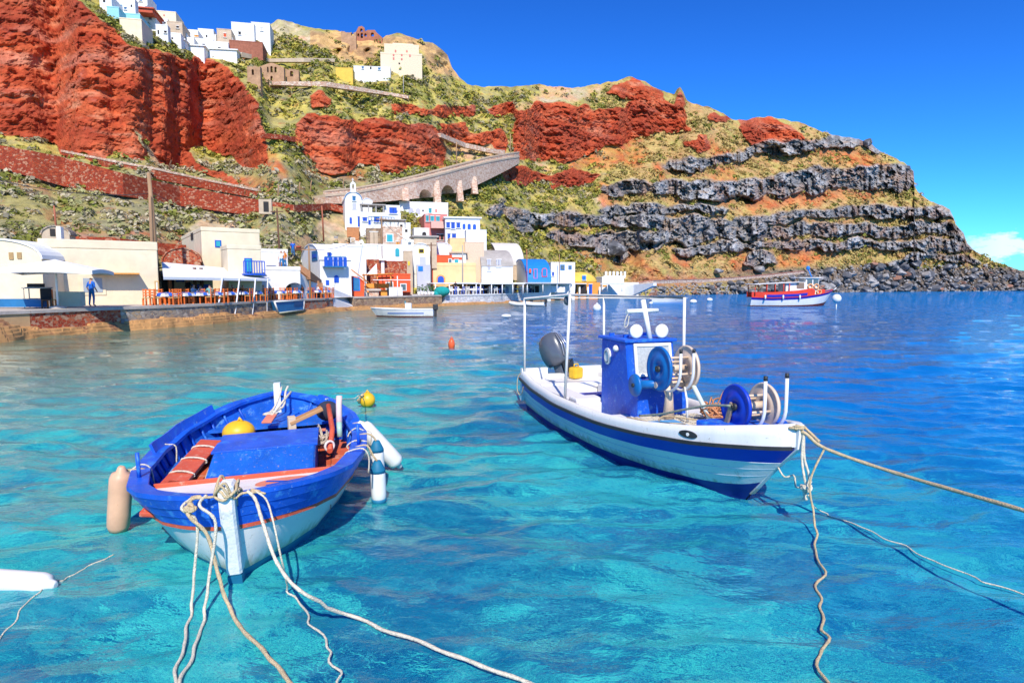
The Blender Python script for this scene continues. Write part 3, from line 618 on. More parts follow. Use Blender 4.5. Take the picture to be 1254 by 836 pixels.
CONC = mat('quay_concrete', (.52, .45, .38), .9, .2, 1.2, .4, 10, wear=(.38, .28, .2), wearamt=.5)
SKIN = mat('skin', (.52, .28, .18), .6, .08, 9); HAIR = mat('dark_hair', (.03, .02, .015), .7, .2, 20)

def cut(o, cm):
    """subtract a closed mesh (MB) from mesh object o for good"""
    c = cm.build('cutter', DK)
    md = o.modifiers.new('b', 'BOOLEAN'); md.operation = 'DIFFERENCE'; md.object = c; md.solver = 'EXACT'
    c.parent = o.parent; bpy.context.view_layer.update()
    dg = bpy.context.evaluated_depsgraph_get(); me = bpy.data.meshes.new_from_object(o.evaluated_get(dg))
    o.modifiers.clear(); o.data = me; bpy.data.objects.remove(c)
def arch_poly(x0, x1, z0, z1, rise, n=12):
    """upright opening in the xz plane with a round head"""
    cx, hw = (x0+x1)/2, (x1-x0)/2
    return [Vector((x0, 0, z0)), Vector((x1, 0, z0))]+[Vector((cx+hw*math.cos(math.pi*i/n), 0, z1-rise+rise*math.sin(math.pi*i/n))) for i in range(n+1)]
class Plane:
    """vertical plane through o, turned by yaw: pixel -> local (x, z); local y runs away from the viewer"""
    def __init__(s, o, yaw):
        s.o = Vector(o); s.yaw = yaw; s.u = Vector((math.cos(yaw), math.sin(yaw), 0)); s.n = Vector((-math.sin(yaw), math.cos(yaw), 0))
    def xz(s, px, py):
        d = ray(px, py); t = (s.o-CAM).dot(s.n)/d.dot(s.n); p = CAM+d*t-s.o; return p.dot(s.u), p.z
    def yz(s, px, py, x=0.0):
        """on the side face x = const"""
        d = ray(px, py); q = s.o+s.u*x; t = (q-CAM).dot(s.u)/d.dot(s.u); p = CAM+d*t-s.o; return p.dot(s.n), p.z
def opening(pl, root, kind, px0, py0, px1, py1, m, arch=False, frame=None, proud=.05, side=False):
    x0, z1 = (pl.yz(px0, py0) if side else pl.xz(px0, py0)); x1, z0 = (pl.yz(px1, py1) if side else pl.xz(px1, py1))
    if x0 > x1: x0, x1 = x1, x0
    w, h = x1-x0, z1-z0
    def put(poly, a, b_, name, mm, par):
        if side: poly = [Vector((0, p.x, p.z)) for p in poly]; a, b_ = (a, 0, 0), (b_, 0, 0)
        else: a, b_ = (0, a, 0), (0, b_, 0)
        q = MB().prism(poly, a, b_); return q.build(name, mm, par)
    po = arch_poly(x0, x1, z0, z1, min(w*.5, h*.5)) if arch else [Vector((x0, 0, z0)), Vector((x1, 0, z0)), Vector((x1, 0, z1)), Vector((x0, 0, z1))]
    if frame is None:
        fo = put(po, -proud, .12, kind, m, root)
        if kind in ('window', 'door') and w > .35 and not side and not arch:
            MB().box(((x0+x1)/2, -.07, z0-.05), (w+.22, .20, .09)).box(((x0+x1)/2, -.04, z1+.05), (w+.16, .12, .10)).build('sill', WH2, fo)
            MB().box(((x0+x1)/2, -proud-.012, (z0+z1)/2), (.05, .03, h*.96)).build('leaf_joint', DK, fo)
        return fo
    t = max(.08, w*.13)
    fo = put(po, -proud, .12, kind, frame, root)
    pi_ = arch_poly(x0+t, x1-t, z0+t, z1-t, min(w*.5-t, h*.45)) if arch else [Vector((x0+t, 0, z0+t)), Vector((x1-t, 0, z0+t)), Vector((x1-t, 0, z1-t)), Vector((x0+t, 0, z1-t))]
    put(pi_, -proud-.03, -proud+.01, 'pane', m, fo)
    return fo
def house(name, label, cat, pxl, pxr, pyt, pyb, Y=None, yaw=24, depth=6.0, left=None, wm=None, roof='flat', rm=None, ops=(), group=None, rise=.28, foot=2.5, arches=(), par=.35):
    """block whose front face spans photo columns pxl..pxr; its left side is seen as far as column 'left'"""
    if Y is None: Y = ground_Y((pxl+pxr)/2, pyb)*.985
    elif pyb > 278: Y = Y+shift_back(pxl)
    yaw = rad(yaw); o = at(pxl, pyb, Y); pl = Plane(o, yaw); root = thing(name, label, cat, o, yaw, group)
    W, _ = pl.xz(pxr, pyb); _, H = pl.xz(pxl, pyt)
    if left is not None: depth, _ = pl.yz(left, pyb); depth = min(max(depth, 1.5), 14)
    D = depth; rm = rm or wm
    if roof == 'vaultx':            # barrel vault running along the front, its round gable on the left side
        rz = D*rise; hz = H-rz
        poly = [Vector((0, 0, -foot)), Vector((0, D, -foot))]+[Vector((0, D/2+D/2*math.cos(math.pi*i/14), hz+rz*math.sin(math.pi*i/14))) for i in range(15)]
        w = MB().prism(poly, (0, 0, 0), (W, 0, 0)).build('wall', wm, root)
        ro = []
        for k in range(2):
            e = .0 if k == 0 else .10
            ro.append([Vector((0, D/2+(D/2+e)*math.cos(math.pi*i/16), hz+(rz+e)*math.sin(math.pi*i/16))) for i in range(17)])
        rf = MB().prism(ro[1]+ro[0][::-1], (-.08, 0, 0), (W+.08, 0, 0)).build('roof', rm, root)
    elif roof == 'vaulty':          # round gable on the front
        rz = W*rise; hz = H-rz
        poly = [Vector((0, 0, -foot)), Vector((W, 0, -foot))]+[Vector((W/2+W/2*math.cos(math.pi*i/14), 0, hz+rz*math.sin(math.pi*i/14))) for i in range(15)]
        w = MB().prism(poly, (0, 0, 0), (0, D, 0)).build('wall', wm, root)
        ro = [[Vector((W/2+(W/2+e)*math.cos(math.pi*i/16), 0, hz+(rz+e)*math.sin(math.pi*i/16))) for i in range(17)] for e in (0, .1)]
        MB().prism(ro[1]+ro[0][::-1], (0, -.08, 0), (0, D, 0)).build('roof', rm, root)
    else:
        w = MB().bev((W/2, D/2, (H-foot)/2), (W, D, H+foot), r=.07).build('wall', wm, root)
        if roof == 'flat':
            MB().box((W/2, D/2, H+.01), (W-.5, D-.5, .06)).build('roof', rm, root)
            p = MB()
            for c, d in (((W/2, .1, H+par/2), (W+.06, .24, par)), ((W/2, D-.1, H+par/2), (W+.06, .24, par)), ((.1, D/2, H+par/2), (.24, D-.44, par)), ((W-.1, D/2, H+par/2), (.24, D-.44, par))): p.bev(c, d, r=.06)
            p.build('parapet', wm, root)
        elif roof == 'slab':
            MB().bev((W/2, D/2, H+.1), (W+.5, D+.5, .22), r=.04).build('roof', rm, root)
        elif roof == 'dome':
            MB().lathe([(math.cos(q*math.pi/20)*W*.5, H+math.sin(q*math.pi/20)*W*rise) for q in range(0, 11)], 28, Matrix.Translation((W/2, D/2, 0)) @ Matrix.Diagonal((1, D/W, 1, 1))).build('roof', rm, root)
    for (a0, b0, a1, b1) in arches:
        x0, z1 = pl.xz(a0, b0); x1, z0 = pl.xz(a1, b1)
        cut(w, MB().prism(arch_poly(x0, x1, z0, z1, (x1-x0)*.5), (0, -1, 0), (0, min(3.0, D*.6), 0)))
    for op in ops:
        k, a0, b0, a1, b1, mm = op[:6]; kw = op[6] if len(op) > 6 else {}
        opening(pl, root, k, a0, b0, a1, b1, mm, **kw)
    return root, pl, (W, D, H)
def strip_wall(name, label, cat, pts, th, m, kind=None, cap=None, capm=None):
    """wall along photo points (px, py_top, py_bottom, Y) with thickness th going back"""
    pts = [(p[0], p[1], p[2], p[3]+(shift_back(p[0]) if p[2] > 345 else 0)) for p in pts]
    A = [at(p[0], p[1], p[3]) for p in pts]; Bm = [at(p[0], p[2], p[3]) for p in pts]
    vs = []; fs = []; n = len(pts)
    for i in range(n):
        t = A[min(i+1, n-1)]-A[max(i-1, 0)]; t.z = 0; t.normalize(); nn = Vector((-t.y, t.x, 0))*th
        b0 = Vector((A[i].x, A[i].y, min(Bm[i].z, A[i].z-.3)))
        vs += [b0, A[i], A[i]+nn, b0+nn]
    for i in range(n-1):
        k = i*4; j = k+4
        fs += [(k, j, j+1, k+1), (k+1, j+1, j+2, k+2), (k+2, j+2, j+3, k+3), (k+3, j+3, j, k)]
    fs += [(0, 1, 2, 3), ((n-1)*4+3, (n-1)*4+2, (n-1)*4+1, (n-1)*4)]
    root = thing(name, label, cat, A[n//2]); inv = -A[n//2]
    MB().add([v+inv for v in vs], fs).build('masonry', m, root)
    if cap:
        vs2 = []; fs2 = []
        for i in range(n):
            t = A[min(i+1, n-1)]-A[max(i-1, 0)]; t.z = 0; t.normalize(); nn = Vector((-t.y, t.x, 0))
            a = A[i]+inv-nn*.08; b = A[i]+inv+nn*(th+.08)
            vs2 += [a, a+Vector((0, 0, cap)), b+Vector((0, 0, cap)), b]
        for i in range(n-1):
            k = i*4; j = k+4; fs2 += [(k, j, j+1, k+1), (k+1, j+1, j+2, k+2), (k+2, j+2, j+3, k+3), (k+3, j+3, j, k)]
        fs2 += [(0, 1, 2, 3), ((n-1)*4+3, (n-1)*4+2, (n-1)*4+1, (n-1)*4)]
        MB().add(vs2, fs2).build('coping', capm or m, root)
    if kind: root['kind'] = kind
    return root
# ------------------------------------------------------------------ quay
ZQ = 1.3
def quay_edge(px): return float(np.interp(px, gx[0], yshore0))*1.035+.8
def shift_back(px): return float(np.interp(px, [340, 366, 392, 412, 432, 440, 470, 500, 560, 640, 700, 760, 790, 800], [0, 1, 3.5, 5, 7, 8, 8.8, 10, 10, 10, 13, 17, 6, 0]))
def XW(px, Y, z): return (px-627)/F*(CP*Y-SP*(z-CAMH))
def qp(px, back=0.0, z=ZQ):
    Y = quay_edge(px)+back; return Vector((XW(px, Y, z), Y, z))
qx = [-320, -200, -60, 0, 60, 115, 175, 230, 262, 300, 336, 370, 410, 432, 470, 510, 545, 590, 640, 690, 730, 770]
vs = []; fs = []
for i, p in enumerate(qx):
    a = qp(p); b = qp(p, 16+quay_edge(p)*.05); vs += [a, Vector((b.x, b.y, ZQ)), Vector((b.x, b.y, -.4))]
for i in range(len(qx)-1): fs += [(i*3, i*3+3, i*3+4, i*3+1), (i*3+1, i*3+4, i*3+5, i*3+2)]
tag(MB().add(vs, fs).build('quay_paving', CONC), kind='structure')
def quay_wall(label, p0, p1, m, lipm=CONC, lip=.14, foot=-.8, n=8, top=ZQ-.006, fwd=.0):
    px = [p0+(p1-p0)*i/n for i in range(n+1)]; o = qp((p0+p1)/2)
    root = thing('quay_wall', label, 'quay wall', (o.x, o.y, 0)); q = []; l = []
    A = [qp(p)-Vector((0, fwd, 0)) for p in px]
    def ring(mb, z0, z1, th, out):
        vs = []; fs = []
        for i, a in enumerate(A):
            t = (A[min(i+1, n)]-A[max(i-1, 0)]); t.z = 0; t.normalize(); nn = Vector((-t.y, t.x, 0))
            for (d, z) in ((-out, z0), (-out, z1), (th, z1), (th, z0)):
                v = a+nn*d; vs.append((v.x-o.x, v.y-o.y, z))
        for i in range(n):
            k = i*4; j = k+4; fs += [(k, j, j+1, k+1), (k+1, j+1, j+2, k+2), (k+2, j+2, j+3, k+3), (k+3, j+3, j, k)]
        fs += [(0, 1, 2, 3), (n*4+3, n*4+2, n*4+1, n*4)]
        mb.add(vs, fs)
    w = MB(); ring(w, foot, top-lip, .6, 0); w.build('masonry', m, root)
    e = MB(); ring(e, top-lip, top+.02, .62, .06); e.build('coping', lipm, root)
    return root
quay_wall('plain ochre quay wall below the cream taverna, at the left edge', -320, 36, mat('ochre_render', (.56, .36, .17), .9, .2, .8, .5, 6))
quay_wall('bright red stone quay wall below the man in blue', 36.5, 147, REDST2)
quay_wall('long grey stone quay wall below the orange chairs', 147.5, 262, GREYST)
quay_wall('mottled stone quay wall crossed by white awning posts', 262.5, 336, stone_mat('mottled_stone', [(.3, .24, .2), (.5, .36, .24), (.2, .16, .14), (.5, .3, .16)], 3.4, (.46, .36, .27)))
quay_wall('reddish stone quay wall between the blue skiff and the white ramp', 372, 408, stone_mat('mixed_red_stone', [(.4, .1, .05), (.36, .25, .18), (.5, .16, .08), (.3, .22, .18)], 3.0, (.5, .34, .25)))
quay_wall('short quay wall behind the blue skiff', 336.5, 371.5, CONC)
quay_wall('brown rubble quay wall below the red cafe', 433, 541, BROWNST)
quay_wall('whitewashed stone quay wall below the long canopy', 545, 641, WHST, WH)
quay_wall('smooth white quay wall behind the moored dinghies', 641.5, 772, WH2, WH)
# white ramp down to the water
o = qp(418); rt = thing('boat_ramp', 'white painted ramp sloping from the quay to the rocks', 'ramp', (o.x, o.y, 0))
a, b, c, d = qp(407, 0, 0)-Vector((o.x, o.y, 0)), qp(432.5, 0, 0)-Vector((o.x, o.y, 0)), qp(432.5, 5, 0)-Vector((o.x, o.y, 0)), qp(407, 4, 0)-Vector((o.x, o.y, 0))
MB().add([a+Vector((0, 0, 1.32)), b+Vector((0, 0, .35)), c+Vector((0, 0, 1.32)), d+Vector((0, 0, 1.35)), a-Vector((0, 0, .8)), b-Vector((0, 0, .8)), c-Vector((0, 0, .8)), d-Vector((0, 0, .8))],
         [(0, 1, 2, 3), (0, 4, 5, 1), (1, 5, 6, 2), (2, 6, 7, 3), (3, 7, 4, 0), (4, 7, 6, 5)]).build('slope', WH, rt)
# ochre rock ledge along the foot of the quay
lp = np.linspace(-320, 700, 700); le = np.array([quay_edge(p) for p in lp]); lsx = np.array([float(np.interp(p, gx[0], yshore0)) for p in lp])
lt = np.linspace(0, 1, 26); LX, LT = np.meshgrid(lp, lt); LE = np.repeat(le[None], 26, 0)+.35; 
bulge = np.interp(lp, [-320, 0, 60, 110, 150, 185, 300, 420, 540, 700], [2.6, 2.3, 1.7, .9, .9, 1.5, 1.5, 1.5, 1.3, 1.0])
LYY = LE-LT*(bulge*(1+.3*fbm(lp/40, lp*0, lp*0, 301, 3)))[None]*np.repeat((le/34)[None]**.6, 26, 0)
xx = XW(LX, LYY, .3)
hh = np.interp(lp, [-320, 0, 50, 90, 140, 160, 200, 262, 330, 420, 545, 640, 700], [.95, .85, .5, .45, .5, .5, .62, .55, .40, .32, .30, .18, .14])
n_ = fbm(xx/2.2, LYY/2.2, xx*0, 310, 5, .55); n_r = fbm(xx/1.4, LYY/1.7, xx*0, 318, 4, .6, ridge=True)
prof = np.where(LT < .55, 1.0, np.cos((LT-.55)/.45*math.pi/2)**.6)
zz_ = hh[None]*prof*(1+.45*n_)+n_r*.07*prof-.55*LT**3
zz_ = .45*zz_+.55*.17*np.round(zz_/.17+.45*n_)
zz_ = np.where(LT > .97, -.9, zz_)
idx = np.arange(LX.size).reshape(LX.shape); Q = np.stack([idx[:-1, :-1], idx[1:, :-1], idx[1:, 1:], idx[:-1, 1:]], -1).reshape(-1, 4)
lg = np_mesh('rock_ledge', np.stack([xx, LYY, zz_], -1).reshape(-1, 3), Q, OCHRE); tag(lg, kind='structure')
# ================================================================== LOWER VILLAGE
V = Vector
# --- left taverna
house('vaulted_house', 'cream house with a round vaulted gable and two small windows, at the left edge', 'house', -60, 55, 293, 377, 36, 8, 7, None, CR, 'vaulty', WH, [('window', 11, 309, 17, 318, mat('deep_niche', (.42, .27, .12), .9)), ('window', 21, 309, 27, 317, MATS['deep_niche'])], rise=.22)
rt, pl, wdh = house('taverna', 'long cream taverna with a white roof and a serving counter window', 'house', 52, 196, 303, 376, 38.2, 34, 6, None, CR, 'flat', WH,
      [('counter_window', 97, 337, 130, 361, mat('steel_counter', (.36, .40, .44), .35, .1, 3), dict(frame=CR)), ('menu_box', 189, 344, 195, 356, WH2, dict(frame=mat('menu_frame', (.55, .36, .16), .7)))], par=.55)
MB().box((0, 0, 0), (2.6, .9, .08)).build('awning_board', OR, rt, V((pl.xz(141, 335)[0], -.5, pl.xz(141, 335)[1])))
house('ruined_vault', 'low rough stone vault with a broken opening, behind the cream taverna', 'ruin', 52, 86, 277, 303, 47, 20, 7, 0, TANP, 'vaulty', GREYST, [('window', 61, 280, 68, 289, DK)], arches=[], rise=.35)
house('chimney_stack', 'tall white chimney rising beside the ruined vault', 'chimney', 70, 76, 277, 306, 43.5, 20, .7, None, WH, 'none', WH)
strip_wall('low_wall', 'low wall painted in pale and dark blue at the left edge', 'wall', [(-40, 366, 376, 33.5), (20, 366, 376, 33.8), (52, 367, 376, 34)], .5, BL2)
strip_wall('low_wall', 'low cream counter wall behind the white parasol', 'wall', [(69, 357, 376, 35.3), (98, 357, 375, 36.2), (104, 357, 374, 36.6)], .3, CR)
strip_wall('stone_wall', 'low red stone terrace wall on the slope above the taverna roof', 'wall', [(88, 289, 303, 52), (140, 291, 306, 53), (180, 296, 309, 55), (228, 300, 318, 58)], .6, REDST)
house('red_stone_vault', 'small red stone vault between the pole and the two-storey cream house', 'vault', 200, 246, 304, 336, 49, 22, 5, None, REDST2, 'vaulty', REDST2, rise=.4)
# --- two storey cream house, terrace house
house('cream_house', 'two-storey cream house with a shaded grey side and one small blue window', 'house', 250, 321, 283, 369, 51, 34, 6, 226, CR, 'flat', WH2,
      [('window', 263, 294, 271, 303, TQ, dict(frame=BL)), ('vent', 234, 286, 237, 293, DK, dict(side=True))])
rt, pl, wdh = house('terrace_house', 'low cream house with a blue door above the white awning', 'house', 281, 322, 305, 368, 48.2, 34, 3.0, None, CR, 'flat', WH2, [('door', 299, 316, 309, 334, TQ, dict(frame=BL))])
b = MB(); x0, z0 = pl.xz(296, 336); x1, z1 = pl.xz(321, 327)
b.box(((x0+x1)/2, -.45, z0), (x1-x0, .9, .1)); b.box(((x0+x1)/2, -.86, z0+1), (x1-x0, .06, .08))
for i in range(9): b.box((x0+(x1-x0)*i/8, -.86, z0+.5), (.06, .05, 1))
b.build('balcony', BL, rt)
house('white_terrace', 'white terrace block with a shaded arch behind the last orange tables', 'house', 321, 369, 331, 369, 53.5, 30, 6, None, WH2, 'flat', WH2, arches=[(348, 346, 374, 372)])
house('white_shed', 'small white shed with a blue awning above the white terrace', 'house', 318, 353, 309, 332, 60, 25, 4, None, WH, 'flat', WH, [('window', 327, 325, 337, 330, BL)])
strip_wall('stair_wall', 'sloping white stair wall running down to the ramp', 'wall', [(366, 333, 372, 54.6), (378, 342, 372, 55.3), (392, 348, 372, 56), (412, 355, 372, 57.5), (432, 363, 373, 59)], .8, WH)
# stone stairs
o = at(392, 352, 59.5); st = thing('stone_stairs', 'brown stone stairs climbing left beside the white balcony house', 'stairs', o, rad(30)); b = MB(); e = MB()
for i in range(12):
    b.box((-.32*i, 1.0, .17*i-1.0), (.36, 2.2, .2+2.0), None)
    e.box((-.32*i, -.28, .17*i-.75), (.34, .22, 2.4))
b.build('steps', TANP, st); e.build('side_wall', mat('brown_plaster', (.42, .20, .10), .9, .2), st)
# --- white balcony house
rt, pl, wdh = house('balcony_house', 'white house with a blue door and a blue balcony above the stone stairs', 'house', 393, 431, 297, 371, 60.5, 30, 6, 371, WH, 'vaultx', WH,
      [('window', 382, 308, 389, 319, BL, dict(side=True, frame=BL2)), ('door', 401, 309, 406, 326, BL), ('window', 409, 337, 415, 346, BL, dict(arch=True)), ('vent', 399, 343, 403, 349, BL)], rise=.2)
b = MB(); x0, z0 = pl.xz(395, 326); x1, z1 = pl.xz(421, 318)
b.box(((x0+x1)/2, -.5, z0-.05), (x1-x0, 1.0, .12)); b.box(((x0+x1)/2, -.95, z0+.95), (x1-x0, .07, .08)); bb = b.build('balcony', BL2, rt)
b = MB()
for i in range(13): b.box((x0+(x1-x0)*(i+.5)/13, -.95, z0+.45), (.10 if i % 3 else .26, .05, .9))
b.build('railing', BL, bb)
house('white_vault', 'long white barrel vault above the balcony house', 'house', 392, 450, 285, 306, None, 25, 5, 372, WH, 'vaultx', WH, [('window', 429, 291, 435, 298, TANP, dict(frame=WH2)), ('vent', 409, 289, 414, 292, GR)], rise=.35)
house('white_roof_terrace', 'long white terrace wall with a blue mosaic roundel above the red cafe', 'house', 447, 493, 301, 325, 70, 20, 5, None, WH, 'flat', WH, [('roundel', 484, 304, 489, 314, TQ, dict(arch=True)), ('niche', 438.5, 303, 447, 314, GL, dict(arch=True))], par=.25)
house('white_block', 'plain white block with a square wooden shutter beside the balcony', 'house', 409, 449, 302, 335, 66, 25, 4, None, WH, 'flat', WH, [('window', 416, 305, 425, 313, TANP, dict(frame=WOOD))])
house('red_stone_house', 'red rubble stone wall of the cafe, left of the white pier', 'house', 443, 467, 319, 366, 67.3, 12, 3, None, REDST2, 'flat', REDST2, par=.15)
house('red_stone_house', 'red rubble stone wall of the cafe, right of the white pier', 'house', 472, 499, 321, 366, 67.6, 12, 3, None, REDST2, 'flat', REDST2, par=.15)
house('white_pier', 'white plastered pier between two red stone walls', 'pier', 467.4, 471.6, 319, 366, 67.0, 12, 3, None, WH2, 'slab', WH2)
house('red_cafe', 'bright red cafe front with a white double door', 'house', 462, 503, 337, 366, 64.6, 12, 2.6, None, RD, 'flat', RD, [('door', 472, 345, 482, 362, GLS, dict(frame=WH)), ('window', 490, 347, 498, 356, GLS, dict(frame=WH))], par=.2)
house('red_gable', 'low red house with a sloping roof and a blue painted board', 'house', 414, 446, 339, 366, 61.6, 18, 2.5, None, RD, 'vaulty', RD, [('window', 421, 343, 424, 347, WOOD), ('door', 418, 350, 423, 357, GR), ('painted_board', 432, 339, 441, 356, BL2, dict(frame=SKB))], rise=.3)
o = at(446, 362, 62.5+8.4); pg = thing('pergola', 'orange wooden pergola in front of the red cafe', 'pergola', o, rad(12)); b = MB()
for x in (0, 1.5, 3.0):
    for y in (0, 1.6): b.tube([(x, y, -.6), (x, y, 2.3)], .07, 6)
for y in (0, 1.6): b.tube([(-.2, y, 2.3), (3.3, y, 2.5)], .08, 6)
for i in range(7): b.tube([(i*.5, -.3, 2.42), (i*.5, 2.0, 2.42)], .05, 5)
b.tube([(-2.6, 0, 3.9), (.6, 0, 1.4)], .07, 6)
b.build('frame', mat('orange_wood', (.66, .24, .05), .7, .25, 4), pg)
MB().box((1.5, .8, 1.1), (2.6, .1, .5)).box((.6, .6, .2), (.6, .5, .7)).box((2.2, .5, .25), (.7, .5, .8)).build('counter', OR, pg)
a, b_, c = at(449, 336, 63+8.4), at(462, 336, 64+8.4), at(461, 323, 65.5+8.4)
MB().prism([V((0, 0, 0)), b_-a, c-a], (0, 0, 0), (0, .05, .03)).build('sail', CLOTH, thing('shade_sail', 'white triangular shade sail over the red cafe', 'shade sail', a))
o = at(487, 363, 62.2+8.4); pc = thing('canopy', 'thin white canopy on one post before the red cafe', 'canopy', o, rad(10))
MB().tube([(0, 0, -.3), (0, 0, 2.3)], .06, 6).build('post', STEEL, pc); MB().bev((-.6, .8, 1.85), (4.2, 1.8, .08)).build('sheet', CLOTH, pc)
MB().bev((-.2, .3, .4), (1.5, .3, 1.3)).build('side_screen', CLOTH, pc)
strip_wall('low_wall', 'low white wall with pale panels before the red gable', 'wall', [(428, 356, 370, 60.2), (440, 357, 370, 60.6), (452, 358, 370, 61)], .4, WH2)
house('stone_pier', 'reddish stone pier at the quay edge below the pergola', 'pier', 452, 464, 356, 374, 60.5, 10, 1.2, None, PINKST, 'slab', CONC, foot=1.2)
# --- church
rt, pl, (W, D, H) = house('church', 'small white church with a rounded gable and a bell tower', 'church', 423, 444, 235, 282, None, 20, 8, 400, WH, 'vaulty', WH, [('window', 431.5, 240, 435.5, 246, BL2), ('niche', 430.5, 248, 437, 257, GL, dict(frame=WH2)), ('door', 438, 265, 442, 278, BL), ('door', 428, 266, 431, 274, BL, dict(arch=True))], rise=.45)
b = MB(); po = arch_poly(W*.34, W*.66, H-.05, H+1.5, .5); b.prism(po, (0, -.1, 0), (0, .5, 0)); bt_ = b.build('bell_tower', WH, rt)
cut(bt_, MB().prism(arch_poly(W*.44, W*.56, H+.45, H+1.15, .2), (0, -1, 0), (0, 1, 0)))
b = MB(); b.box((W/2, .2, H+1.75), (.07, .07, .6)); b.box((W/2, .2, H+1.85), (.32, .07, .07)); b.build('cross', WH, rt)
ar = [V((W/2+(W/2+.02)*math.cos(math.pi*i/20), -.04, H-W*.45+(W*.45+.02)*math.sin(math.pi*i/20))) for i in range(21)]
MB().tube(ar, .07, 5).build('blue_trim', BL2, rt)
house('side_chapel', 'small rounded white chapel attached right of the church', 'chapel', 444.5, 456, 243, 268, None, 20, 4, None, WH, 'vaulty', WH, rise=.45)
rt, pl, (W, D, H) = house('blue_shutter_house', 'white house with a pergola and bright blue shutters, below the church', 'house', 441, 491, 262, 283, 84, 16, 5, None, WH, 'flat', WH,
      [('window', 444, 266, 449.5, 271, BL), ('window', 458, 265, 464.5, 272, BL), ('door', 451, 270, 454, 275, BL)], par=.3)
x0, z0 = pl.xz(471.5, 262); x1, z1 = pl.xz(490.5, 251)
MB().bev(((x0+x1)/2, 2.4, (z0+z1)/2), (x1-x0, 3.8, z1-z0), r=.06).build('upper_room', WH, rt)
opening(Plane(Plane(rt.location, rt.rotation_euler.z).o+V((-math.sin(rad(16)), math.cos(rad(16)), 0))*.5, rad(16)), rt, 'window', 476.5, 254.5, 485.5, 262, BL)
xa, za = pl.xz(442, 250); b = MB(); b.box(((xa+x0)/2, 1.4, za), (x0-xa+.3, 3, .16))
for k in range(4): b.box((xa+(x0-xa)*k/3.2, .1, (za+H)/2), (.16, .16, za-H))
b.build('pergola', GR, rt)
b = MB(); zb = pl.xz(460, 266)[1]; b.tube([(xa+1, -.5, zb), (x1-1, -.5, zb)], .05, 5)
for k in range(10): b.tube([(xa+1+(x1-xa-2)*k/9, -.5, zb-.5), (xa+1+(x1-xa-2)*k/9, -.5, zb)], .035, 4)
b.build('railing', BL2, rt)
# --- stone houses of the middle row
house('stone_block', 'small orange-brown stone block just below the church', 'wall', 425, 440, 279, 289, None, 15, 2, None, mat('rust_plaster', (.52, .22, .09), .9, .2), 'flat', TANP, par=.1)
house('stone_ruin', 'brown stone ruin with a walled-up front below the white house', 'ruin', 449, 467, 281, 306, 78, 14, 4, None, BROWNST, 'flat', BROWNST, [('door', 453, 284, 463, 303, TANP)], par=.2)
rt, pl, (W, D, H) = house('stone_house', 'pinkish stone house with a pale blue window under a flat grey canopy', 'house', 469, 493, 279, 306, 77, 14, 4, None, PINKST, 'flat', TANP, [('window', 472.5, 286, 482, 297, TQ, dict(frame=WH2)), ('door', 485, 296, 489, 305, OR)], par=.2)
b = MB(); b.box((W*.55, 1, H+1.1), (W*1.3, 3, .14)); [b.box((W*q, .1, H+.55), (.12, .12, 1.1)) for q in (.02, .4, .8, 1.15)]; b.build('canopy', GR, rt)
house('grey_house', 'small grey-white house with two dark windows right of the flat canopy', 'house', 488, 503, 273, 289, 82, 14, 4, None, WH2, 'flat', GR, [('window', 490, 275, 493, 278, DK), ('vent', 496, 281, 499, 284, DK)], par=.1)
house('white_hut', 'tiny white hut with a grey window below the rose house', 'house', 492, 507, 294, 308, 76, 16, 3, None, WH, 'flat', WH, [('window', 499, 296, 504, 300, GLS, dict(frame=WH2))], par=.1)
house('cream_hut', 'pale cream hut with one arched window left of the rose house', 'house', 507, 526, 280, 295, 82, 16, 3, None, WH2, 'flat', TANP, [('window', 517, 284, 522, 289, DK, dict(arch=True))], par=.15)
house('tan_house', 'tan stone house with a grey flat roof behind the tall white gable', 'house', 507, 535, 290, 306, 76, 16, 3, None, TANP, 'slab', GR)
# --- rose house, white-blue house
rt, pl, (W, D, H) = house('rose_house', 'rose red house with teal shutters and a pink balcony', 'house', 520, 548, 263, 298, 88, 14, 7, 500, PK, 'flat', RD,
      [('window', 521.5, 264, 525, 271, TQ), ('window', 527, 264.5, 531.5, 271, TQ), ('window', 534, 265, 538.5, 272, TQ), ('door', 535, 287, 538, 294, DK), ('door', 539.5, 287, 543, 294, DK)], par=.15)
x0, z0 = pl.xz(527, 280); x1, z1 = pl.xz(546, 272); MB().box(((x0+x1)/2, -.6, (z0+z1)/2), (x1-x0, 1.2, z1-z0)).build('balcony', mat('pale_rose', (.74, .42, .34), .85), rt)
house('white_row', 'long low white row with small windows above the rose house', 'house', 489, 549, 248, 266, None, 12, 4, None, WH, 'flat', WH, [('window', 525, 255, 528.5, 261, TQ), ('window', 533, 256, 535, 260, PK), ('vent', 517, 257, 519, 259, DK), ('niche', 500, 254, 506, 261, GL, dict(arch=True)), ('niche', 509, 255, 515, 262, GL, dict(arch=True))], par=.2)
BW = [('window', 546.5, 272, 551, 279, BL), ('window', 552.5, 272, 557, 280, BL), ('window', 559, 272.5, 563.5, 279, BL), ('window', 566.5, 274, 570, 280.5, BL, dict(arch=True)), ('window', 572.5, 274, 576.5, 282, BL, dict(arch=True)), ('window', 579, 274.5, 583, 281, BL, dict(arch=True)), ('door', 548, 286, 551.5, 294, BL), ('door', 553.5, 286, 558.5, 296, BL)]
house('blue_window_house', 'white house with a row of six bright blue windows', 'house', 545.5, 588, 267, 301, 86, 10, 5, None, WH, 'slab', WH, BW)
house('white_block', 'blank white block at the right end of the blue-windowed house', 'house', 571, 596, 282, 299, 84, 10, 3, None, WH, 'flat', WH, par=.12)
house('orange_block', 'small orange plastered block below the blue doors', 'house', 551, 570, 292, 310, 80, 12, 3, None, PE, 'flat', OR, par=.1)
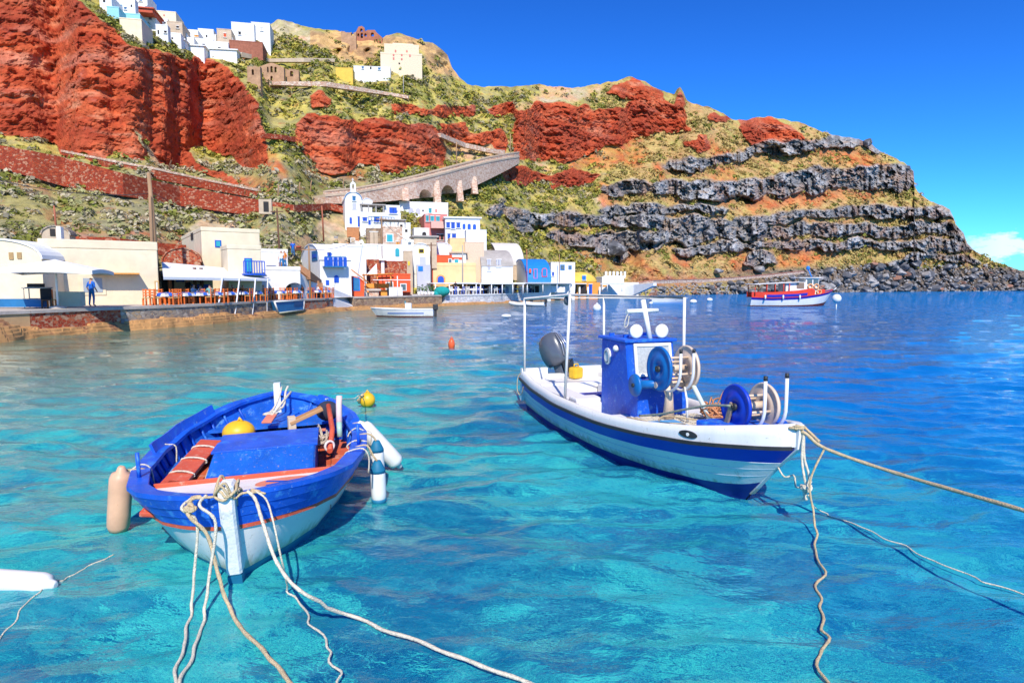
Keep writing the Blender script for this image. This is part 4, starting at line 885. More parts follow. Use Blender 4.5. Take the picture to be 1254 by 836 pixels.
house('tan_wall_house', 'peach wall below the blank white block', 'house', 569, 593, 297, 325, 80, 12, 3, None, mat('pale_peach', (.72, .52, .36), .9, .15), 'flat', TANP, par=.1)
# --- front row on the quay
house('tall_gable_house', 'tall narrow white gable with a yellow framed window', 'house', 505.5, 527, 298, 366, 74.5, 10, 6, 497, WH2, 'vaulty', WH2, [('window', 512.5, 304.5, 519.5, 310, DK, dict(frame=YWD)), ('panel', 514, 314.5, 521.5, 326, GL)], rise=.42)
house('grey_annex', 'bluish grey annex below the tall white gable', 'house', 511, 529.5, 325, 366, 72.6, 10, 1.6, None, GL, 'flat', GL, [('panel', 512, 326, 518, 332, SKB)], par=.1)
house('brown_annex', 'narrow brown house between the red cafe and the tall gable', 'house', 495, 506, 308, 366, 71.5, 10, 4, None, TANP, 'flat', TANP, [('window', 499.5, 320, 502, 325, YWD), ('window', 499.5, 335, 502, 346, DK)], par=.1)
house('white_vault', 'short white vault above the bright red band', 'house', 528, 553, 297, 322, 79, 12, 5, None, WH, 'vaulty', WH, [('panel', 531, 304, 537, 311, GL)], rise=.3)
house('red_band_house', 'bright red flat-roofed house behind the cream restaurant', 'house', 529.5, 554, 313, 345, 77, 10, 3, None, RD, 'flat', RD, [('door', 549, 316.5, 553.5, 324, GLS, dict(frame=WH2))], par=.1)
house('small_white_house', 'small white house with a red awning right of the bright red band', 'house', 553, 571, 310, 345, 79, 10, 3, None, WH2, 'slab', TANP, [('awning', 553, 315, 566, 318, RD), ('door', 556, 317, 562, 326, TQ, dict(frame=WH))])
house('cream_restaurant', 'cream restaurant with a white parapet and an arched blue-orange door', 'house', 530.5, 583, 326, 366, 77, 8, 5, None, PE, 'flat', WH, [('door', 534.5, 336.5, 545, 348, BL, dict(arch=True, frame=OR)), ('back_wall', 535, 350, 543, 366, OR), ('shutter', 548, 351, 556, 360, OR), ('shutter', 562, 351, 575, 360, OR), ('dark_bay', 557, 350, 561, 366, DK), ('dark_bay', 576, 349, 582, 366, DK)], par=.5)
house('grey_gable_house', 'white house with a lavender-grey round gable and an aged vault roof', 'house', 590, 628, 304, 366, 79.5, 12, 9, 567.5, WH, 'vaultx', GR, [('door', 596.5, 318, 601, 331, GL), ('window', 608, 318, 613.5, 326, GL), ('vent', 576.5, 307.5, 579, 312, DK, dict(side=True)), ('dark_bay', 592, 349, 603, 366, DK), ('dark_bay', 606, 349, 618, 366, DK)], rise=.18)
house('stone_vault_house', 'unpainted tan stone vault with a dark arch, behind the white front row', 'house', 609, 641, 295, 325, 96, 14, 10, 590, TANP, 'vaultx', mat('aged_white_roof', (.62, .58, .52), .9, .1), [('window', 598.5, 299, 601.5, 304, DK, dict(side=True))], arches=[(623, 309, 631, 322)], rise=.3)
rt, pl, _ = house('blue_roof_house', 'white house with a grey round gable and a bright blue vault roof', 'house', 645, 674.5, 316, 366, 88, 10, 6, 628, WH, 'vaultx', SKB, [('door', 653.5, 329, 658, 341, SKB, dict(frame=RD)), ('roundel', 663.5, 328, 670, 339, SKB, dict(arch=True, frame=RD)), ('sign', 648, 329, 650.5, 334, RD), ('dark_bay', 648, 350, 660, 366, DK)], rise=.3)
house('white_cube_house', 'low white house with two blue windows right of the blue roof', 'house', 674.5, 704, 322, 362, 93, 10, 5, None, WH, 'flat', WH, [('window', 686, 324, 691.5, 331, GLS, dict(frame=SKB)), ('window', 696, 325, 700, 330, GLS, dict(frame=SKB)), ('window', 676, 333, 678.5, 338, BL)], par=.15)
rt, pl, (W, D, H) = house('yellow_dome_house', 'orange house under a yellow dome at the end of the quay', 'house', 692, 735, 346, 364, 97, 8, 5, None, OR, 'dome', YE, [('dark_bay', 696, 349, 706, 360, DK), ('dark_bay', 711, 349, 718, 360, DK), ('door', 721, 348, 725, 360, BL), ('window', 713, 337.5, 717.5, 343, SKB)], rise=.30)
[MB().lathe([(.17, -.3), (.15, 1.8)], 8, Matrix.Translation((W*q, -.7, 0))).build('column', WH, rt) for q in (.05, .38, .62, .95)]
house('white_merlon_house', 'white terrace with toothed parapet right of the yellow dome', 'house', 737, 764, 340, 362, 106, 8, 4, None, WH, 'flat', WH, [('panel', 738, 349, 744, 351, OR)], par=.2)
rt, pl, (W, D, H) = house('white_quay_house', 'white stepped block beside the toothed terrace', 'house', 744, 782, 347, 362, 108, 10, 4, None, WH2, 'flat', WH2, par=.2)
b = MB(); [b.box((W*(.05+.12*i)-.6, .3, H+1.9), (.4, .3, .9)) for i in range(6)]; b.box((W*.32-.6, .3, H+1.3), (W*.7, .3, .4)); b.build('merlons', WH, rt)
strip_wall('ramp_wall', 'long white ramp wall falling toward the moored boats', 'wall', [(712, 362.5, 366, 101), (735, 358, 365, 104), (760, 352, 363.5, 108), (776, 348.5, 361, 112), (800, 346.5, 350, 118)], .8, WH)
strip_wall('path_wall', 'thin red path wall running above the boulders', 'wall', [(772, 347.5, 353, 117), (800, 343.5, 347.5, 128), (830, 342.5, 346.5, 138), (860, 342, 346, 146), (900, 340, 343, 156), (945, 336, 339, 166), (985, 332, 334.5, 176)], .8, PINKST, cap=.1, capm=mat('red_path', (.50, .2, .13), .9, .3, .8))
# --- canopies of the right restaurants
def canopy(label, p0, p1, py, Y0, Y1, depth, n, m=CLOTH):
    a = at(p0, py, Y0+shift_back(p0)); b_ = at(p1, py, Y1+shift_back(p1)); root = thing('canopy', label, 'canopy', a, math.atan2((b_-a).y, (b_-a).x)); W = (b_-a).xy.length
    MB().bev((W/2, depth/2, -.03), (W, depth, .16), r=.04).build('sheet', m, root); 
    for i in range(n): MB().tube([(W*(i+.15)/(n-.7), .12, -.1), (W*(i+.15)/(n-.7), .12, ZQ-a.z-.1)], .075, 6).build('post', STEEL, root)
    return root
canopy('long white canopy before the cream restaurant', 531, 586, 346.5, 70.5, 73.5, 5.0, 4)
canopy('white canopy before the grey-gabled house', 587, 643, 347, 73.8, 77.5, 5.0, 5)
canopy('white canopy before the blue-roofed house', 643.5, 701, 346.5, 79, 92, 5.5, 4)
canopy('thin white canopy before the orange house', 701.5, 765, 347.2, 94, 104, 3.5, 4)
# --- awning of the orange-chair restaurant
a0 = qp(197, 2.6); aw = thing('awning', 'sloping white awning over the orange chairs', 'awning', (a0.x, a0.y, ZQ)); inv = -V((a0.x, a0.y, 0))
f0 = at(200, 339, quay_edge(200)+1.2); f1 = at(331, 341.5, quay_edge(331)-.2); r0 = at(198, 321, quay_edge(200)+6.5); r1 = at(322, 332, quay_edge(325)+5); bz_ = V((0, 0, -ZQ))
n = 12; vs = []; fs = []
for i in range(n+1):
    f = f0.lerp(f1, i/n); r_ = r0.lerp(r1, i/n); md = f.lerp(r_, .5); s_ = -.10*math.sin(math.pi*((i*3) % n)/n) if i % 4 else 0
    vs += [f+inv+bz_, md+inv+bz_+V((0, 0, s_)), r_+inv+bz_, f+inv+bz_-V((0, 0, .05)), md+inv+bz_+V((0, 0, s_-.05)), r_+inv+bz_-V((0, 0, .05)), f+inv+bz_-V((0, 0, .17))+V((.01, -.01, 0)), f+inv+bz_-V((0, 0, .17))+V((-.03, .03, 0))]
for i in range(n):
    k = i*8; j = k+8
    fs += [(k, j, j+1, k+1), (k+1, j+1, j+2, k+2), (k+3, k+4, j+4, j+3), (k+4, k+5, j+5, j+4), (k, k+6, j+6, j), (k+3, j+3, j+7, k+7), (k+2, j+2, j+5, k+5), (k+6, k+7, j+7, j+6)]
MB().add(vs, fs).build('canvas', CLOTH, aw, recalc=False)
for px in (265, 287, 309, 327):
    t_ = f0.lerp(f1, (px-200)/131)+inv+bz_; q = qp(px, -.25, .0)+inv
    MB().tube([t_, (q.x, q.y, .1-ZQ)], .055, 6).build('post', STEEL, aw)
for px, m_ in ((209, OR), (240, DWOOD), (248, DWOOD), (291, DWOOD)):
    q = qp(px, 5.0); MB().tube([(q.x+inv.x, q.y+inv.y, 0), (q.x+inv.x, q.y+inv.y, 2.5)], .12, 6).build('post', mat('brown_post', (.38, .13, .05), .7) if m_ is OR else m_, aw)
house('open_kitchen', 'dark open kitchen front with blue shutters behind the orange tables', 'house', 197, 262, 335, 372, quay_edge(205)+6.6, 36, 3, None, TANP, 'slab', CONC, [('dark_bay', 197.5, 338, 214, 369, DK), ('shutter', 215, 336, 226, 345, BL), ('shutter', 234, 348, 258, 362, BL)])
# --- parasol, grill, the counter's things
def parasol(px, py_base, Y, label, w, h):
    o = at(px, py_base, Y); o.z = ZQ; r_ = thing('parasol', label, 'parasol', o, rad(20)); hw = w/2
    b = MB(); R = [V((-hw, -hw, 0)), V((hw, -hw, 0)), V((hw, hw, 0)), V((-hw, hw, 0))]; vs = [V((0, 0, h))]; 
    ring = []
    for i in range(4):
        for k in range(6): ring.append(R[i].lerp(R[(i+1) % 4], k/6)+V((0, 0, h-.62-.10*math.sin(math.pi*k/6)*-1)))
    vs += ring+[v-V((0, 0, .2)) for v in ring]; nr_ = len(ring); fs = [(0, 1+i, 1+(i+1) % nr_) for i in range(nr_)]+[(1+i, 1+nr_+i, 1+nr_+(i+1) % nr_, 1+(i+1) % nr_) for i in range(nr_)]
    cn = b.add(vs, fs).build('canopy', CLOTH, r_, recalc=False); sd = cn.modifiers.new('s', 'SOLIDIFY'); sd.thickness = .03
    MB().tube([(0, 0, 0), (0, 0, h-.05)], .05, 8).build('pole', STEEL, r_); MB().lathe([(.4, 0), (.4, .1), (.08, .16)], 12).build('base', CONC, r_)
    b = MB(); [b.tube([(0, 0, h-.5), (v.x*.96, v.y*.96, h-.68)], .02, 4) for v in R]; b.build('ribs', STEEL, r_)
    return r_
parasol(71, 374, 33.6, 'large square white parasol before the cream taverna', 4.4, 2.62)
o = at(30, 372, 34.6); o.z = ZQ; g = thing('grill_trolley', 'steel grill trolley under the vaulted gable', 'trolley', o, rad(10)); b = MB()
for x in (0, 1.1):
    for y in (0, .5): b.tube([(x, y, 0), (x, y, 1.1)], .03, 5)
b.build('frame', GR, g); MB().box((.55, .25, .5), (1.2, .6, .05)).box((.55, .25, 1.1), (1.25, .62, .08)).build('shelves', GR, g); MB().bev((.5, .25, 1.24), (.7, .4, .2)).build('grill_box', DK, g)
# ------------------------------------------------------------------ tables, chairs
def make_chair(label, m, name='wooden_chair', group=None):
    r_ = thing(name, label, 'chair', (0, 0, 0), 0, group)
    MB().bev((0, 0, .45), (.44, .44, .05)).build('seat', mat('rush_seat', (.55, .36, .14), .9) if m is ORW else m, r_)
    b = MB()
    for x in (-.2, .2): b.box((x, .21, .72), (.05, .05, .58))
    for z in (.62, .78, .94): b.box((0, .21, z), (.36, .03, .07))
    b.build('backrest', m, r_)
    for x in (-.19, .19):
        for y in (-.19, .2): MB().box((x, y, .22), (.06, .06, .44)).build('leg', m, r_)
    return r_
def make_table(label, top, over, name='dining_table', group=None):
    r_ = thing(name, label, 'table', (0, 0, 0), 0, group)
    MB().bev((0, 0, .73), (.85, .85, .04)).build('tabletop', WOOD, r_)
    for x in (-.36, .36):
        for y in (-.36, .36): MB().box((x, y, .355), (.06, .06, .71)).build('leg', DWOOD if over is None else ORW, r_)
    return r_
def make_cloth(label, m, group, s=1.0, drop=.22, rot=0.0, z=.756):
    """square cloth lying on a table, its edge hanging"""
    n = 9; vs = []; fs = []
    for i in range(n):
        for j in range(n):
            x = (i/(n-1)-.5)*(s+2*drop); y = (j/(n-1)-.5)*(s+2*drop); e = max(abs(x), abs(y))-s/2
            k = 1 if e <= 0 else 1-(e*.75)/max(abs(x), abs(y)); p = V((x*k, y*k, z-max(0, e)*.95+.012*math.sin(i*2.1+j*1.3)*(e > 0)))
            p.rotate(Matrix.Rotation(rot, 3, 'Z')); vs.append(p)
    fs = [(i*n+j, (i+1)*n+j, (i+1)*n+j+1, i*n+j+1) for i in range(n-1) for j in range(n-1)]
    o = MB().add(vs, fs).build('tablecloth', m, None, recalc=False); o.modifiers.new('s', 'SOLIDIFY').thickness = .012
    return tag(o, label, 'tablecloth', group)
GT, GC, GB = 'tables along the quay edge', 'orange chairs along the quay edge', 'cloths on the quay tables'
tb0 = make_table('orange-legged table at the quay edge under blue and white cloths', WOOD, 1, group=GT)
ch0 = make_chair('orange wooden chair at a blue-clothed quay table', ORW, group=GC)
cw0 = make_cloth('white cloth spread under a blue one on a quay table', CLOTH, GB, .86, .24)
cb0 = make_cloth('blue cloth laid cornerwise over a white one on a quay table', BCLOTH, GB, .80, .22, rad(45), .775)
first = True
def place(proto, x, y, z, rz, fresh):
    o = proto if fresh else copy_tree(proto)
    o.location = (x, y, z); o.rotation_euler = (0, 0, rz); return o
k = 0; nch = 0
TBL = [(203, 1.3), (212, 3.4), (226, 1.4), (241, 2.9), (245, 1.3), (262, 1.4), (271, 3.2), (278, 1.3), (294, 1.4), (300, 3.2), (312, 1.3), (322, 2.6), (341, 1.4), (352, 2.4), (361, 1.3), (372, 2.4), (386, 1.4), (397, 1.5)]
for i, (px, bk) in enumerate(TBL):
    p = qp(px, bk); az = math.atan2((qp(px+8)-qp(px-8)).y, (qp(px+8)-qp(px-8)).x)
    place(tb0, p.x, p.y, ZQ, az, i == 0); place(cw0, p.x, p.y, ZQ, az+random.uniform(-.1, .1), i == 0); place(cb0, p.x, p.y, ZQ, az+random.uniform(-.1, .1), i == 0)
    for q in range(4):
        if random.random() < .2: continue
        an = az+q*math.pi/2+random.uniform(-.15, .15); r_ = .72+random.uniform(-.05, .12)
        place(ch0, p.x+math.sin(an)*r_, p.y-math.cos(an)*r_, ZQ, an+math.pi, nch == 0); nch += 1
for px, bk, rz in ((180, 1.2, .4), (184, 1.6, 2.0), (190, 1.4, 1.1), (193, 2.4, -.6), (332, 1.6, .3), (336, 2.2, 2.5), (405, 1.6, 1.2)):
    p = qp(px, bk); place(ch0, p.x, p.y, ZQ, rz, False)
p = at(62, 376, 34.4); place(ch0, p.x, p.y, ZQ, 1.0, False)['label'] = 'orange chair standing alone beside the parasol pole'
p = at(57, 376, 33.8); jk = thing('jacket_chair', 'dark chair with a black jacket beside the orange chair', 'chair', (p.x, p.y, ZQ), .6)
for c in list(ch0.children):
    d = c.copy(); d.data = c.data.copy(); d.data.materials.clear(); d.data.materials.append(DWOOD); COL.objects.link(d); d.parent = jk
MB().bev((0, .22, .8), (.5, .16, .55), r=.06).bev((0, .1, .5), (.46, .3, .1), r=.05).build('jacket', mat('black_cloth', (.02, .02, .025), .9), jk)
# white chairs and tables of the right restaurants
WG, WT, WC = 'white chairs behind the whitewashed wall', 'tables behind the whitewashed wall', 'cloths on the right tables'
wc0 = make_chair('white chair at a table behind the whitewashed quay wall', WH, 'white_chair', WG); bc0 = make_chair('blue chair at a table behind the whitewashed quay wall', BL, 'blue_chair', 'blue chairs behind the whitewashed wall')
wt0 = make_table('table under a white cloth behind the whitewashed quay wall', WH, None, group=WT); wl0 = make_cloth('white cloth on a table behind the whitewashed quay wall', CLOTH, WC, .86, .24)
for i in range(15):
    px = 550+i*9.3+random.uniform(-1, 1); p = qp(px, 1.8+(i % 3)*.9); place(wt0, p.x, p.y, ZQ, .3, i == 0); place(wl0, p.x, p.y, ZQ, .3, i == 0)
    for q in range(3):
        an = .3+q*2.1+random.uniform(-.3, .3); pr_, ix = ((wc0, 'w') if q != 1 else (bc0, 'b'))
        place(pr_, p.x+math.sin(an)*.75, p.y-math.cos(an)*.75, ZQ, an+math.pi, i == 0 and q < 2)

strip_wall('stair_wall', 'brown sloping parapet of the stairs left of the balcony house', 'wall', [(367, 323, 331, 56.5), (380, 332, 342, 56.8), (394, 343, 350, 57)], .3, MATS['brown_plaster'])
# ================================================================== WALLS AND PATHS ON THE SLOPE
def gy_(px, py, f=.985): return ground_Y(px, py)*f
def wall_pts(P, f=.98): return [(x, t, b, gy_(x, b, f)) for x, t, b in P]
strip_wall('retaining_wall', 'long red stone retaining wall crossing the slope above the white houses', 'wall',
           wall_pts([(-120, 158, 190), (-60, 166, 198), (0, 178, 207), (40, 185, 218), (75, 192, 228), (150, 212, 240), (220, 228, 252), (300, 242, 263), (360, 251, 260), (405, 249, 257), (426, 254, 262)]), .8, REDST)
strip_wall('parapet_wall', 'thin parapet with a pale coping along the upper red path', 'wall',
           wall_pts([(75, 186, 194), (130, 197, 206), (190, 208, 219), (250, 221, 231), (315, 234, 243)], 1.0), .5, REDST, cap=.3, capm=PINKST)
o = at(325, 259, gy_(325, 263, .975)); ng = thing('niche_house', 'small pale doorway hut set into the red retaining wall', 'hut', o, rad(15))
MB().bev((0, .5, .6), (1.5, 1, 1.8)).build('wall', TANP, ng); MB().box((.1, -.03, .6), (.6, .08, 1.2)).build('door', DK, ng)
strip_wall('terrace_wall', 'short dry-stone wall across the gully between two red cliffs', 'wall', wall_pts([(322, 163, 169), (345, 165, 171), (362, 168, 174)]), .7, REDST)
strip_wall('terrace_wall', 'low brown terrace wall below the ruined houses at the top', 'wall', wall_pts([(296, 64, 70), (330, 72, 76), (372, 71, 76), (410, 72, 76)]), .8, TANP)
strip_wall('terrace_wall', 'pale terrace wall crossing the upper slope below the big mansion', 'wall', wall_pts([(330, 100, 104), (400, 100, 106), (470, 112, 116), (500, 117, 121)]), .8, PINKST)
strip_wall('terrace_wall', 'pinkish dry-stone wall at the head of the ramp', 'wall', wall_pts([(540, 163, 168), (570, 175, 181), (600, 182, 187), (618, 184, 190)]), .8, PINKST)
# ramp on arches
RP = [(398, 241, 249), (430, 238, 250), (470, 231, 247), (510, 222, 243), (545, 213, 240), (575, 205, 231), (600, 199, 219), (622, 195, 208), (636, 193, 200)]
rw = wall_pts(RP, .955); ra = strip_wall('ramp_on_arches', 'pink stone ramp carried on two arches, climbing to the right', 'ramp', rw, 3.2, PINKST, cap=.35, capm=TANP)
msn = [c for c in ra.children if c.name.startswith('masonry')][0]
for (cxp, t, b_, hw) in ((521, 232, 242, 6.5), (549, 227, 240, 7.0)):
    Yc = float(np.interp(cxp, [p[0] for p in rw], [p[3] for p in rw])); a = at(cxp-hw, t, Yc); c = at(cxp+hw, b_, Yc)
    i = max(j for j in range(len(RP)-1) if RP[j][0] <= cxp); d = at(RP[i+1][0], 220, rw[i+1][3])-at(RP[i][0], 220, rw[i][3]); yw = math.atan2(d.y, d.x)
    W_ = (c-a).xy.length/max(.3, math.cos(yw)); cm_ = MB().prism(arch_poly(-W_/2, W_/2, c.z-1, a.z, W_*.42), (0, -2, 0), (0, 2.4, 0))
    mid = at(cxp, t, Yc); cm_.v = [tuple((Matrix.Rotation(yw, 3, 'Z') @ V((v[0], v[1], v[2]-mid.z)))+mid-ra.location) for v in cm_.v]
    try: cut(msn, cm_)
    except Exception as e: print('cut', e)
for (px, t, b_) in ((496, 229, 239), (534, 221, 243), (562, 221, 241), (580, 216, 232)):
    Yc = float(np.interp(px, [p[0] for p in rw], [p[3] for p in rw])); o = at(px, b_, Yc-.1); h = at(px, t, Yc).z-o.z
    r_ = thing('buttress', {496: 'leftmost small sloping buttress of the pink ramp', 534: 'tall sloping buttress between the two ramp arches', 562: 'tall sloping buttress right of the two ramp arches', 580: 'sloping buttress nearest the top of the ramp'}[px], 'buttress', o, rad(20))
    MB().prism([V((-.55, 0, -1)), V((-.55, -h*.42-.3, -1)), V((-.55, 0, h))], (0, 0, 0), (1.1, 0, 0)).build('masonry', PINKST, r_)
strip_wall('parapet_wall', 'upper parapet of the pink ramp, running behind the church', 'wall', [(p[0], p[1]-6, p[1]+2, q[3]+3.2) for p, q in zip(RP, rw)], .5, PINKST, cap=.25, capm=TANP)
# ================================================================== UPPER TOWN AND RUINS
UW = [  # l, r, top, base, wall, left, openings, label
 (122, 137, -6, 8, WH, None, [('window', 126, -2, 129, 3, DK)], 'white house at the very top edge, leftmost on the skyline'),
 (139, 166, -2, 15, WH, 136, [('door', 147, 6, 150, 11, BL2), ('window', 152, 9, 155, 12, BL2), ('window', 160, 6, 162, 9, DK)], 'white house with two small blue windows above the turquoise terrace'),
 (165, 181, -8, 12, WH2, None, [('window', 170, -2, 174, 2, BL2)], 'tall white house cut off by the top edge, above the red roof'),
 (131, 146, 9, 19, mat('turquoise_wash', (.30, .62, .66), .8, .1), None, [], 'pale turquoise terrace wall, upper of two'),
 (149, 172, 17, 28, MATS['turquoise_wash'], None, [], 'pale turquoise terrace wall, lower of two'),
 (147, 174, 23, 40, CR, None, [], 'large blank cream retaining wall under the turquoise terrace'),
 (170, 191, 13, 28, WH2, None, [('window', 182, 20, 186, 25, GLS)], 'pale house under a red tiled roof'),
 (191, 216, 14, 30, CR, None, [('window', 200, 18, 202, 20, PK)], 'long cream house on the skyline right of the red roof'),
 (191, 206, 31, 46, WH, 178, [('window', 193, 37, 195, 42, DK), ('window', 201, 38, 204, 41, DK)], 'white house with two dark windows above the green slope'),
 (205, 224, 27, 46, TANP, None, [('window', 216, 32, 219, 35, DK)], 'tan stone house leaning down the skyline slope'),
 (205, 222, 41, 53, WH, None, [('vent', 210, 46, 212, 48, DK)], 'small white house below the tan stone house'),
 (227, 243, 37, 49, WH, None, [('window', 238, 43, 243, 46, OR)], 'white house with an orange shutter on the skyline dip'),
 (243, 262, 36, 50, WH, None, [('window', 252, 43, 254, 46, DK)], 'white house at the lowest point of the skyline dip'),
 (238, 262, 48, 59, WH, None, [('window', 248, 54, 251, 57, DK)], 'white terrace house below the skyline dip'),
 (262, 280, 52, 63, WH2, None, [('window', 267, 58, 270, 61, DK)], 'low white terrace house left of the brick wall'),
 (266, 284, 36, 56, TANP, None, [('window', 274, 41, 277, 46, RD)], 'tan gabled house left of the large white house'),
 (284, 312, 28, 53, WH, 264, [('window', 292, 39, 295, 43, DK), ('niche', 299, 39, 304, 43, WH2)], 'large white house on the skyline above the brick wall'),
 (308, 331, 28, 46, WH, None, [('window', 319, 34, 322, 38, WH2)], 'white house at the right end of the skyline town'),
 (149, 158, 0, 9, WH2, None, [('vent', 152, 3, 154, 6, DK)], 'tiny white cube between the blue-windowed house and the turquoise terrace'),
 (197, 206, 24, 32, WH2, None, [('vent', 201, 27, 203, 29, DK)], 'tiny white house directly below the long cream house'),
 (221, 229, 42, 49, WH, None, [('vent', 224, 44, 226, 46, DK)], 'tiny white house between the tan house and the orange shutter'),
 (229, 238, 47, 54, WH2, None, [], 'tiny blank white hut below the orange shutter'),
 (256, 265, 43, 51, WH2, None, [('vent', 259, 45, 261, 48, DK)], 'tiny white house left of the tan gable'),
 (276, 285, 47, 56, WH, None, [('vent', 279, 50, 281, 52, DK)], 'tiny white annex between the tan gable and the large white house'),
 (301, 309, 41, 51, WH2, None, [('vent', 304, 44, 306, 47, DK)], 'tiny white annex in front of the large white house'),
 (281, 322, 50, 66, mat('brown_brick', (.34, .12, .07), .9, .25, 2, .5, 8), None, [], 'long brown brick retaining wall below the large white house'),
]
for (l, r, t, b_, wm_, lf, ops, lab) in UW:
    Yh = gy_((l+r)/2, max(b_, sky_c[int((l+r)/2-GX0)]+3), .975)
    house('hill_house', lab, 'house', l, r, t, b_, Yh, 12, 5, lf, wm_, 'flat', WH if wm_ not in (TANP,) else TANP, ops, par=.2, foot=5)
b = MB(); o = at(168, 14, gy_(178, 28, .965)); 
rf = house('tiled_roof', 'low red tiled roof slope over the pale skyline house', 'roof', 169, 187, 10, 14, gy_(178, 28, .968), 12, 5, None, mat('red_tiles', (.55, .10, .05), .8, .2, 3), 'slab', MATS['red_tiles'], foot=.1)
for (l, r, t, b_, lab) in ((214, 226, 49, 54, 'lowest white step of the stairway on the slope'), (226, 250, 56, 61, 'thin white terrace wall below the skyline dip'), (246, 290, 60, 67, 'long white terrace wall left of the brown brick wall')):
    house('terrace_wall', lab, 'wall', l, r, t, b_, gy_((l+r)/2, b_, .97), 8, 2, None, WH, 'slab', WH, foot=4)
# mansion, long house, ruins
rt, pl, (W, D, H) = house('mansion', 'big pale three-tiered mansion below the cave cliff', 'house', 466, 517, 66, 82, gy_(490, 84, .985), 8, 6, None, mat('pale_mansion', (.78, .62, .42), .85, .12), 'flat', MATS['pale_mansion'],
     [('window', 481, 66.5, 483, 69, PK), ('window', 491, 66.5, 493, 69, PK), ('window', 501, 67, 503, 70, PK), ('window', 481, 70.5, 483, 73.5, PK), ('window', 491, 71.5, 493, 74, PK), ('vent', 488, 77, 490, 79, DK)], par=.4, foot=4)
x0, z0 = pl.xz(470, 66); x1, z1 = pl.xz(513, 52); MB().bev(((x0+x1)/2, 3.6, (z0+z1)/2), (x1-x0, 4, z1-z0), r=.08).build('upper_storey', MATS['pale_mansion'], rt)
x0, z0 = pl.xz(480, 52); x1, z1 = pl.xz(506, 49); MB().bev(((x0+x1)/2, 3.8, (z0+z1)/2), (x1-x0, 3, z1-z0), r=.08).build('roof_storey', MATS['pale_mansion'], rt)
for (a_0, b_0, a_1, b_1) in ((483, 58, 485, 61), (497, 58.5, 499, 61)): 
    x0, z1 = pl.xz(a_0, b_0); x1, z0 = pl.xz(a_1, b_1); MB().box(((x0+x1)/2, 1.6, (z0+z1)/2), (x1-x0, .14, z1-z0)).build('window', PK, rt)
house('long_white_house', 'long low white house with three dark windows below the mansion', 'house', 433, 478, 81, 88, gy_(455, 88, .965), 6, 4, None, WH, 'flat', WH, [('window', 443, 81.5, 445.5, 84.5, BL2), ('window', 453, 82, 455, 85, DK), ('window', 463, 83, 466, 86, BL2)], par=.1, foot=4)
house('yellow_house', 'small yellow house left of the long low white house', 'house', 411, 432, 83, 89, gy_(422, 89, .965), 6, 3, None, YE, 'flat', YE, par=.1, foot=3)
def ruin(label, pxl, pxr, pyt, pyb, f, m, holes, gable=False):
    Yh = gy_((pxl+pxr)/2, pyb, f); o = at(pxl, pyb, Yh); pl = Plane(o, rad(6)); r_ = thing('ruined_house', label, 'ruin', o, rad(6)); W, _ = pl.xz(pxr, pyb); _, H = pl.xz(pxl, pyt)
    q = [V((0, 0, -4)), V((W, 0, -4))]
    n = 9
    for i in range(n+1):
        t = 1-i/n; q.append(V((W*t, 0, H*((.72+.28*(1-abs(2*t-1))) if gable else (.8+.2*random.random())))))
    w = MB().prism(q, (0, 0, 0), (0, 1.1, 0)).build('wall', m, r_)
    for h in holes:
        x0, z1 = pl.xz(h[0], h[1]); x1, z0 = pl.xz(h[2], h[3]); cut(w, MB().prism(arch_poly(x0, x1, z0, z1, (x1-x0)*.4), (0, -1, 0), (0, 3, 0)))
    MB().prism([V((0, 0, -4)), V((0, 5, -4)), V((0, 5, H*.5)), V((0, 2, H*.8)), V((0, 1.1, H*.72))], (0, 0, 0), (.8, 0, 0)).build('side_wall', m, r_)
    return r_
OLD = mat('old_masonry', (.46, .27, .15), .95, .3, 1.0, .6, 6, wear=(.3, .12, .07), wearamt=.52)
ruin('roofless ruin with three tall openings on the upper slope', 318, 348, 76, 97, .96, OLD, [(327, 82, 329, 89), (331, 81, 334, 89), (336, 82, 339, 89), (331, 93, 334, 99)], True)
ruin('broken stone ruin left of the ruin with three openings', 303, 319, 80, 98, .965, OLD, [(308, 85, 311, 92)])
ruin('low ruined walls right of the ruin with three openings', 350, 366, 84, 96, .965, OLD, [(355, 87, 359, 94)])
o = at(436, 48, ysky_c[int(450-GX0)]*.99); pl = Plane(o, rad(4)); rc = thing('ruined_church', 'ruined red stone church front with open arches on the skyline', 'ruin', o, rad(4))
W, _ = pl.xz(468, 48); HH = [pl.xz(438, y)[1] for y in (37, 33, 41, 36)]
q = [V((0, 0, -3)), V((W, 0, -3)), V((W, 0, pl.xz(466, 46)[1])), V((pl.xz(461, 40)[0], 0, pl.xz(461, 40)[1])), V((pl.xz(459, 37)[0], 0, pl.xz(459, 37)[1])), V((pl.xz(450, 37)[0], 0, pl.xz(450, 37)[1])), V((pl.xz(447, 39)[0], 0, pl.xz(447, 39)[1])), V((pl.xz(446, 34)[0], 0, pl.xz(446, 34)[1])), V((pl.xz(443, 32)[0], 0, pl.xz(443, 32)[1])), V((pl.xz(439, 33)[0], 0, pl.xz(439, 33)[1])), V((pl.xz(437, 37)[0], 0, pl.xz(437, 37)[1])), V((0, 0, pl.xz(436, 40)[1]))]
w = MB().prism(q, (0, 0, 0), (0, 1.2, 0)).build('wall', mat('ruin_red', (.40, .15, .08), .95, .25, 1), rc)
for h in ((441, 35, 444, 39), (437.5, 41, 440, 45), (441.5, 40.5, 444.5, 47), (446, 41, 449, 45), (454, 40, 458, 45)):
    x0, z1 = pl.xz(h[0], h[1]); x1, z0 = pl.xz(h[2], h[3]); cut(w, MB().prism(arch_poly(x0, x1, z0, z1, (x1-x0)*.5), (0, -1, 0), (0, 3, 0)))
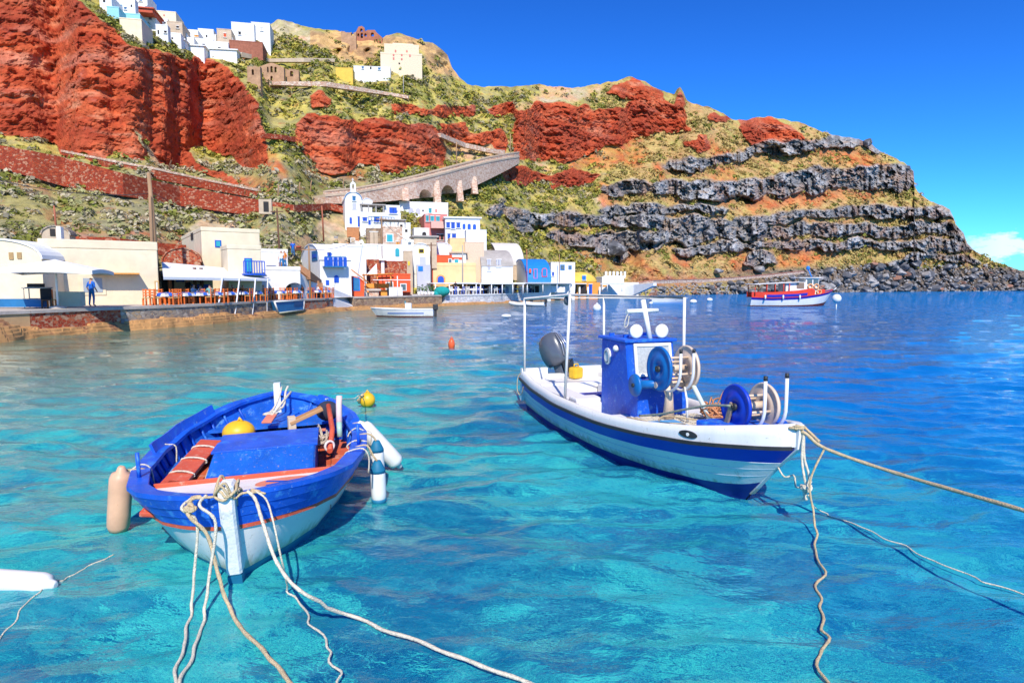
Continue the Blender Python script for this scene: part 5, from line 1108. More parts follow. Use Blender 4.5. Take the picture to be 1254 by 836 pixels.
ruin('brown ruin left of the ruined church on the skyline', 418, 436, 38, 48, .985, OLD, [(430, 40, 433, 44)])
# ================================================================== POLES, WIRES
def pole(label, px, pyt, pyb, Y, px_t=None, m=WOOD, r=.11, arm=True):
    o = at(px, pyb, Y); r_ = thing('utility_pole', label, 'pole', o); t = at(px if px_t is None else px_t, pyt, Y)-o
    MB().tube([(0, 0, -1.5), t*.5, t], [r, r*.9, r*.75], 8).build('post', m, r_)
    if arm: MB().box(t-V((0, 0, .35)), (1.3, .1, .1)).build('crossarm', m, r_)
    return o+t
T0 = pole('tall wooden pole rising behind the right end of the cream taverna', 192, 212, 319, 44.5, 182, WOOD, .17, False)
pole('second shorter pole strapped to the tall one behind the taverna', 187, 240, 318, 44.3, 183.5, WOOD, .13, False)
T1 = pole('thin dark pole between the cream house and the balcony house', 344, 255, 336, 66, 339, DWOOD, .11)
T2 = pole('thin rust-red pole above the stone stairs', 396, 252, 281, 80, 394, mat('rusty', (.40, .12, .06), .7), .11, False)
T3 = pole('bare leaning pole in front of the balcony house', 380, 301, 352, 57, 378, WOOD, .10)
T4 = pole('pole in front of the stone house with the flat canopy', 467.5, 265, 302, 79, 467, WOOD, .12)
T5 = pole('dark pole beside the tall white gable', 528, 297, 340, 76.5+5, 528, DWOOD, .10)
pole('grey pole left of the lavender-grey gable', 566.5, 300, 345, 85, 566.5, GR, .10, False)
pole('rusty pole in front of the blue vault roof', 645.5, 305, 338, 97.5, 645, MATS['rusty'], .08, False)
pole('thin pole left of the low white house with two windows', 685, 311, 345, 103, 685, WOOD, .08, False)
pole('thin pole near the foot of the red cliff at the ramp head', 625, 164, 194, gy_(625, 194), 625, WOOD, .14, False)
pole('pole standing on the pink ramp', 559, 174, 208, gy_(559, 210, .95), 559, WOOD, .14, False)
pole('pole standing in the grass below the long white house', 494, 92, 114, gy_(494, 114), 494, GR, .09, False)
pole('short dark post above the parapet of the red path', 206, 196, 207, gy_(206, 210), 210, DWOOD, .14, False)
pole('red pole rising behind the ruined vault', 69, 252, 278, 49, 66, MATS['rusty'], .08, False)
for i, (px, t, b_) in enumerate(((340, 226, 238), (366, 223, 233), (380, 221, 230), (420, 216, 228))): pole(['short post left of the other fence posts, near the grey wall end', 'second short post along the hillside path', 'third short post along the hillside path', 'thin short post nearest the pink ramp'][i], px, t, b_, gy_(px, b_), px+1.5, WOOD, .10, False)
pole('thin pole on the hump of the skyline above the roundel slope', 156, -12, 12, gy_(175, 14, .97), 187, STEEL, .08, False)
def wire(label, a, b_, sag):
    P = [a.lerp(b_, i/14)-V((0, 0, sag*4*(i/14)*(1-i/14))) for i in range(15)]
    tag(MB().tube(P, .022, 4).build('power_cable', mat('cable', (.06, .05, .05), .6)), label, 'cable')
wire('power cable from the left edge to the tall wooden pole', at(-60, 205, 36), T0-V((0, 0, 1.4)), .6); wire('power cable from the tall pole to the thin dark pole', T0-V((0, 0, 1.2)), T1-V((0, 0, .4)), 1.4)
wire('power cable from the thin dark pole to the pole by the stairs', T1-V((0, 0, .5)), T3-V((0, 0, .4)), .8); wire('power cable crossing the white vaults toward the pole by the stone house', T3-V((0, 0, .3)), T4-V((0, 0, .3)), 1.2)
wire('power cable from the stone house pole to the tall gable pole', T4-V((0, 0, .4)), T5-V((0, 0, .3)), 1.0)
# ================================================================== BOULDERS along the cape
def rock_mesh(seed, m):
    bm = bmesh.new(); bmesh.ops.create_icosphere(bm, subdivisions=3, radius=1.0); P = np.array([v.co[:] for v in bm.verts])
    r_ = np.random.default_rng(seed)
    for _ in range(13):       # planed faces
        n = r_.normal(size=3); n /= np.linalg.norm(n); d = .55+.35*r_.random(); q = P @ n; P = P-np.outer(np.clip(q-d, 0, None), n)
    P *= 1+.07*fbm(P[:, 0]*2.5+seed, P[:, 1]*2.5, P[:, 2]*2.5, seed, 4)[:, None]
    P *= np.array([1, .8+.3*r_.random(), .62+.3*r_.random()])
    for v, p in zip(bm.verts, P): v.co = p
    me = bpy.data.meshes.new('boulder'); bm.to_mesh(me); bm.free(); me.materials.append(m); return me
RK = [mat('lava_boulder', (.10, .10, .108), .9, .35, 1.2, .9, 4, wear=(.40, .38, .36), wearamt=.54, wscale=.9), mat('grey_boulder', (.30, .28, .265), .9, .35, 1.2, .9, 4, wear=(.46, .42, .38), wearamt=.52, wscale=.9), mat('reddish_boulder', (.30, .15, .10), .9, .3, 1.2, .9, 4, wear=(.46, .33, .25), wearamt=.5, wscale=.9)]
meshes = [[rock_mesh(500+i*10+k, RK[k]) for i in range(5)] for k in range(3)]
BLB = ['dark lava boulder among the rocks at the foot of the cape', 'pale grey boulder among the rocks at the foot of the cape', 'reddish boulder among the rocks at the foot of the cape']
BGR = ['dark boulders below the cape', 'grey boulders below the cape', 'reddish boulders below the cape']
nb = 0
for i in range(2000):
    if nb >= 250: break
    px = random.uniform(790, 1345); t = random.random()**1.3; sh = float(np.interp(px, [p[0] for p in sorted(SHORE)], [p[1] for p in sorted(SHORE)]))
    top = np.interp(px, [780, 830, 900, 960, 1000, 1060, 1120, 1200, 1254, 1340], [352, 349, 347, 340, 334, 326, 322, 324, 334, 350]); py = sh-.3-(sh-top)*t
    Y = ground_Y(px, py)*.992; s_ = random.uniform(4, 17.0)*(1.15 if 890 < px < 1150 else .8)*(1 if px > 900 else .8)*(.6+.4*random.random())/2
    k = random.choices((0, 1, 2), (.56, .32, .12) if px > 900 else (.4, .35, .25))[0]
    o = bpy.data.objects.new('boulder', random.choice(meshes[k])); COL.objects.link(o); p = at(px, py, Y); w = s_*Y/F
    o.location = p; o.scale = (w*random.uniform(.9, 1.5), w, w*random.uniform(.7, 1.1)); o.rotation_euler = (random.uniform(-.4, .4), random.uniform(-.4, .4), random.uniform(0, 6.3))
    tag(o, BLB[k], 'boulder', BGR[k]); nb += 1
# smaller rubble between them, uncountable
rb = []; Vb = []; Fb = []; base = np.array([v.co[:] for v in meshes[0][0].vertices]); 
bmq = bmesh.new(); bmesh.ops.create_icosphere(bmq, subdivisions=1, radius=1.0); bP = np.array([v.co[:] for v in bmq.verts]); bF = np.array([[v.index for v in f.verts] for f in bmq.faces]); bmq.free()
for i in range(1500):
    px = random.uniform(775, 1350); t = random.random()**1.2; sh = float(np.interp(px, [p[0] for p in sorted(SHORE)], [p[1] for p in sorted(SHORE)]))
    top = np.interp(px, [770, 830, 900, 960, 1000, 1060, 1120, 1200, 1254, 1340], [353, 348, 346, 337, 330, 322, 318, 321, 332, 349]); py = sh-(sh-top)*t; Y = ground_Y(px, py)*.995
    p = at(px, py, Y); w = random.uniform(.7, 2.4)*Y/F*.6; q = bP*(1+.28*rng.random((len(bP), 1)))*np.array([w*random.uniform(.9, 1.6), w, w*.8])
    Fb.append(bF+len(bP)*i); Vb.append(q+np.array(p[:]))
tag(np_mesh('shore_rubble', np.concatenate(Vb), np.concatenate(Fb), RK[1]), kind='stuff')
# a few single rocks of the slope
for (px, py, s_, k, lab) in ((1000, 178, 4, 0, 'dark rock lying on the upper slope of the cape'), (1063, 174, 6, 0, 'dark rock tower at the edge of the skyline, left of the gap'), (1112, 206, 4, 0, 'small dark rock on the lip of the upper lava bed'), (868, 286, 7, 0, 'dark boulder in the middle of the lava beds'), (930, 330, 8, 1, 'large grey boulder on the grassy foot of the cape'), (752, 306, 14, 0, 'big rounded dark rock above the red gully'), (880, 332, 6, 1, 'grey boulder resting beside the orange scree')):
    Y = ground_Y(px, py)*.985; o = bpy.data.objects.new('boulder', random.choice(meshes[k])); COL.objects.link(o); o.location = at(px, py, Y); w = s_*Y/F; o.scale = (w, w, w*1.0); o.rotation_euler = (0, .2, random.uniform(0, 6)); tag(o, lab, 'boulder')
# ================================================================== BOATS
PW = mat('boat_white', (.82, .79, .73), .42, .06, 2.2, .15, 12, wear=(.50, .45, .38), wearamt=.45, wscale=4, streak=(1, 1, .35), chip=(.45, .40, .34), stain=((.34, .33, .18), .16))
PWOLD = mat('old_white_paint', (.80, .79, .76), .6, .1, 4, .5, 18, wear=(.38, .34, .30), wearamt=.47, wscale=7)
PB = mat('boat_blue', (.010, .105, .60), .45, .22, 3, .3, 14, wear=(.05, .26, .68), wearamt=.52, wscale=5, chip=(.30, .42, .58))
PBD = mat('boat_deep_blue', (.008, .045, .46), .4, .1, 3, .1, 10)
PBW = mat('worn_blue_boards', (.010, .125, .56), .55, .25, 4, .5, 16, wear=(.16, .40, .66), wearamt=.52, wscale=6, streak=(1, .35, 1), chip=(.42, .30, .22))
PANT = mat('teal_antifouling', (.01, .17, .30), .6, .2, 3)
PNAVY = mat('navy_antifouling', (.006, .025, .22), .5, .15, 3)
PRED = mat('red_orange_trim', (.62, .10, .045), .5, .15, 4, .3, 14, wear=(.66, .3, .2), wearamt=.5, chip=(.5, .36, .28))
PFLOOR = mat('orange_red_boards', (.60, .115, .04), .6, .2, 3, .4, 12, wear=(.66, .34, .22), wearamt=.53, wscale=5, chip=(.36, .26, .2))
PSALM = mat('salmon_paint', (.70, .22, .13), .55, .15, 4, .3, 14)
BLK = mat('black_rubber', (.03, .03, .03), .5, .25, 6)
CREAMP = mat('cream_drum_paint', (.72, .55, .40), .5, .12, 4, wear=(.5, .34, .22), wearamt=.45, wscale=6)
TBL = mat('teal_blue_disc', (.008, .14, .42), .4, .15, 4)
GALV = mat('galvanised_pipe', (.76, .72, .65), .4, .12, 10, metal=.0, wear=(.42, .28, .16), wearamt=.42, wscale=12)
ROPE = mat('hemp_rope', (.62, .47, .27), .95, .22, 30, .9, 90)
ROPEW = mat('pale_rope', (.74, .66, .50), .95, .18, 30, .9, 90)
NETM = mat('rust_net', (.60, .26, .12), .95, .3, 30, .9, 60)
YPL = mat('yellow_plastic', (.80, .46, .02), .4, .1, 5); WPL = mat('white_plastic', (.80, .79, .74), .35, .06, 4, wear=(.6, .5, .36), wearamt=.42, wscale=5)
PEACH = mat('faded_orange_plastic', (.76, .44, .26), .45, .15, 4, wear=(.62, .28, .14), wearamt=.45, wscale=4)
def smooth_curve(P, n=6):
    """Catmull-Rom through points"""
    P = [V(p) for p in P]; out_ = []
    for i in range(len(P)-1):
        p0, p1, p2, p3 = P[max(i-1, 0)], P[i], P[i+1], P[min(i+2, len(P)-1)]
        for k in range(n):
            t = k/n; out_.append(.5*((2*p1)+(-p0+p2)*t+(2*p0-5*p1+4*p2-p3)*t*t+(-p0+3*p1-3*p2+p3)*t**3))
    return out_+[P[-1]]
class Hull:
    def __init__(s, L, beam, sheer, wl, keel, rake, rake_len=.9, transom=False):
        s.L = L; s.B = beam; s.Z = sheer; s.W = wl; s.K = keel; s.rake = rake; s.rl = rake_len; s.tr = transom
        s.ys = list(np.concatenate([np.linspace(0, .9, 14), np.linspace(1.0, L-.9, 26), np.linspace(L-.82, L, 10)]))
    def b(s, y): return float(np.interp(y, [p[0] for p in s.B], [p[1] for p in s.B]))
    def zs(s, y): return float(np.interp(y, [p[0] for p in s.Z], [p[1] for p in s.Z]))
    def pt(s, y, z, sd, out=0.0):
        B = s.b(y); zs = s.zs(y); wl = float(np.interp(y, [p[0] for p in s.W], [p[1] for p in s.W]))
        if z >= 0: w = B*(wl+(1-wl)*min(1.15, z/zs)**.85)
        else: w = B*wl*math.sqrt(max(0, 1-(z/s.K)**2))
        yy = y+s.rake*(1-z/zs)*math.exp(-y/s.rl)
        if not s.tr: yy -= s.rake*.6*(1-z/zs)*math.exp(-(s.L-y)/s.rl)
        return V((sd*max(.012, w+out), yy, z))
    def band(s, mb, lo, hi, k=4, out=0.0, mi=0, y0=0, y1=None, sides=(-1, 1), smooth=True):
        ys = [y for y in s.ys if y >= y0-1e-6 and (y1 is None or y <= y1+1e-6)]
        for sd in sides:
            vs = [s.pt(y, lo(y)+(hi(y)-lo(y))*j/k, sd, out) for y in ys for j in range(k+1)]
            fs = []
            for i in range(len(ys)-1):
                for j in range(k):
                    a = i*(k+1)+j; q = (a, a+1, a+k+2, a+k+1); fs.append(q if sd > 0 else q[::-1])
            mb.add(vs, fs, mi, smooth)
    def strip(s, mb, z, o0, o1, th, mi=0, y0=0, y1=None, sides=(-1, 1)):
        """closed plank running along the side between offsets o0 and o1 at height z(y)"""
        ys = [y for y in s.ys if y >= y0-1e-6 and (y1 is None or y <= y1+1e-6)]
        for sd in sides:
            vs = []; fs = []
            for y in ys:
                zz_ = z(y); p = s.pt(y, min(zz_, s.zs(y)), sd)
                for (o, dz) in ((o0, 0), (o1, 0), (o1, th), (o0, th)): vs.append(V((sd*max(.006, abs(p.x)+o), p.y, zz_+dz)))
            n = len(ys)
            for i in range(n-1):
                for j in range(4):
                    a, b_ = i*4+j, i*4+(j+1) % 4; q = (a, b_, b_+4, a+4); fs.append(q if sd < 0 else q[::-1])
            fs += [(0, 1, 2, 3), ((n-1)*4+3, (n-1)*4+2, (n-1)*4+1, (n-1)*4)]
            mb.add(vs, fs, mi)
    def floor(s, mb, z, y0, y1, inset=.06, th=.04, mi=0):
        ys = [y for y in s.ys if y0 <= y <= y1]
        if ys[0] > y0: ys = [y0]+ys
        if ys[-1] < y1: ys.append(y1)
        vs = []; fs = []
        for y in ys:
            zz_ = z(y) if callable(z) else z; p = s.pt(y, zz_, 1); w = max(.01, abs(p.x)-inset)
            vs += [V((-w, p.y, zz_)), V((w, p.y, zz_)), V((w, p.y, zz_-th)), V((-w, p.y, zz_-th))]
        n = len(ys)
        for i in range(n-1):
            for j in range(4): a, b_ = i*4+j, i*4+(j+1) % 4; fs.append((a, a+4, b_+4, b_))
        fs += [(0, 1, 2, 3), ((n-1)*4+3, (n-1)*4+2, (n-1)*4+1, (n-1)*4)]
        mb.add(vs, fs, mi)
def jig(P, a, seed=1):
    r_ = random.Random(seed); return [V(p)+V((r_.uniform(-a, a), r_.uniform(-a, a), r_.uniform(-a, a))) for p in P]
def coil(c, r, turns, rr, seed, flat=.5, n=14):
    r_ = random.Random(seed); P = []
    for i in range(int(turns*n)):
        a = 2*math.pi*i/n; k = r*(.55+.45*r_.random()); P.append(V((c[0]+k*math.cos(a)*(1+.15*r_.random()), c[1]+k*math.sin(a), c[2]+abs(r_.gauss(0, r*flat*.35)))))
    return P
# ------------------------------------------------------------------ LEFT: blue wooden rowing boat
LB = thing('rowing_boat', 'blue and white wooden boat with an orange interior, bow toward the camera', 'boat', (-2.37, 5.13, 0), rad(16.0))
LB.rotation_euler = (0, rad(-1.5), rad(16.0))
H1 = Hull(5.05, [(0, .03), (.12, .30), (.3, .54), (.6, .80), (1.0, .99), (1.8, 1.17), (2.7, 1.22), (3.5, 1.12), (4.2, .88), (4.65, .58), (4.95, .2), (5.05, .03)],
          [(0, .80), (.5, .73), (1.0, .67), (2.0, .61), (3.0, .60), (4.0, .68), (5.05, .84)], [(0, .10), (.5, .38), (1.0, .58), (2.0, .74), (3.2, .8), (4.3, .6), (5.05, .1)], -.42, .16, .6)
zs = H1.zs; sw = .25
b = MB(); H1.band(b, lambda y: -.40, lambda y: .085, 6, 0, 1); H1.band(b, lambda y: .085, lambda y: zs(y)-sw, 7, 0, 0); H1.band(b, lambda y: zs(y)-sw, lambda y: zs(y), 4, -.004, 0)
b.build('hull', [PW, PANT], LB)
b = MB()
for k, (o, a0, a1) in enumerate(((.014, 0, .34), (.030, .34, .68), (.046, .68, 1))):       # three overlapping blue planks
    H1.band(b, lambda y, a0=a0: zs(y)-sw*(1-a0), lambda y, a1=a1: zs(y)-sw*(1-a1)+.004, 2, o)
    H1.strip(b, lambda y, a0=a0: zs(y)-sw*(1-a0)-.004, 0, o+.002, .008)
b.build('strake', PB, LB)
b = MB(); H1.strip(b, lambda y: zs(y)-sw-.042, 0, .030, .042); b.build('rub_rail', PRED, LB)
b = MB(); H1.strip(b, lambda y: zs(y)+.002, -.13, .055, .045); b.build('gunwale', PB, LB)
b = MB(); H1.band(b, lambda y: .10, lambda y: zs(y), 5, -.055); b.build('inner_planking', PBW, LB, recalc=False)
for i in range(1, 15):
    y = .95+i*.26
    for sd in (-1, 1): MB().tube([H1.pt(y, .12+(zs(y)-.12)*q/4, sd, -.075) for q in range(5)], .022, 4).build('rib', PB, LB)

# stem and sternpost
b = MB()
sp_ = [(-.115, .95), (-.10, .72), (-.02, .40), (.045, .10)]; st2 = [(.045, .10), (.08, -.05), (.2, -.42)]
def post(mb, prof, w, d, yo=0, sgn=1):
    vs = []; fs = []
    for (y, z) in prof:
        for (x, dy) in ((-w, 0), (w, 0), (w*1.0, d), (-w*1.0, d)): vs.append(V((x, yo+sgn*(y+dy), z)))
    n = len(prof)
    for i in range(n-1):
        for j in range(4): a, b_ = i*4+j, i*4+(j+1) % 4; fs.append((a, a+4, b_+4, b_))
    fs += [(3, 2, 1, 0), ((n-1)*4, (n-1)*4+1, (n-1)*4+2, (n-1)*4+3)]; mb.add(vs, fs)
post(b, sp_, .062, .22); stm = b.build('stem', PWOLD, LB); stm.modifiers.new('bv', 'BEVEL').width = .02
b = MB(); post(b, st2, .058, .24); b.build('stem_foot', PANT, LB)
b = MB(); post(b, [(-.06, 1.02), (-.05, .6), (.0, .1), (.06, -.4)], .05, .16, 5.05, -1); b.build('sternpost', PWOLD, LB)
# decks and floor
b = MB(); H1.floor(b, lambda y: zs(y)-.075, .06, 1.30, .07, .04); fd = b.build('foredeck', PW, LB)
b = MB(); e = MB(); zf = zs(.5)-.115+.004
el = [V((.42+.33*math.cos(q*math.pi/12), .98+.15*math.sin(q*math.pi/12), zs(.98)-.068)) for q in range(24)]; e.prism(el, (0, 0, 0), (0, 0, .004)); e.build('painted_oval', PSALM, fd)
b = MB(); zf = zs(.98)-.060
for (x, y, an, ln) in ((.44, .98, .35, .5), (.36, .98, -.35, .36)): b.box((x, y, zf), (ln, .035, .004), Matrix.Rotation(an, 3, 'Z'))
b.build('painted_cross', BL, fd)
b = MB(); zc = zs(1.3)-.05; w = H1.b(1.3)-.16
b.bev((0, 1.315, zc-.01), (2*w, .03, .06), r=.008); b.build('coaming', PRED, LB)
b = MB(); H1.floor(b, .22, 1.0, 4.4, .07, .04); fl = b.build('floor_boards', PFLOOR, LB)
b = MB(); [b.box((x, 2.6, .226), (.008, 3.0, .006)) for x in np.linspace(-.8, .8, 11)]; b.build('seam', mat('dark_seam', (.2, .04, .02), .8), fl)
b = MB(); H1.floor(b, .56, 3.95, 4.95, .06, .04); b.build('stern_deck', PBW, LB)
# side benches: left wide blue shelf, right orange one
def side_shelf(name, sd, y0, y1, z, wd_, m, th=.035):
    b = MB(); ys = np.linspace(y0, y1, 16); vs = []; fs = []
    for y in ys:
        p = H1.pt(y, z, sd); xo = abs(p.x)-.07; xi = max(.05, xo-wd_)
        vs += [V((sd*xo, p.y, z)), V((sd*xi, p.y, z)), V((sd*xi, p.y, z-th)), V((sd*xo, p.y, z-th))]
    n = len(ys)
    for i in range(n-1):
        for j in range(4): a, b_ = i*4+j, i*4+(j+1) % 4; fs.append((a, a+4, b_+4, b_))
    fs += [(0, 1, 2, 3), ((n-1)*4+3, (n-1)*4+2, (n-1)*4+1, (n-1)*4)]
    return b.add(vs, fs).build(name, m, LB)
side_shelf('side_bench', -1, 1.5, 4.1, .42, .24, PBW); side_shelf('side_bench', 1, 1.15, 3.4, .40, .22, PFLOOR)
b = MB(); b.bev((0, 3.75, .46), (1.86, .22, .045), r=.01); b.build('thwart', PBW, LB)
b = MB(); b.bev((.15, 3.40, .56), (1.2, .07, .03), r=.008); b.build('thwart_trim', PSALM, LB)
# engine box with a sloping front
b = MB(); bx0, bx1 = -.50, .64
pf = [V((0, 1.33, .14)), V((0, 3.1, .14)), V((0, 3.1, .64)), V((0, 2.25, .64)), V((0, 1.42, .45)), V((0, 1.33, .42))]
eb = b.prism(pf, (bx0, 0, 0), (bx1, 0, 0)).build('engine_box', PBW, LB); eb.modifiers.new('bv', 'BEVEL').width = .012
b = MB(); b.bev(((bx0+bx1)/2, 2.68, .652), (bx1-bx0+.05, .88, .03), r=.008); b.build('hatch_lid', PB, eb)
b = MB(); [b.bev(((bx0+bx1)/2, y, z), (bx1-bx0-.03, .27, .012), Matrix.Rotation(.222, 3, 'X'), r=.004) for y, z in ((1.56, .492), (1.84, .555), (2.1, .615))]; b.build('front_boards', PBW, eb)
# weather boards standing on the left gunwale
b = MB()
for (y0, y1, hh_) in ((1.9, 2.55, .0), (2.6, 4.3, .0)):
    pass
ysb = np.linspace(2.5, 4.25, 12); vs = []; fs = []
for y in ysb:
    p = H1.pt(y, zs(y), -1); vs += [V((p.x+.02, p.y, zs(y)+.04)), V((p.x-.02, p.y, zs(y)+.15)), V((p.x+.01, p.y, zs(y)+.16)), V((p.x+.05, p.y, zs(y)+.04))]
for i in range(11):
    for j in range(4): a, b_ = i*4+j, i*4+(j+1) % 4; fs.append((a, a+4, b_+4, b_))
fs += [(0, 1, 2, 3), (47, 46, 45, 44)]; MB().add(vs, fs).build('weather_board', PB, LB)
ysb = np.linspace(3.2, 4.5, 9); vs = []; fs = []
for y in ysb:
    p = H1.pt(y, zs(y), 1); vs += [V((p.x-.10, p.y, zs(y)+.04)), V((p.x-.03, p.y, zs(y)+.12)), V((p.x+.04, p.y, zs(y)+.11)), V((p.x+.05, p.y, zs(y)+.04))]
for i in range(8):
    for j in range(4): a, b_ = i*4+j, i*4+(j+1) % 4; fs.append((a, a+4, b_+4, b_))
fs += [(0, 1, 2, 3), (35, 34, 33, 32)]; MB().add(vs, fs).build('weather_board', PB, LB)
for (y, sd) in ((1.35, -1), (2.0, 1)):
    p = H1.pt(y, zs(y), sd); MB().tube([(p.x-sd*.04, y, zs(y)+.03), (p.x-sd*.04, y, zs(y)+.30)], .02, 6).build('thole_pin', PB, LB)
p = H1.pt(2.35, zs(2.35)-.2, 1); MB().tube([(p.x+.04, 2.35, zs(2.35)-.26), (p.x+.05, 2.36, zs(2.35)-.12)], .012, 5).build('scupper', BLK, LB)
LM = LB.matrix_basis.copy()
def in_boat(M, o, loc=(0, 0, 0), R=(0, 0, 0)):
    from mathutils import Euler
    o.matrix_basis = M @ Matrix.Translation(loc) @ Euler(R).to_matrix().to_4x4(); return o
# loose gear in the left boat
def oar(label, m, ln, blade):
    r_ = thing('oar', label, 'oar'); MB().tube([(0, 0, 0), (0, ln*.5, 0), (0, ln, 0)], [.024, .028, .03], 8).build('shaft', m, r_)
    if blade: MB().bev((0, -.25, 0), (.16, .62, .03), r=.012).build('blade', m, r_)
    return r_
rd = thing('rudder', 'broad orange-red wooden rudder lying over the left bench of the blue boat', 'rudder')
MB().bev((0, .40, 0), (.25, 1.35, .05), r=.015).build('blade', PRED, rd); MB().bev((.01, -.55, 0), (.16, .75, .05), r=.015).build('stock', PRED, rd)
[MB().tube([V((a_*math.cos(q*math.pi/8), y_, .045*math.sin(q*math.pi/8))) for q in range(17)], .011, 5).build('lashing', ROPEW, rd) for a_, y_ in ((.13, .02), (.14, .42), (.14, .8))]
in_boat(LM, rd, (-.74, 1.75, .56), (.10, .12, rad(-6)))
in_boat(LM, oar('pale wooden oar lying beside the orange rudder, thicker of two', mat('pale_wood', (.66, .50, .32), .8, .15, 4), 2.0, False), (-.50, 1.05, .30), (.14, 0, rad(2)))
in_boat(LM, oar('thin pale pole lying on the orange floor of the blue boat', mat('pale_wood', (.66, .50, .32)), 1.2, False), (-.66, 1.12, .28), (.10, 0, rad(-9)))
in_boat(LM, oar('short red and white boathook on the orange floor of the blue boat', PRED, .8, True), (-.55, 1.6, .24), (.06, 0, rad(8)))
o = tag(MB().tube(smooth_curve(coil((-.62, 1.22, .24), .20, 5, 0, 3, .6), 2), .016, 5).build('rope_coil', ROPE), 'loose rope heap on the orange floor behind the coaming', 'rope'); o.matrix_basis = LM
yb = thing('float_ball', 'yellow float resting behind the blue engine box', 'float'); MB().ball((0, 0, 0), .19, 16, sq=(1.1, 1, .85)).build('body', YPL, yb); MB().tube([(.0, 0, .14), (.02, 0, .2), (.06, 0, .14)], .02, 6).build('lug', YPL, yb)
in_boat(LM, yb, (-.38, 3.42, .62), (.1, 0, 0))
o = tag(MB().ball((0, 0, 0), .1, 10, sq=(1.2, 1, .8)).build('float_ball', WPL), 'small white float beside the yellow float in the blue boat', 'float'); in_boat(LM, o, (-.66, 3.15, .52))
tl = thing('tiller_box', 'brown wooden angled lid leaning at the stern of the blue boat', 'wooden box'); WB = mat('varnished_wood', (.50, .26, .10), .5, .2, 3)
MB().bev((0, 0, 0), (.46, .16, .05), Matrix.Rotation(-.35, 3, 'Y'), r=.01).build('lid', WB, tl); MB().bev((-.19, 0, -.16), (.10, .14, .34), r=.01).build('upright', mat('pale_wood', (.6, .45, .3)), tl); MB().tube([(-.2, -.02, -.2), (-.26, -.35, -.30), (-.1, -.42, -.31)], .022, 6).build('handle', PRED, tl)
in_boat(LM, tl, (.50, 3.30, .80), (0, 0, rad(10)))
o = tag(MB().tube(smooth_curve(coil((.62, 2.95, .46), .20, 9, 0, 8, 1.1), 2), .012, 5).build('net_pile', mat('grey_net', (.52, .44, .34), .95, .3, 30, .9, 60)), 'tangled grey fishing line heaped at the right side of the blue boat', 'fishing net'); o.matrix_basis = LM
for (nm, lab, P, r_, m_, cat_) in (('boat_hook', 'orange pole leaning on the right gunwale of the blue boat', [(.80, 2.35, .52), (.84, 2.9, .66), (.80, 3.3, .92)], .035, PRED, 'pole'), ('flare_tube', 'white and pink tube standing at the right gunwale of the blue boat', [(.93, 3.0, .66), (.94, 3.12, .95), (.95, 3.16, 1.06)], .042, mat('pink_white_plastic', (.78, .58, .52), .5), 'tube'), ('bottle', 'pale green bottle wedged by the right gunwale of the blue boat', [(.93, 2.72, .60), (.93, 2.78, .78)], .035, mat('bottle_green', (.35, .55, .42), .3), 'bottle')):
    o = tag(MB().tube(P, r_, 8).build(nm, m_), lab, cat_); o.matrix_basis = LM
o = tag(MB().ball((0, 0, 0), .16, 10, sq=(1, .8, .9)).build('gear_bag', mat('dark_cloth_bag', (.03, .035, .06), .9, .3, 8)), 'dark bag tucked at the stern right of the blue boat', 'bag'); in_boat(LM, o, (.78, 3.62, .78))
rg = thing('steel_ring', 'small round steel winch ring at the right bench of the blue boat', 'ring'); MB().tube([V((.06*math.cos(q*math.pi/8), 0, .06*math.sin(q*math.pi/8))) for q in range(16)], .016, 6, closed=True).build('rim', GALV, rg); in_boat(LM, rg, (.80, 2.45, .56), (0, 0, .5))
pd = thing('paddle', 'small salmon paddle with white rope at the stern of the blue boat', 'paddle'); MB().bev((0, 0, 0), (.14, .28, .025), r=.01).build('blade', PSALM, pd); MB().tube([(0, .1, 0), (.16, .62, .16)], .018, 6).build('shaft', ROPEW, pd); in_boat(LM, pd, (-.02, 3.78, .70), (.2, 0, rad(-12)))
def bundle(label, P, seed, r=.014, m=ROPEW):
    o = tag(MB().tube(smooth_curve(jig(P, .03, seed), 4), r, 6).build('rope', m), label, 'rope'); o.matrix_basis = LM; return o
bundle('knotted white rope hanging over the stern of the blue boat', [(.10, 4.8, .99), (.06, 4.6, .92), (.02, 4.4, .74), (-.06, 4.2, .68), (.05, 4.1, .70), (-.1, 4.05, .69), (.12, 4.3, .74), (.18, 4.6, .92), (.2, 4.75, .98)], 3, .018)
for i, (y, sd, lab) in enumerate(((1.75, -1, 'short rope loop hanging inside the left gunwale, nearer of two'), (2.9, -1, 'short rope loop hanging inside the left gunwale, farther of two'), (1.55, 1, 'rope loop round the right gunwale, nearest the bow'), (2.15, 1, 'rope loop round the middle of the right gunwale'), (2.75, 1, 'rope loop round the right gunwale, farthest aft'))):
    p = H1.pt(y, zs(y), sd); z = zs(y)+.05; g_ = sd
    bundle(lab, [(p.x+g_*.08, y, z-.22), (p.x+g_*.09, y, z-.05), (p.x+g_*.05, y, z+.012), (p.x-g_*.08, y+.03, z+.012), (p.x-g_*.15, y+.05, z-.06), (p.x-g_*.16, y+.02, z-.26 if sd < 0 else z-.10)], 20+i, .009)
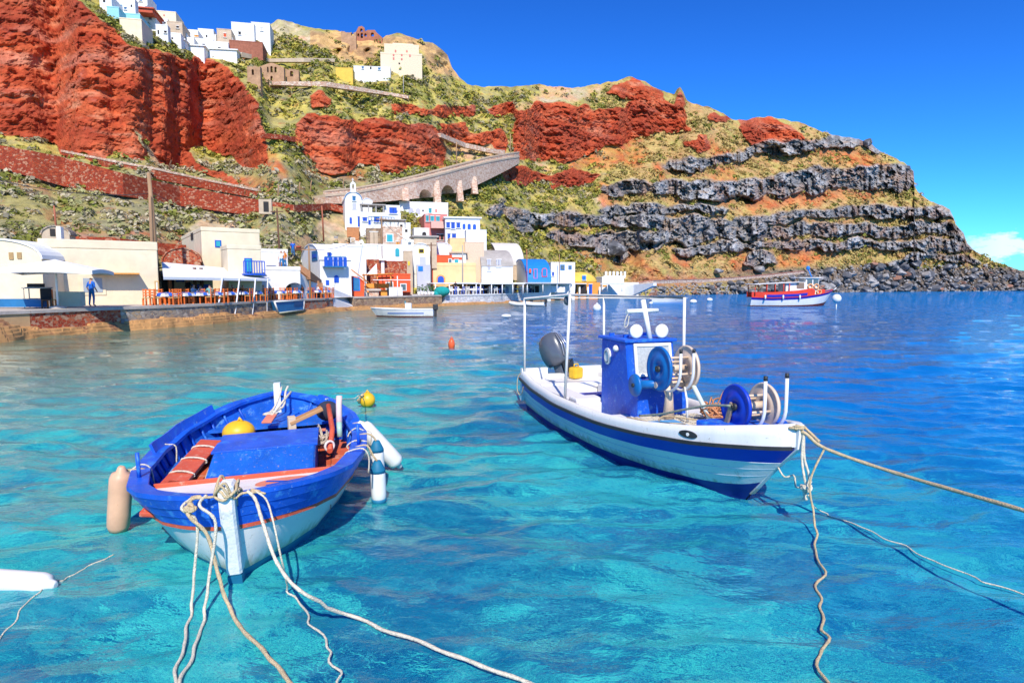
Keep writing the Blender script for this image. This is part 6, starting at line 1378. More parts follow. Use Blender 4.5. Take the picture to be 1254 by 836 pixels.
# fenders
def fender(label, m, caps, ln, r, name='fender', n=16):
    r_ = thing(name, label, 'fender'); q = [(.02, -ln/2-.06), (.035, -ln/2-.05), (.05, -ln/2), (r*.82, -ln/2+.02), (r*.98, -ln/2+.07), (r, -ln*.2), (r, ln*.2), (r*.98, ln/2-.07), (r*.82, ln/2-.02), (.05, ln/2), (.035, ln/2+.05), (.02, ln/2+.06)]
    MB().lathe(q, n).build('body', m, r_)
    if caps is not None:
        for s_ in (-1, 1): MB().lathe([(r*1.01, s_*(ln/2-.05)), (r*.97, s_*(ln/2-.015)), (r*.75, s_*(ln/2+.03)), (.04, s_*(ln/2+.09)), (.0, s_*(ln/2+.10))], n).build('end_cap', caps, r_)
    return r_
fo = fender('faded orange sausage fender hanging from the left bow of the blue boat', PEACH, None, .66, .11); p = H1.pt(1.75, zs(1.75), -1)
in_boat(LM, fo, (p.x-.17, 1.7, .36), (rad(4), rad(8), 0)); bundle('short rope holding the faded orange fender', [(p.x+.12, 1.8, .66), (p.x+.02, 1.78, .70), (p.x-.08, 1.74, .70), (p.x-.15, 1.70, .76), (p.x-.17, 1.70, .70)], 31, .010, ROPE)
for (y, dz, ry, lab) in ((1.85, .18, 0, 'white fender with blue ends on the right side of the blue boat, nearest the bow'), (2.5, .26, 0, 'white fender with blue ends beside the blue boat, second from the bow')):
    p = H1.pt(y, zs(y), 1); f = fender(lab, WPL, PANT, .42, .09); in_boat(LM, f, (p.x+.17, y, dz), (0, rad(ry), 0))
    bundle('cord holding the '+('nearer' if y < 2 else 'farther')+' blue-ended fender of the blue boat', [(p.x-.08, y+.02, zs(y)+.06), (p.x+.07, y, zs(y)+.04), (p.x+.15, y, dz+.34), (p.x+.17, y, dz+.28)], 40, .012, ROPE)
p = H1.pt(3.15, zs(3.15), 1); f = fender('long plain white fender slanting out from the right side of the blue boat', WPL, None, .78, .12); in_boat(LM, f, (p.x+.30, 3.2, .32), (0, rad(-38), 0))
bundle('cord holding the long plain white fender', [(p.x-.05, 3.2, zs(3.2)+.06), (p.x+.06, 3.2, zs(3.2)+.04), (p.x+.10, 3.2, .62)], 41, .010, ROPE)
# ------------------------------------------------------------------ RIGHT: white and blue fishing boat
RB = thing('fishing_boat', 'white fishing boat with a blue cabin, net drums and a grey outboard', 'boat', (3.14, 6.74, 0), rad(17.5))
H2 = Hull(6.95, [(0, .03), (.1, .17), (.3, .33), (.7, .54), (1.2, .72), (1.8, .87), (2.6, 1.0), (3.6, 1.07), (4.8, 1.08), (6.0, 1.02), (6.95, .92)],
          [(0, .80), (.5, .735), (1.0, .67), (2.0, .585), (3.0, .53), (4.5, .51), (6.0, .555), (6.95, .62)], [(0, .05), (.5, .22), (1.0, .42), (2.0, .66), (3.2, .8), (5, .86), (6.95, .84)], -.40, .78, .75, True)
zs2 = H2.zs; bw = lambda y: .185+.03*math.exp(-y); af = lambda y: .07+.20*math.exp(-y/.8)
b = MB(); H2.band(b, lambda y: -.39, af, 6, 0, 1); H2.band(b, af, lambda y: zs2(y)-bw(y), 7, 0, 0); H2.band(b, lambda y: zs2(y)-bw(y), zs2, 4, 0, 2)
y = 6.95; tv = [H2.pt(y, -.3+(zs2(y)+.3)*j/8, -1) for j in range(9)]+[H2.pt(y, -.3+(zs2(y)+.3)*j/8, 1) for j in range(8, -1, -1)]; b.add(tv, [tuple(range(18))], 0)
b.build('hull', [PW, PNAVY, PBD], RB)
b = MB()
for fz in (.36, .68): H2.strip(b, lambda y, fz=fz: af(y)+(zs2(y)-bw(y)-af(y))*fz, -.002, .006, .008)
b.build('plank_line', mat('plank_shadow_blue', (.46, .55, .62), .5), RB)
b = MB(); H2.strip(b, lambda y: zs2(y)-bw(y)-.008, -.002, .007, .008); b.build('stripe_edge', PW, RB)
b = MB(); H2.strip(b, lambda y: zs2(y)-.022, -.01, .040, .044); b.build('rub_rail', BLK, RB)
bh = lambda y: float(np.interp(y, [0, .6, 1.2, 1.9, 3, 5, 6.2, 6.95], [.25, .21, .17, .14, .12, .12, .13, .16]))
b = MB(); ys = [y for y in H2.ys]
for sd in (-1, 1):
    vs = []; fs = []
    for y in ys:
        p = H2.pt(y, zs2(y), sd); x = abs(p.x); z = zs2(y)+.02; h = bh(y)
        for (o, zz_) in ((0, z), (.0, z+h*.5), (-.02, z+h), (-.055, z+h+.012), (-.10, z+h), (-.11, z+h*.3), (-.11, .16 if y > 3.25 else zs2(y)+.03)): vs.append(V((sd*max(.012, x+o), p.y+.0, zz_)))
    n = len(ys); k = 7
    for i in range(n-1):
        for j in range(k-1): a = i*k+j; q = (a, a+1, a+k+1, a+k); fs.append(q if sd > 0 else q[::-1])
    b.add(vs, fs, 0, True)
p0, p1 = H2.pt(6.95, zs2(6.95), -1), H2.pt(6.95, zs2(6.95), 1); zt = zs2(6.95)
for (xa, xb, hh_) in ((p0.x, -.34, .16), (.34, p1.x, .16), (-.34, .34, .02)): b.box(((xa+xb)/2, 6.89, (zt+hh_+.14)/2+.04), (xb-xa, .1, zt+hh_-.10))
b.build('bulwark', PW, RB, recalc=False)
post_b = MB(); post(post_b, [(-.05, 1.08), (-.03, .80), (.30, .5), (.70, .06)], .03, .14); post_b.build('stem', PW, RB)
b = MB(); H2.floor(b, .20, 3.9, 6.85, .12, .04); b.build('cockpit_floor', PW, RB)
b = MB(); H2.floor(b, lambda y: zs2(y)+.05, .15, 3.2, .10, .05); dk = b.build('fore_deck', mat('deck_white', (.72, .70, .66), .7, .12, 4, .4, 20, wear=(.10, .32, .52), wearamt=.50, wscale=2.2), RB)
b = MB(); b.bev((-.62, 5.0, .40), (.44, 1.9, .42), r=.03); b.build('side_locker', PW, RB); b = MB(); b.bev((.62, 5.0, .40), (.44, 1.9, .42), r=.03); b.build('side_locker', PW, RB)
b = MB(); b.bev((0, 6.35, .42), (1.6, .7, .42), r=.03); b.build('stern_locker', PW, RB); b = MB(); b.bev((-.05, 5.3, .36), (.84, .3, .34), r=.02); b.build('bench', PBD, RB)
b = MB(); b.bev((-.60, 4.3, .50), (.5, .34, .34), r=.03); b.build('step_box', PW, RB)
# bow coaming, blue
b = MB(); zc = zs2(.8)+.20
bl_ = [V((H2.b(y)*sd*.90-sd*.03, y, 0)) for sd, yy in ((-1, np.linspace(1.08, .16, 8)), (1, np.linspace(.16, 1.08, 8))) for y in yy]
b.prism(bl_, (0, 0, zs2(.9)+.06), (0, 0, zs2(.5)+.205)); cb_ = b.build('bow_platform', PB, RB); cb_.modifiers.new('bv', 'BEVEL').width = .015
b = MB(); b.bev((-.42, 1.95, zs2(2)+.08), (.5, .5, .04), r=.01); b.build('hatch', mat('pale_worn_blue', (.10, .34, .60), .6, .25, 6, .4, 16, wear=(.5, .6, .66), wearamt=.5), dk)
p = H2.pt(1.22, zs2(1.22), -1); pq = H2.pt(.94, zs2(.94), -1)
dirn = (pq-p); dirn.z = 0; an = math.atan2(dirn.y, dirn.x); zz_ = zs2(1.08)+.10; mid = (p+pq)/2
pl_ = MB(); ov = [V((.135*math.cos(q*math.pi/12), 0, .045*math.sin(q*math.pi/12))) for q in range(24)]; Mr = Matrix.Rotation(an, 3, 'Z')
pl_.prism([Mr @ v+V((mid.x, mid.y, zz_)) for v in ov], Mr @ V((0, -.012, 0)), Mr @ V((0, .03, 0))); pb_ = pl_.build('mooring_plate', BLK, RB)
MB().prism([Mr @ (v*.24)+V((mid.x, mid.y, zz_)) for v in [V((.09*math.cos(q*math.pi/8), 0, .09*math.sin(q*math.pi/8))) for q in range(16)]], Mr @ V((0, -.018, 0)), Mr @ V((0, 0, 0))).build('plate_hole', PW, pb_)
# --- cabin
CX0, CX1 = -.42, .42
pf = [V((0, 4.08, .18)), V((0, 2.80, .18)), V((0, 2.80, 1.10)), V((0, 2.84, 1.13)), V((0, 3.12, 1.15)), V((0, 3.22, 1.70)), V((0, 4.08, 1.70))]
cbn = MB().prism(pf, (CX0, 0, 0), (CX1, 0, 0)).build('cabin', mat('cabin_blue', (.006, .095, .58), .45, .15, 3, .35, 12, wear=(.12, .32, .64), wearamt=.5, wscale=6, chip=(.36, .48, .62)), RB); cbn.modifiers.new('bv', 'BEVEL').width = .02
MB().bev((0, 3.66, 1.72), (.92, .98, .05), r=.015).build('cabin_roof', PB, cbn)
R_ = Matrix.Rotation(math.atan2(.10, .55)*-1, 3, 'X'); wc = V((0.02, 3.165-.012, 1.42))
b = MB()
for (dx, dz, sx_, sz_2) in ((0, .235, .66, .05), (0, -.235, .66, .05), (-.305, 0, .05, .42), (.305, 0, .05, .42)): b.bev(wc+R_ @ V((dx, -.015, dz)), (sx_, .035, sz_2), R_, r=.008)
wf = b.build('window', PW, cbn); MB().box(wc+R_ @ V((0, -.006, 0)), (.57, .012, .43), R_).build('pane', mat('salty_glass', (.46, .48, .46), .35, .2, 30, spec=.6), wf)
ring = lambda r0, n=20: [V((CX0, 3.83+r0*.9*math.cos(2*math.pi*q/n), 1.42+r0*1.1*math.sin(2*math.pi*q/n))) for q in range(n)]
MB().prism(ring(.125), (-.025, 0, 0), (.02, 0, 0)).build('porthole', PW, cbn); MB().tube([v-V((.028, 0, 0)) for v in ring(.085)], .014, 5, closed=True).build('porthole_ring', mat('soft_grey', (.3, .32, .36), .5), cbn)
MB().lathe([(.055, 0), (.05, .05), (.03, .07), (0, .075)], 12, Matrix.Translation((CX0, 3.5, 1.58)) @ Matrix.Rotation(-math.pi/2, 4, 'Y')).build('side_lamp', PW, cbn)
for (x, y) in ((-.20, 3.30), (.22, 3.24)):
    M = Matrix.Translation((x, y, 1.86)) @ Matrix.Rotation(math.pi/2, 4, 'X'); lm = MB().lathe([(.03, -.16), (.07, -.13), (.10, -.03), (.115, .0), (.11, .02), (.085, .03), (.0, .012)], 16, M).build('searchlight', PW, cbn)
    MB().tube([(x, y+.05, 1.74), (x, y+.05, 1.80)], .03, 6).build('lamp_foot', PW, lm)
mt = MB().tube([(.06, 3.32, 1.72), (.0, 3.46, 2.35)], .042, 10).build('mast', PW, cbn); MB().tube([(-.30, 3.44, 2.17), (.26, 3.44, 2.18)], .036, 8).build('crossbar', PW, mt)
MB().tube(smooth_curve([(-.27, 3.43, 2.16), (-.33, 3.43, 2.02), (-.33, 3.43, 1.92), (-.28, 3.43, 1.96), (-.26, 3.43, 2.1)], 5), .008, 5).build('cord_loop', ROPEW, mt)
for (x, y) in ((-.30, 3.95), (-.22, 3.6), (.3, 3.9)): MB().box((x, y, 1.765), (.08, .05, .05)).build('cleat', PB, cbn)
# --- awning frame
TP = {'A': V((-.88, 6.78, 2.30)), 'B': V((-.86, 4.42, 2.42)), 'C': V((.88, 6.70, 2.32)), 'D': V((.93, 3.72, 2.38))}
BS = {'A': (-.88, 6.78, .70), 'B': (-.94, 4.42, .62), 'C': (.90, 6.70, .70), 'D': (.95, 3.72, .62)}
for k in 'ABCD': MB().tube([BS[k], TP[k]], .026, 8).build('awning_post', GALV, RB)
b = MB(); tp = TP; b.tube([tp['A'], tp['B'], tp['D'], tp['C']], .024, 8, closed=True); 
b.tube([tp['A'].lerp(tp['B'], .97)+V((.3, .05, 0)), tp['C'].lerp(tp['D'], .97)-V((.3, -.05, 0))], .02, 6); b.build('awning_frame', GALV, RB)
b = MB(); b.ball(tp['B']+V((.05, .22, -.10)), .09, 10, sq=(.8, 1, 1)); b.build('frame_lamp', mat('grey_lamp', (.14, .14, .15), .5), RB)
# --- net drums
def drum(y, z, r, xa, xb, ma, mb_, name):
    M = lambda x: Matrix.Translation((x, y, z)) @ Matrix.Rotation(math.pi/2, 4, 'Y')
    d = MB().lathe([(.05, xa), (.05, xb)], 10, Matrix.Translation((0, y, z)) @ Matrix.Rotation(math.pi/2, 4, 'Y')).build(name, CREAMP, RB)
    for x, m_ in ((xa, ma), (xb, mb_)):
        q = [(.0, -.012), (r*.28, -.012), (r*.30, -.022), (r*.62, -.020), (r*.64, -.012), (r*.92, -.012), (r, -.026), (r+.012, 0), (r, .026), (r*.9, .012), (.0, .012)]
        dd_ = MB().lathe(q, 36, M(x)).build('flange', m_, d)
        MB().lathe([(.045, -.05), (.045, .05)], 12, M(x)).lathe([(.02, -.062), (.02, .062)], 8, M(x)).build('axle', BLK, dd_) if ma is m_ else None
    b = MB()
    for q in range(4): a = q*math.pi/2+.4; b.tube([(xa+.02, y+r*.55*math.cos(a), z+r*.55*math.sin(a)), (xb-.02, y+r*.55*math.cos(a), z+r*.55*math.sin(a))], .018, 6)
    b.build('crossbar', CREAMP, d)
    return d
def uframe(x, y, z, r, tip, back, par):
    P = [(x, y-r-.05, tip), (x, y-r-.05, z+r*.2)]+[(x, y-(r+.05)*math.cos(a), z-(r+.05)*math.sin(a)) for a in np.linspace(0.1, math.pi*back, 10)]
    u = MB().tube(P, .021, 8).build('drum_guard', STEEL, par); MB().tube([(x, y-r-.05, tip-.005), (x, y-r-.05, tip+.05)], .024, 8).build('guard_cap', BLK, u)
d1_ = drum(2.45, 1.38, .32, -.28, .17, TBL, CREAMP, 'net_drum')
uframe(-.14, 2.45, 1.38, .28, 1.64, .72, d1_); uframe(.07, 2.45, 1.38, .28, 1.64, .72, d1_)
M = Matrix.Translation((0, 2.62, 1.13)) @ Matrix.Rotation(math.pi/2, 4, 'Y')
MB().lathe([(.0, -.60), (.16, -.60), (.17, -.575), (.16, -.55), (.07, -.53), (.06, -.30), (.09, -.26), (.09, -.18), (.0, -.16)], 24, M).build('capstan', TBL, d1_)
MB().lathe([(.03, -.625), (.03, -.60)], 10, M).build('capstan_axle', BLK, d1_)
MB().tube([(-.08, 2.5, .60), (-.08, 2.5, .98), (-.12, 2.52, 1.14)], [.09, .06, .07], 10).tube([(-.3, 2.52, 1.13), (.2, 2.5, 1.14)], .05, 8).build('drum_stand', CREAMP, d1_)
MB().tube([(.16, 2.25, 1.15), (.33, 2.0, .62)], .035, 8).build('brace', mat('pale_green_steel', (.58, .66, .60), .5), d1_); MB().lathe([(.0, .28), (.06, .27), (.07, .20), (.04, .18), (.04, .14)], 12, Matrix.Translation((0, 2.45, 1.38)) @ Matrix.Rotation(math.pi/2, 4, 'Y')).build('hub', CREAMP, d1_)
MB().tube([(.05, 2.3, 1.12), (-.02, 2.12, .95), (-.02, 2.1, .66)], .016, 6).build('hose', WPL, d1_)
d2_ = drum(.72, 1.15, .26, -.27, .13, PBD, CREAMP, 'bow_drum')
uframe(-.10, .72, 1.15, .24, 1.50, .8, d2_); uframe(.20, .72, 1.15, .24, 1.52, .8, d2_)
MB().bev((-.31, .80, 1.03), (.03, .07, .34), Matrix.Rotation(.35, 3, 'X'), r=.008).build('drum_arm', mat('rusty_arm', (.34, .24, .17), .6, .3, 14), d2_)
MB().tube([(-.31, .85, .90), (.16, .85, .90)], .03, 8).build('drum_foot', CREAMP, d2_)
MB().tube(smooth_curve([(-.56, 2.5, .70), (-.50, 2.0, .82), (-.44, 1.5, .98), (-.38, 1.1, 1.10), (-.33, .74, 1.16)], 5), .017, 6).build('bent_rod', mat('weathered_rod', (.28, .30, .22), .6, .3, 20), RB)
# --- outboard
obm = thing('outboard_motor', 'large grey outboard motor tilted at the stern of the white fishing boat', 'motor')
OBM = mat('charcoal_cowl', (.09, .10, .12), .25, .1, 3, spec=.6)
b = MB(); pr = []
for (z, rx, ry, yo) in ((.0, .14, .20, 0), (.06, .17, .25, 0), (.2, .19, .28, .02), (.38, .185, .27, .03), (.52, .16, .23, .02), (.60, .11, .16, 0), (.63, .04, .06, 0)): pr.append([V((rx*math.cos(q*math.pi/10)*(1+.06*math.cos(q*math.pi/10*6)), yo+ry*math.sin(q*math.pi/10), z)) for q in range(20)])
vs = [v for r_ in pr for v in r_]; fs = [(i*20+j, i*20+(j+1) % 20, (i+1)*20+(j+1) % 20, (i+1)*20+j) for i in range(6) for j in range(20)]+[tuple(range(19, -1, -1)), tuple(range(120, 140))]
b.add(vs, fs, 0, True).build('cowl', OBM, obm)
b = MB(); [b.tube([(x, -.25, .12), (x*.9, -.27, .35), (x*.7, -.2, .56)], .012, 5) for x in (-.09, 0, .09)]; b.build('cowl_ridge', mat('silver_trim', (.5, .5, .52), .3, metal=.6), obm)
MB().bev((0, 0, -.45), (.11, .2, .95), r=.03).bev((0, .05, -.75), (.24, .36, .03), r=.01).build('leg', OBM, obm); MB().bev((0, -.22, -.08), (.2, .14, .22), r=.02).tube([(-.09, -.22, -.15), (-.05, -.3, .0), (.06, -.3, .02)], .018, 6).build('bracket', BLK, obm); MB().lathe([(.05, 0), (.05, .2), (.0, .22)], 10, Matrix.Translation((0, .15, -.95)) @ Matrix.Rotation(-math.pi/2, 4, 'X')).build('gearcase', OBM, obm)
RM = RB.matrix_basis.copy(); in_boat(RM, obm, (-.02, 7.03, .86), (rad(-22), 0, rad(35))); obm.scale = (1.12, 1.12, 1.15)
yc = thing('fuel_can', 'yellow fuel can beside the grey outboard motor', 'fuel can'); MB().bev((0, 0, .12), (.26, .2, .24), r=.05).build('body', YPL, yc); MB().tube([(-.06, 0, .24), (-.05, 0, .3), (.06, 0, .3), (.07, 0, .24)], .015, 6).build('handle', YPL, yc); in_boat(RM, yc, (.16, 6.5, .64), (0, 0, .4))
o = tag(MB().tube(smooth_curve(coil((.55, 2.1, .70), .30, 14, 0, 5, .9), 2), .012, 5).build('net_pile', NETM), 'rust-orange net heap on the foredeck of the white fishing boat', 'fishing net'); o.matrix_basis = RM
# knotted white netting laid over the foredeck
b = MB(); zz_ = lambda y: zs2(y)+.058
for i in range(17):
    t = -.62+i*.075; P = []
    for k in range(9):
        y = 1.6+k*.15; P.append((t+.03*math.sin(k*2+i), y, zz_(y)+.006+.006*math.sin(i*3+k)))
    b.tube(P, .005, 4)
for k in range(18):
    y = 1.6+k*.07; b.tube([(-.64+j*.12, y+.02*math.sin(j*2+k), zz_(y)+.010) for j in range(11)], .005, 4)
o = tag(b.build('deck_net', ROPEW), 'pale knotted net spread on the foredeck of the white fishing boat', 'fishing net'); o.matrix_basis = RM
o = tag(MB().tube(smooth_curve(jig([(-.66, 2.7, .66), (-.6, 2.3, .67), (-.66, 1.9, .69), (-.5, 1.6, .72), (-.3, 1.75, .71), (-.45, 2.1, .70), (-.2, 2.4, .68), (.0, 2.0, .70), (.2, 1.7, .72)], .02, 9), 5), .010, 5).build('rope', ROPE), 'thin brown rope straggling over the foredeck net', 'rope'); o.matrix_basis = RM
# ------------------------------------------------------------------ ropes over the water
def rope(label, P, r=.016, m=ROPE, wob=0.0, seed=1, n=8, name='mooring_rope'):
    C_ = smooth_curve(P, n); r_ = random.Random(seed); r *= .85
    if wob:
        ph1, ph2 = r_.random()*6, r_.random()*6
        for i, p in enumerate(C_):
            k = max(0, min(1, (.12-p.z)/.12)); p += V((math.sin(i*.62+ph1)+.7*math.sin(i*1.05+ph2), math.sin(i*.8+ph2)*.7, 0))*wob*k
    for p in C_:
        if p.z < .2: p.z = max(p.z-.03, wave_z(p.x, p.y)+r*.4)
    # twisted lay: slight radius modulation
    return tag(MB().tube(C_, [r*(1+.10*math.sin(i*1.9)) for i in range(len(C_))], 7).build(name, m), label, 'rope')
def WP(px, py, z=.03): return onz(px, py, z)
def LP(x, y, z): return LM @ V((x, y, z))
def RP_(x, y, z): return RM @ V((x, y, z))
rope('mooring rope falling almost straight from the left side of the stem', [LP(-.28, .0, .84), LP(-.33, -.12, .80), at(241, 640, 4.95), at(238, 700, 4.9), WP(233, 745), WP(226, 780), WP(216, 818), WP(208, 880)], .014, ROPEW, .012, 1)
rope('pale mooring rope hanging close beside the white stem', [LP(-.16, -.02, .86), LP(-.19, -.15, .82), at(264, 640, 4.9), at(257, 700, 4.85), WP(249, 750), WP(240, 785), WP(222, 826), WP(208, 880)], .015, ROPEW, .012, 2)
rope('thick mooring rope slanting right under the white stem', [LP(-.27, .0, .85), LP(-.28, -.15, .76), at(254, 655, 4.9), at(268, 705, 4.86), WP(286, 750), WP(318, 788), WP(350, 822), WP(390, 880)], .018, ROPE, .014, 3)
rope('long mooring rope running from the stem across the water to the lower right', [LP(.16, -.03, .86), LP(.23, -.13, .81), at(322, 640, 4.85), at(340, 690, 4.65), at(372, 726, 4.45), WP(430, 750), WP(500, 776), WP(580, 806), WP(655, 834), WP(760, 880)], .017, ROPEW, .016, 4)
rope('thinner rope wavering down into the water right of the stem', [LP(.22, -.02, .85), LP(.31, -.10, .79), at(335, 640, 4.9), at(346, 690, 4.85), WP(356, 722), WP(378, 752), WP(400, 785), WP(410, 812), WP(420, 850), WP(428, 890)], .010, ROPEW, .03, 5)
zg = .80; P = []
for k in range(34):
    a = k*.74; P.append((.085*math.cos(a)*(1+.25*math.sin(k*1.7)), .0+.135*math.sin(a), zg+.045+.016*math.sin(k*.9)+.0022*k*(k % 3)))
P = [(-.30, -.02, zg+.03), (-.2, -.03, zg+.06), (-.27, .0, zg+.05), (-.18, -.05, zg+.05)]+P+[(.12, -.04, zg+.05), (.26, -.02, zg+.04), (.18, .0, zg+.06), (.30, -.03, zg+.02)]
o = tag(MB().tube(smooth_curve(P, 4), .0115, 6).build('rope_lashing', ROPE), 'rope lashing wound round the white stem of the blue boat', 'rope'); o.matrix_basis = LM
o = tag(MB().tube(smooth_curve(coil((-.27, -.12, .78), .04, 4, 0, 12, 1.5, 8), 3), .015, 6).build('rope_knot', ROPE), 'knot of brown rope left of the white stem', 'rope'); o.matrix_basis = LM
rope('thick taut mooring rope running from the white boat out to the right', [RP_(-.04, .05, 1.02), RP_(.02, -.08, .99), RP_(.12, -.28, .86), at(1100, 580, 5.9), at(1254, 625, 4.7), at(1420, 675, 3.8), at(1420, 675, 3.8)+(at(1420, 675, 3.8)-at(1254, 625, 4.7))*4+V((0, 0, .35))], .022, ROPE, 0, 6)
rope('thick rope wound round the bow fairlead of the white boat', [RP_(-.06, .1, 1.0), RP_(-.05, -.02, 1.06), RP_(.03, -.04, 1.05), RP_(.06, .06, 1.03), RP_(0, .12, 1.02), RP_(-.08, .04, 1.03), RP_(0, -.06, 1.04), RP_(.07, .02, 1.05), RP_(.1, -.2, .92)], .02, ROPE, 0, 7)
rope('rope dropping from the bow of the white boat and wriggling under the surface', [RP_(.12, -.26, .87), at(992, 590, 6.5), at(997, 630, 6.4), WP(1000, 662), WP(1006, 700), WP(1003, 735), WP(1012, 770), WP(1005, 800), WP(1010, 850), WP(1008, 890)], .013, ROPE, .035, 8)
for k_, (dx, lab) in enumerate(((0, 'frayed white rope hanging below the bow fairlead, left strand'), (6, 'frayed white rope hanging below the bow fairlead, right strand'))):
    rope(lab, [RP_(.02, -.06, 1.0), at(982+dx*.5, 560, 6.65), at(985+dx, 585, 6.6), at(988-dx*.6, 600, 6.6), at(984+dx*.6, 612, 6.6)], .016, ROPEW, 0, 9+k_)
o = tag(MB().tube(smooth_curve(coil((0, 0, 0), .05, 5, 0, 22, 1.6, 8), 3), .014, 6).build('rope_knot', ROPEW), 'white frayed knot at the end of the hanging bow ropes', 'rope'); o.location = at(987, 600, 6.6)
rope('thin white line floating away to the right of the hanging bow ropes', [at(990, 606, 6.6), WP(1003, 622), WP(1040, 636), WP(1085, 655), WP(1130, 676), WP(1190, 702), WP(1250, 722), WP(1320, 748)], .008, ROPEW, .03, 12)
for k_, (x1, y1) in enumerate(((978, 566), (990, 572), (1003, 590))): pass
o = rope('short frayed rope ends under the stem of the white boat', [RP_(.0, .30, .52), RP_(-.02, .16, .44), RP_(.04, .08, .47), RP_(.02, .02, .36), RP_(.09, -.06, .40)], .012, ROPEW, 0, 14)
rope('cord hanging from the stern quarter of the white boat', [RP_(-.86, 6.86, .80), RP_(-.97, 6.93, .66), RP_(-1.0, 6.9, .40), RP_(-.98, 6.8, .30), RP_(-1.0, 6.6, .36), RP_(-1.0, 6.5, .52)], .010, ROPE, 0, 15)
# ------------------------------------------------------------------ floats on the water
f = fender('white fender floating at the left edge with two thin lines', WPL, None, 1.0, .10); p = WP(-2, 711, .05); f.location = p; f.rotation_euler = (0, rad(90), rad(-8))
rope('thin line from the floating white fender toward the blue boat', [WP(57, 711, .06), WP(75, 708), WP(92, 698), WP(112, 688), WP(140, 676)], .008, ROPEW, .012, 17)
rope('thin line trailing from the floating white fender to the lower left', [WP(57, 712, .06), WP(52, 722), WP(30, 742), WP(10, 766), WP(-20, 800)], .008, ROPEW, .012, 18)
o = tag(MB().tube(smooth_curve(coil((0, 0, 0), .035, 3, 0, 25, 1.2, 8), 3), .009, 6).build('rope_knot', ROPEW), 'small knot at the tip of the floating white fender', 'rope'); o.location = WP(60, 711, .06)
def buoy(label, m, px, py, r, sq=(1, 1, 1), lug=True):
    q = WP(px, py, 0); b_ = thing('buoy', label, 'buoy', (q.x, q.y, r*.55)); MB().ball((0, 0, 0), r, 14, sq=sq).build('body', m, b_)
    if lug: MB().tube([(-.03*r/.15, 0, r*.9*sq[2]), (0, 0, r*1.25*sq[2]), (.04*r/.15, 0, r*.9*sq[2])], r*.12, 6).build('eye', m, b_)
    return b_
bq = buoy('yellow buoy floating behind the stern of the blue boat', YPL, 450, 495, .17, (1.0, .9, 1)); MB().tube([(-.155, -.1, -.05), (-.13, -.12, .1), (-.05, -.14, .15)], .03, 6).tube([(-.15, -.08, .02), (-.19, -.04, .0)], .04, 6).build('rope_collar', ROPE, bq)
rope('thin line from the yellow buoy to the stern of the blue boat', [LP(.75, 4.2, .85), at(432, 488, 10.5), at(440, 484, 10.8), WP(446, 489, .12)], .010, ROPEW, 0, 19)
buoy('small orange buoy far out between the boats', mat('orange_buoy', (.80, .12, .03), .4), 553, 425, .20, (.7, .7, 1.3)); buoy('white ball buoy seen through the awning frame', WPL, 731, 380, .42); buoy('small white float left of the awning frame', WPL, 620, 389, .25, (1.6, 1, .6), False)
buoy('white float near the boulders, nearer of two', WPL, 849, 371, .38, (1.3, 1, .8), False); buoy('white float near the boulders, farther of two', WPL, 869, 368.5, .36, (1.3, 1, .8), False); buoy('tiny white float off the whitewashed wall', WPL, 797, 372.5, .25, (1, 1, .8), False)
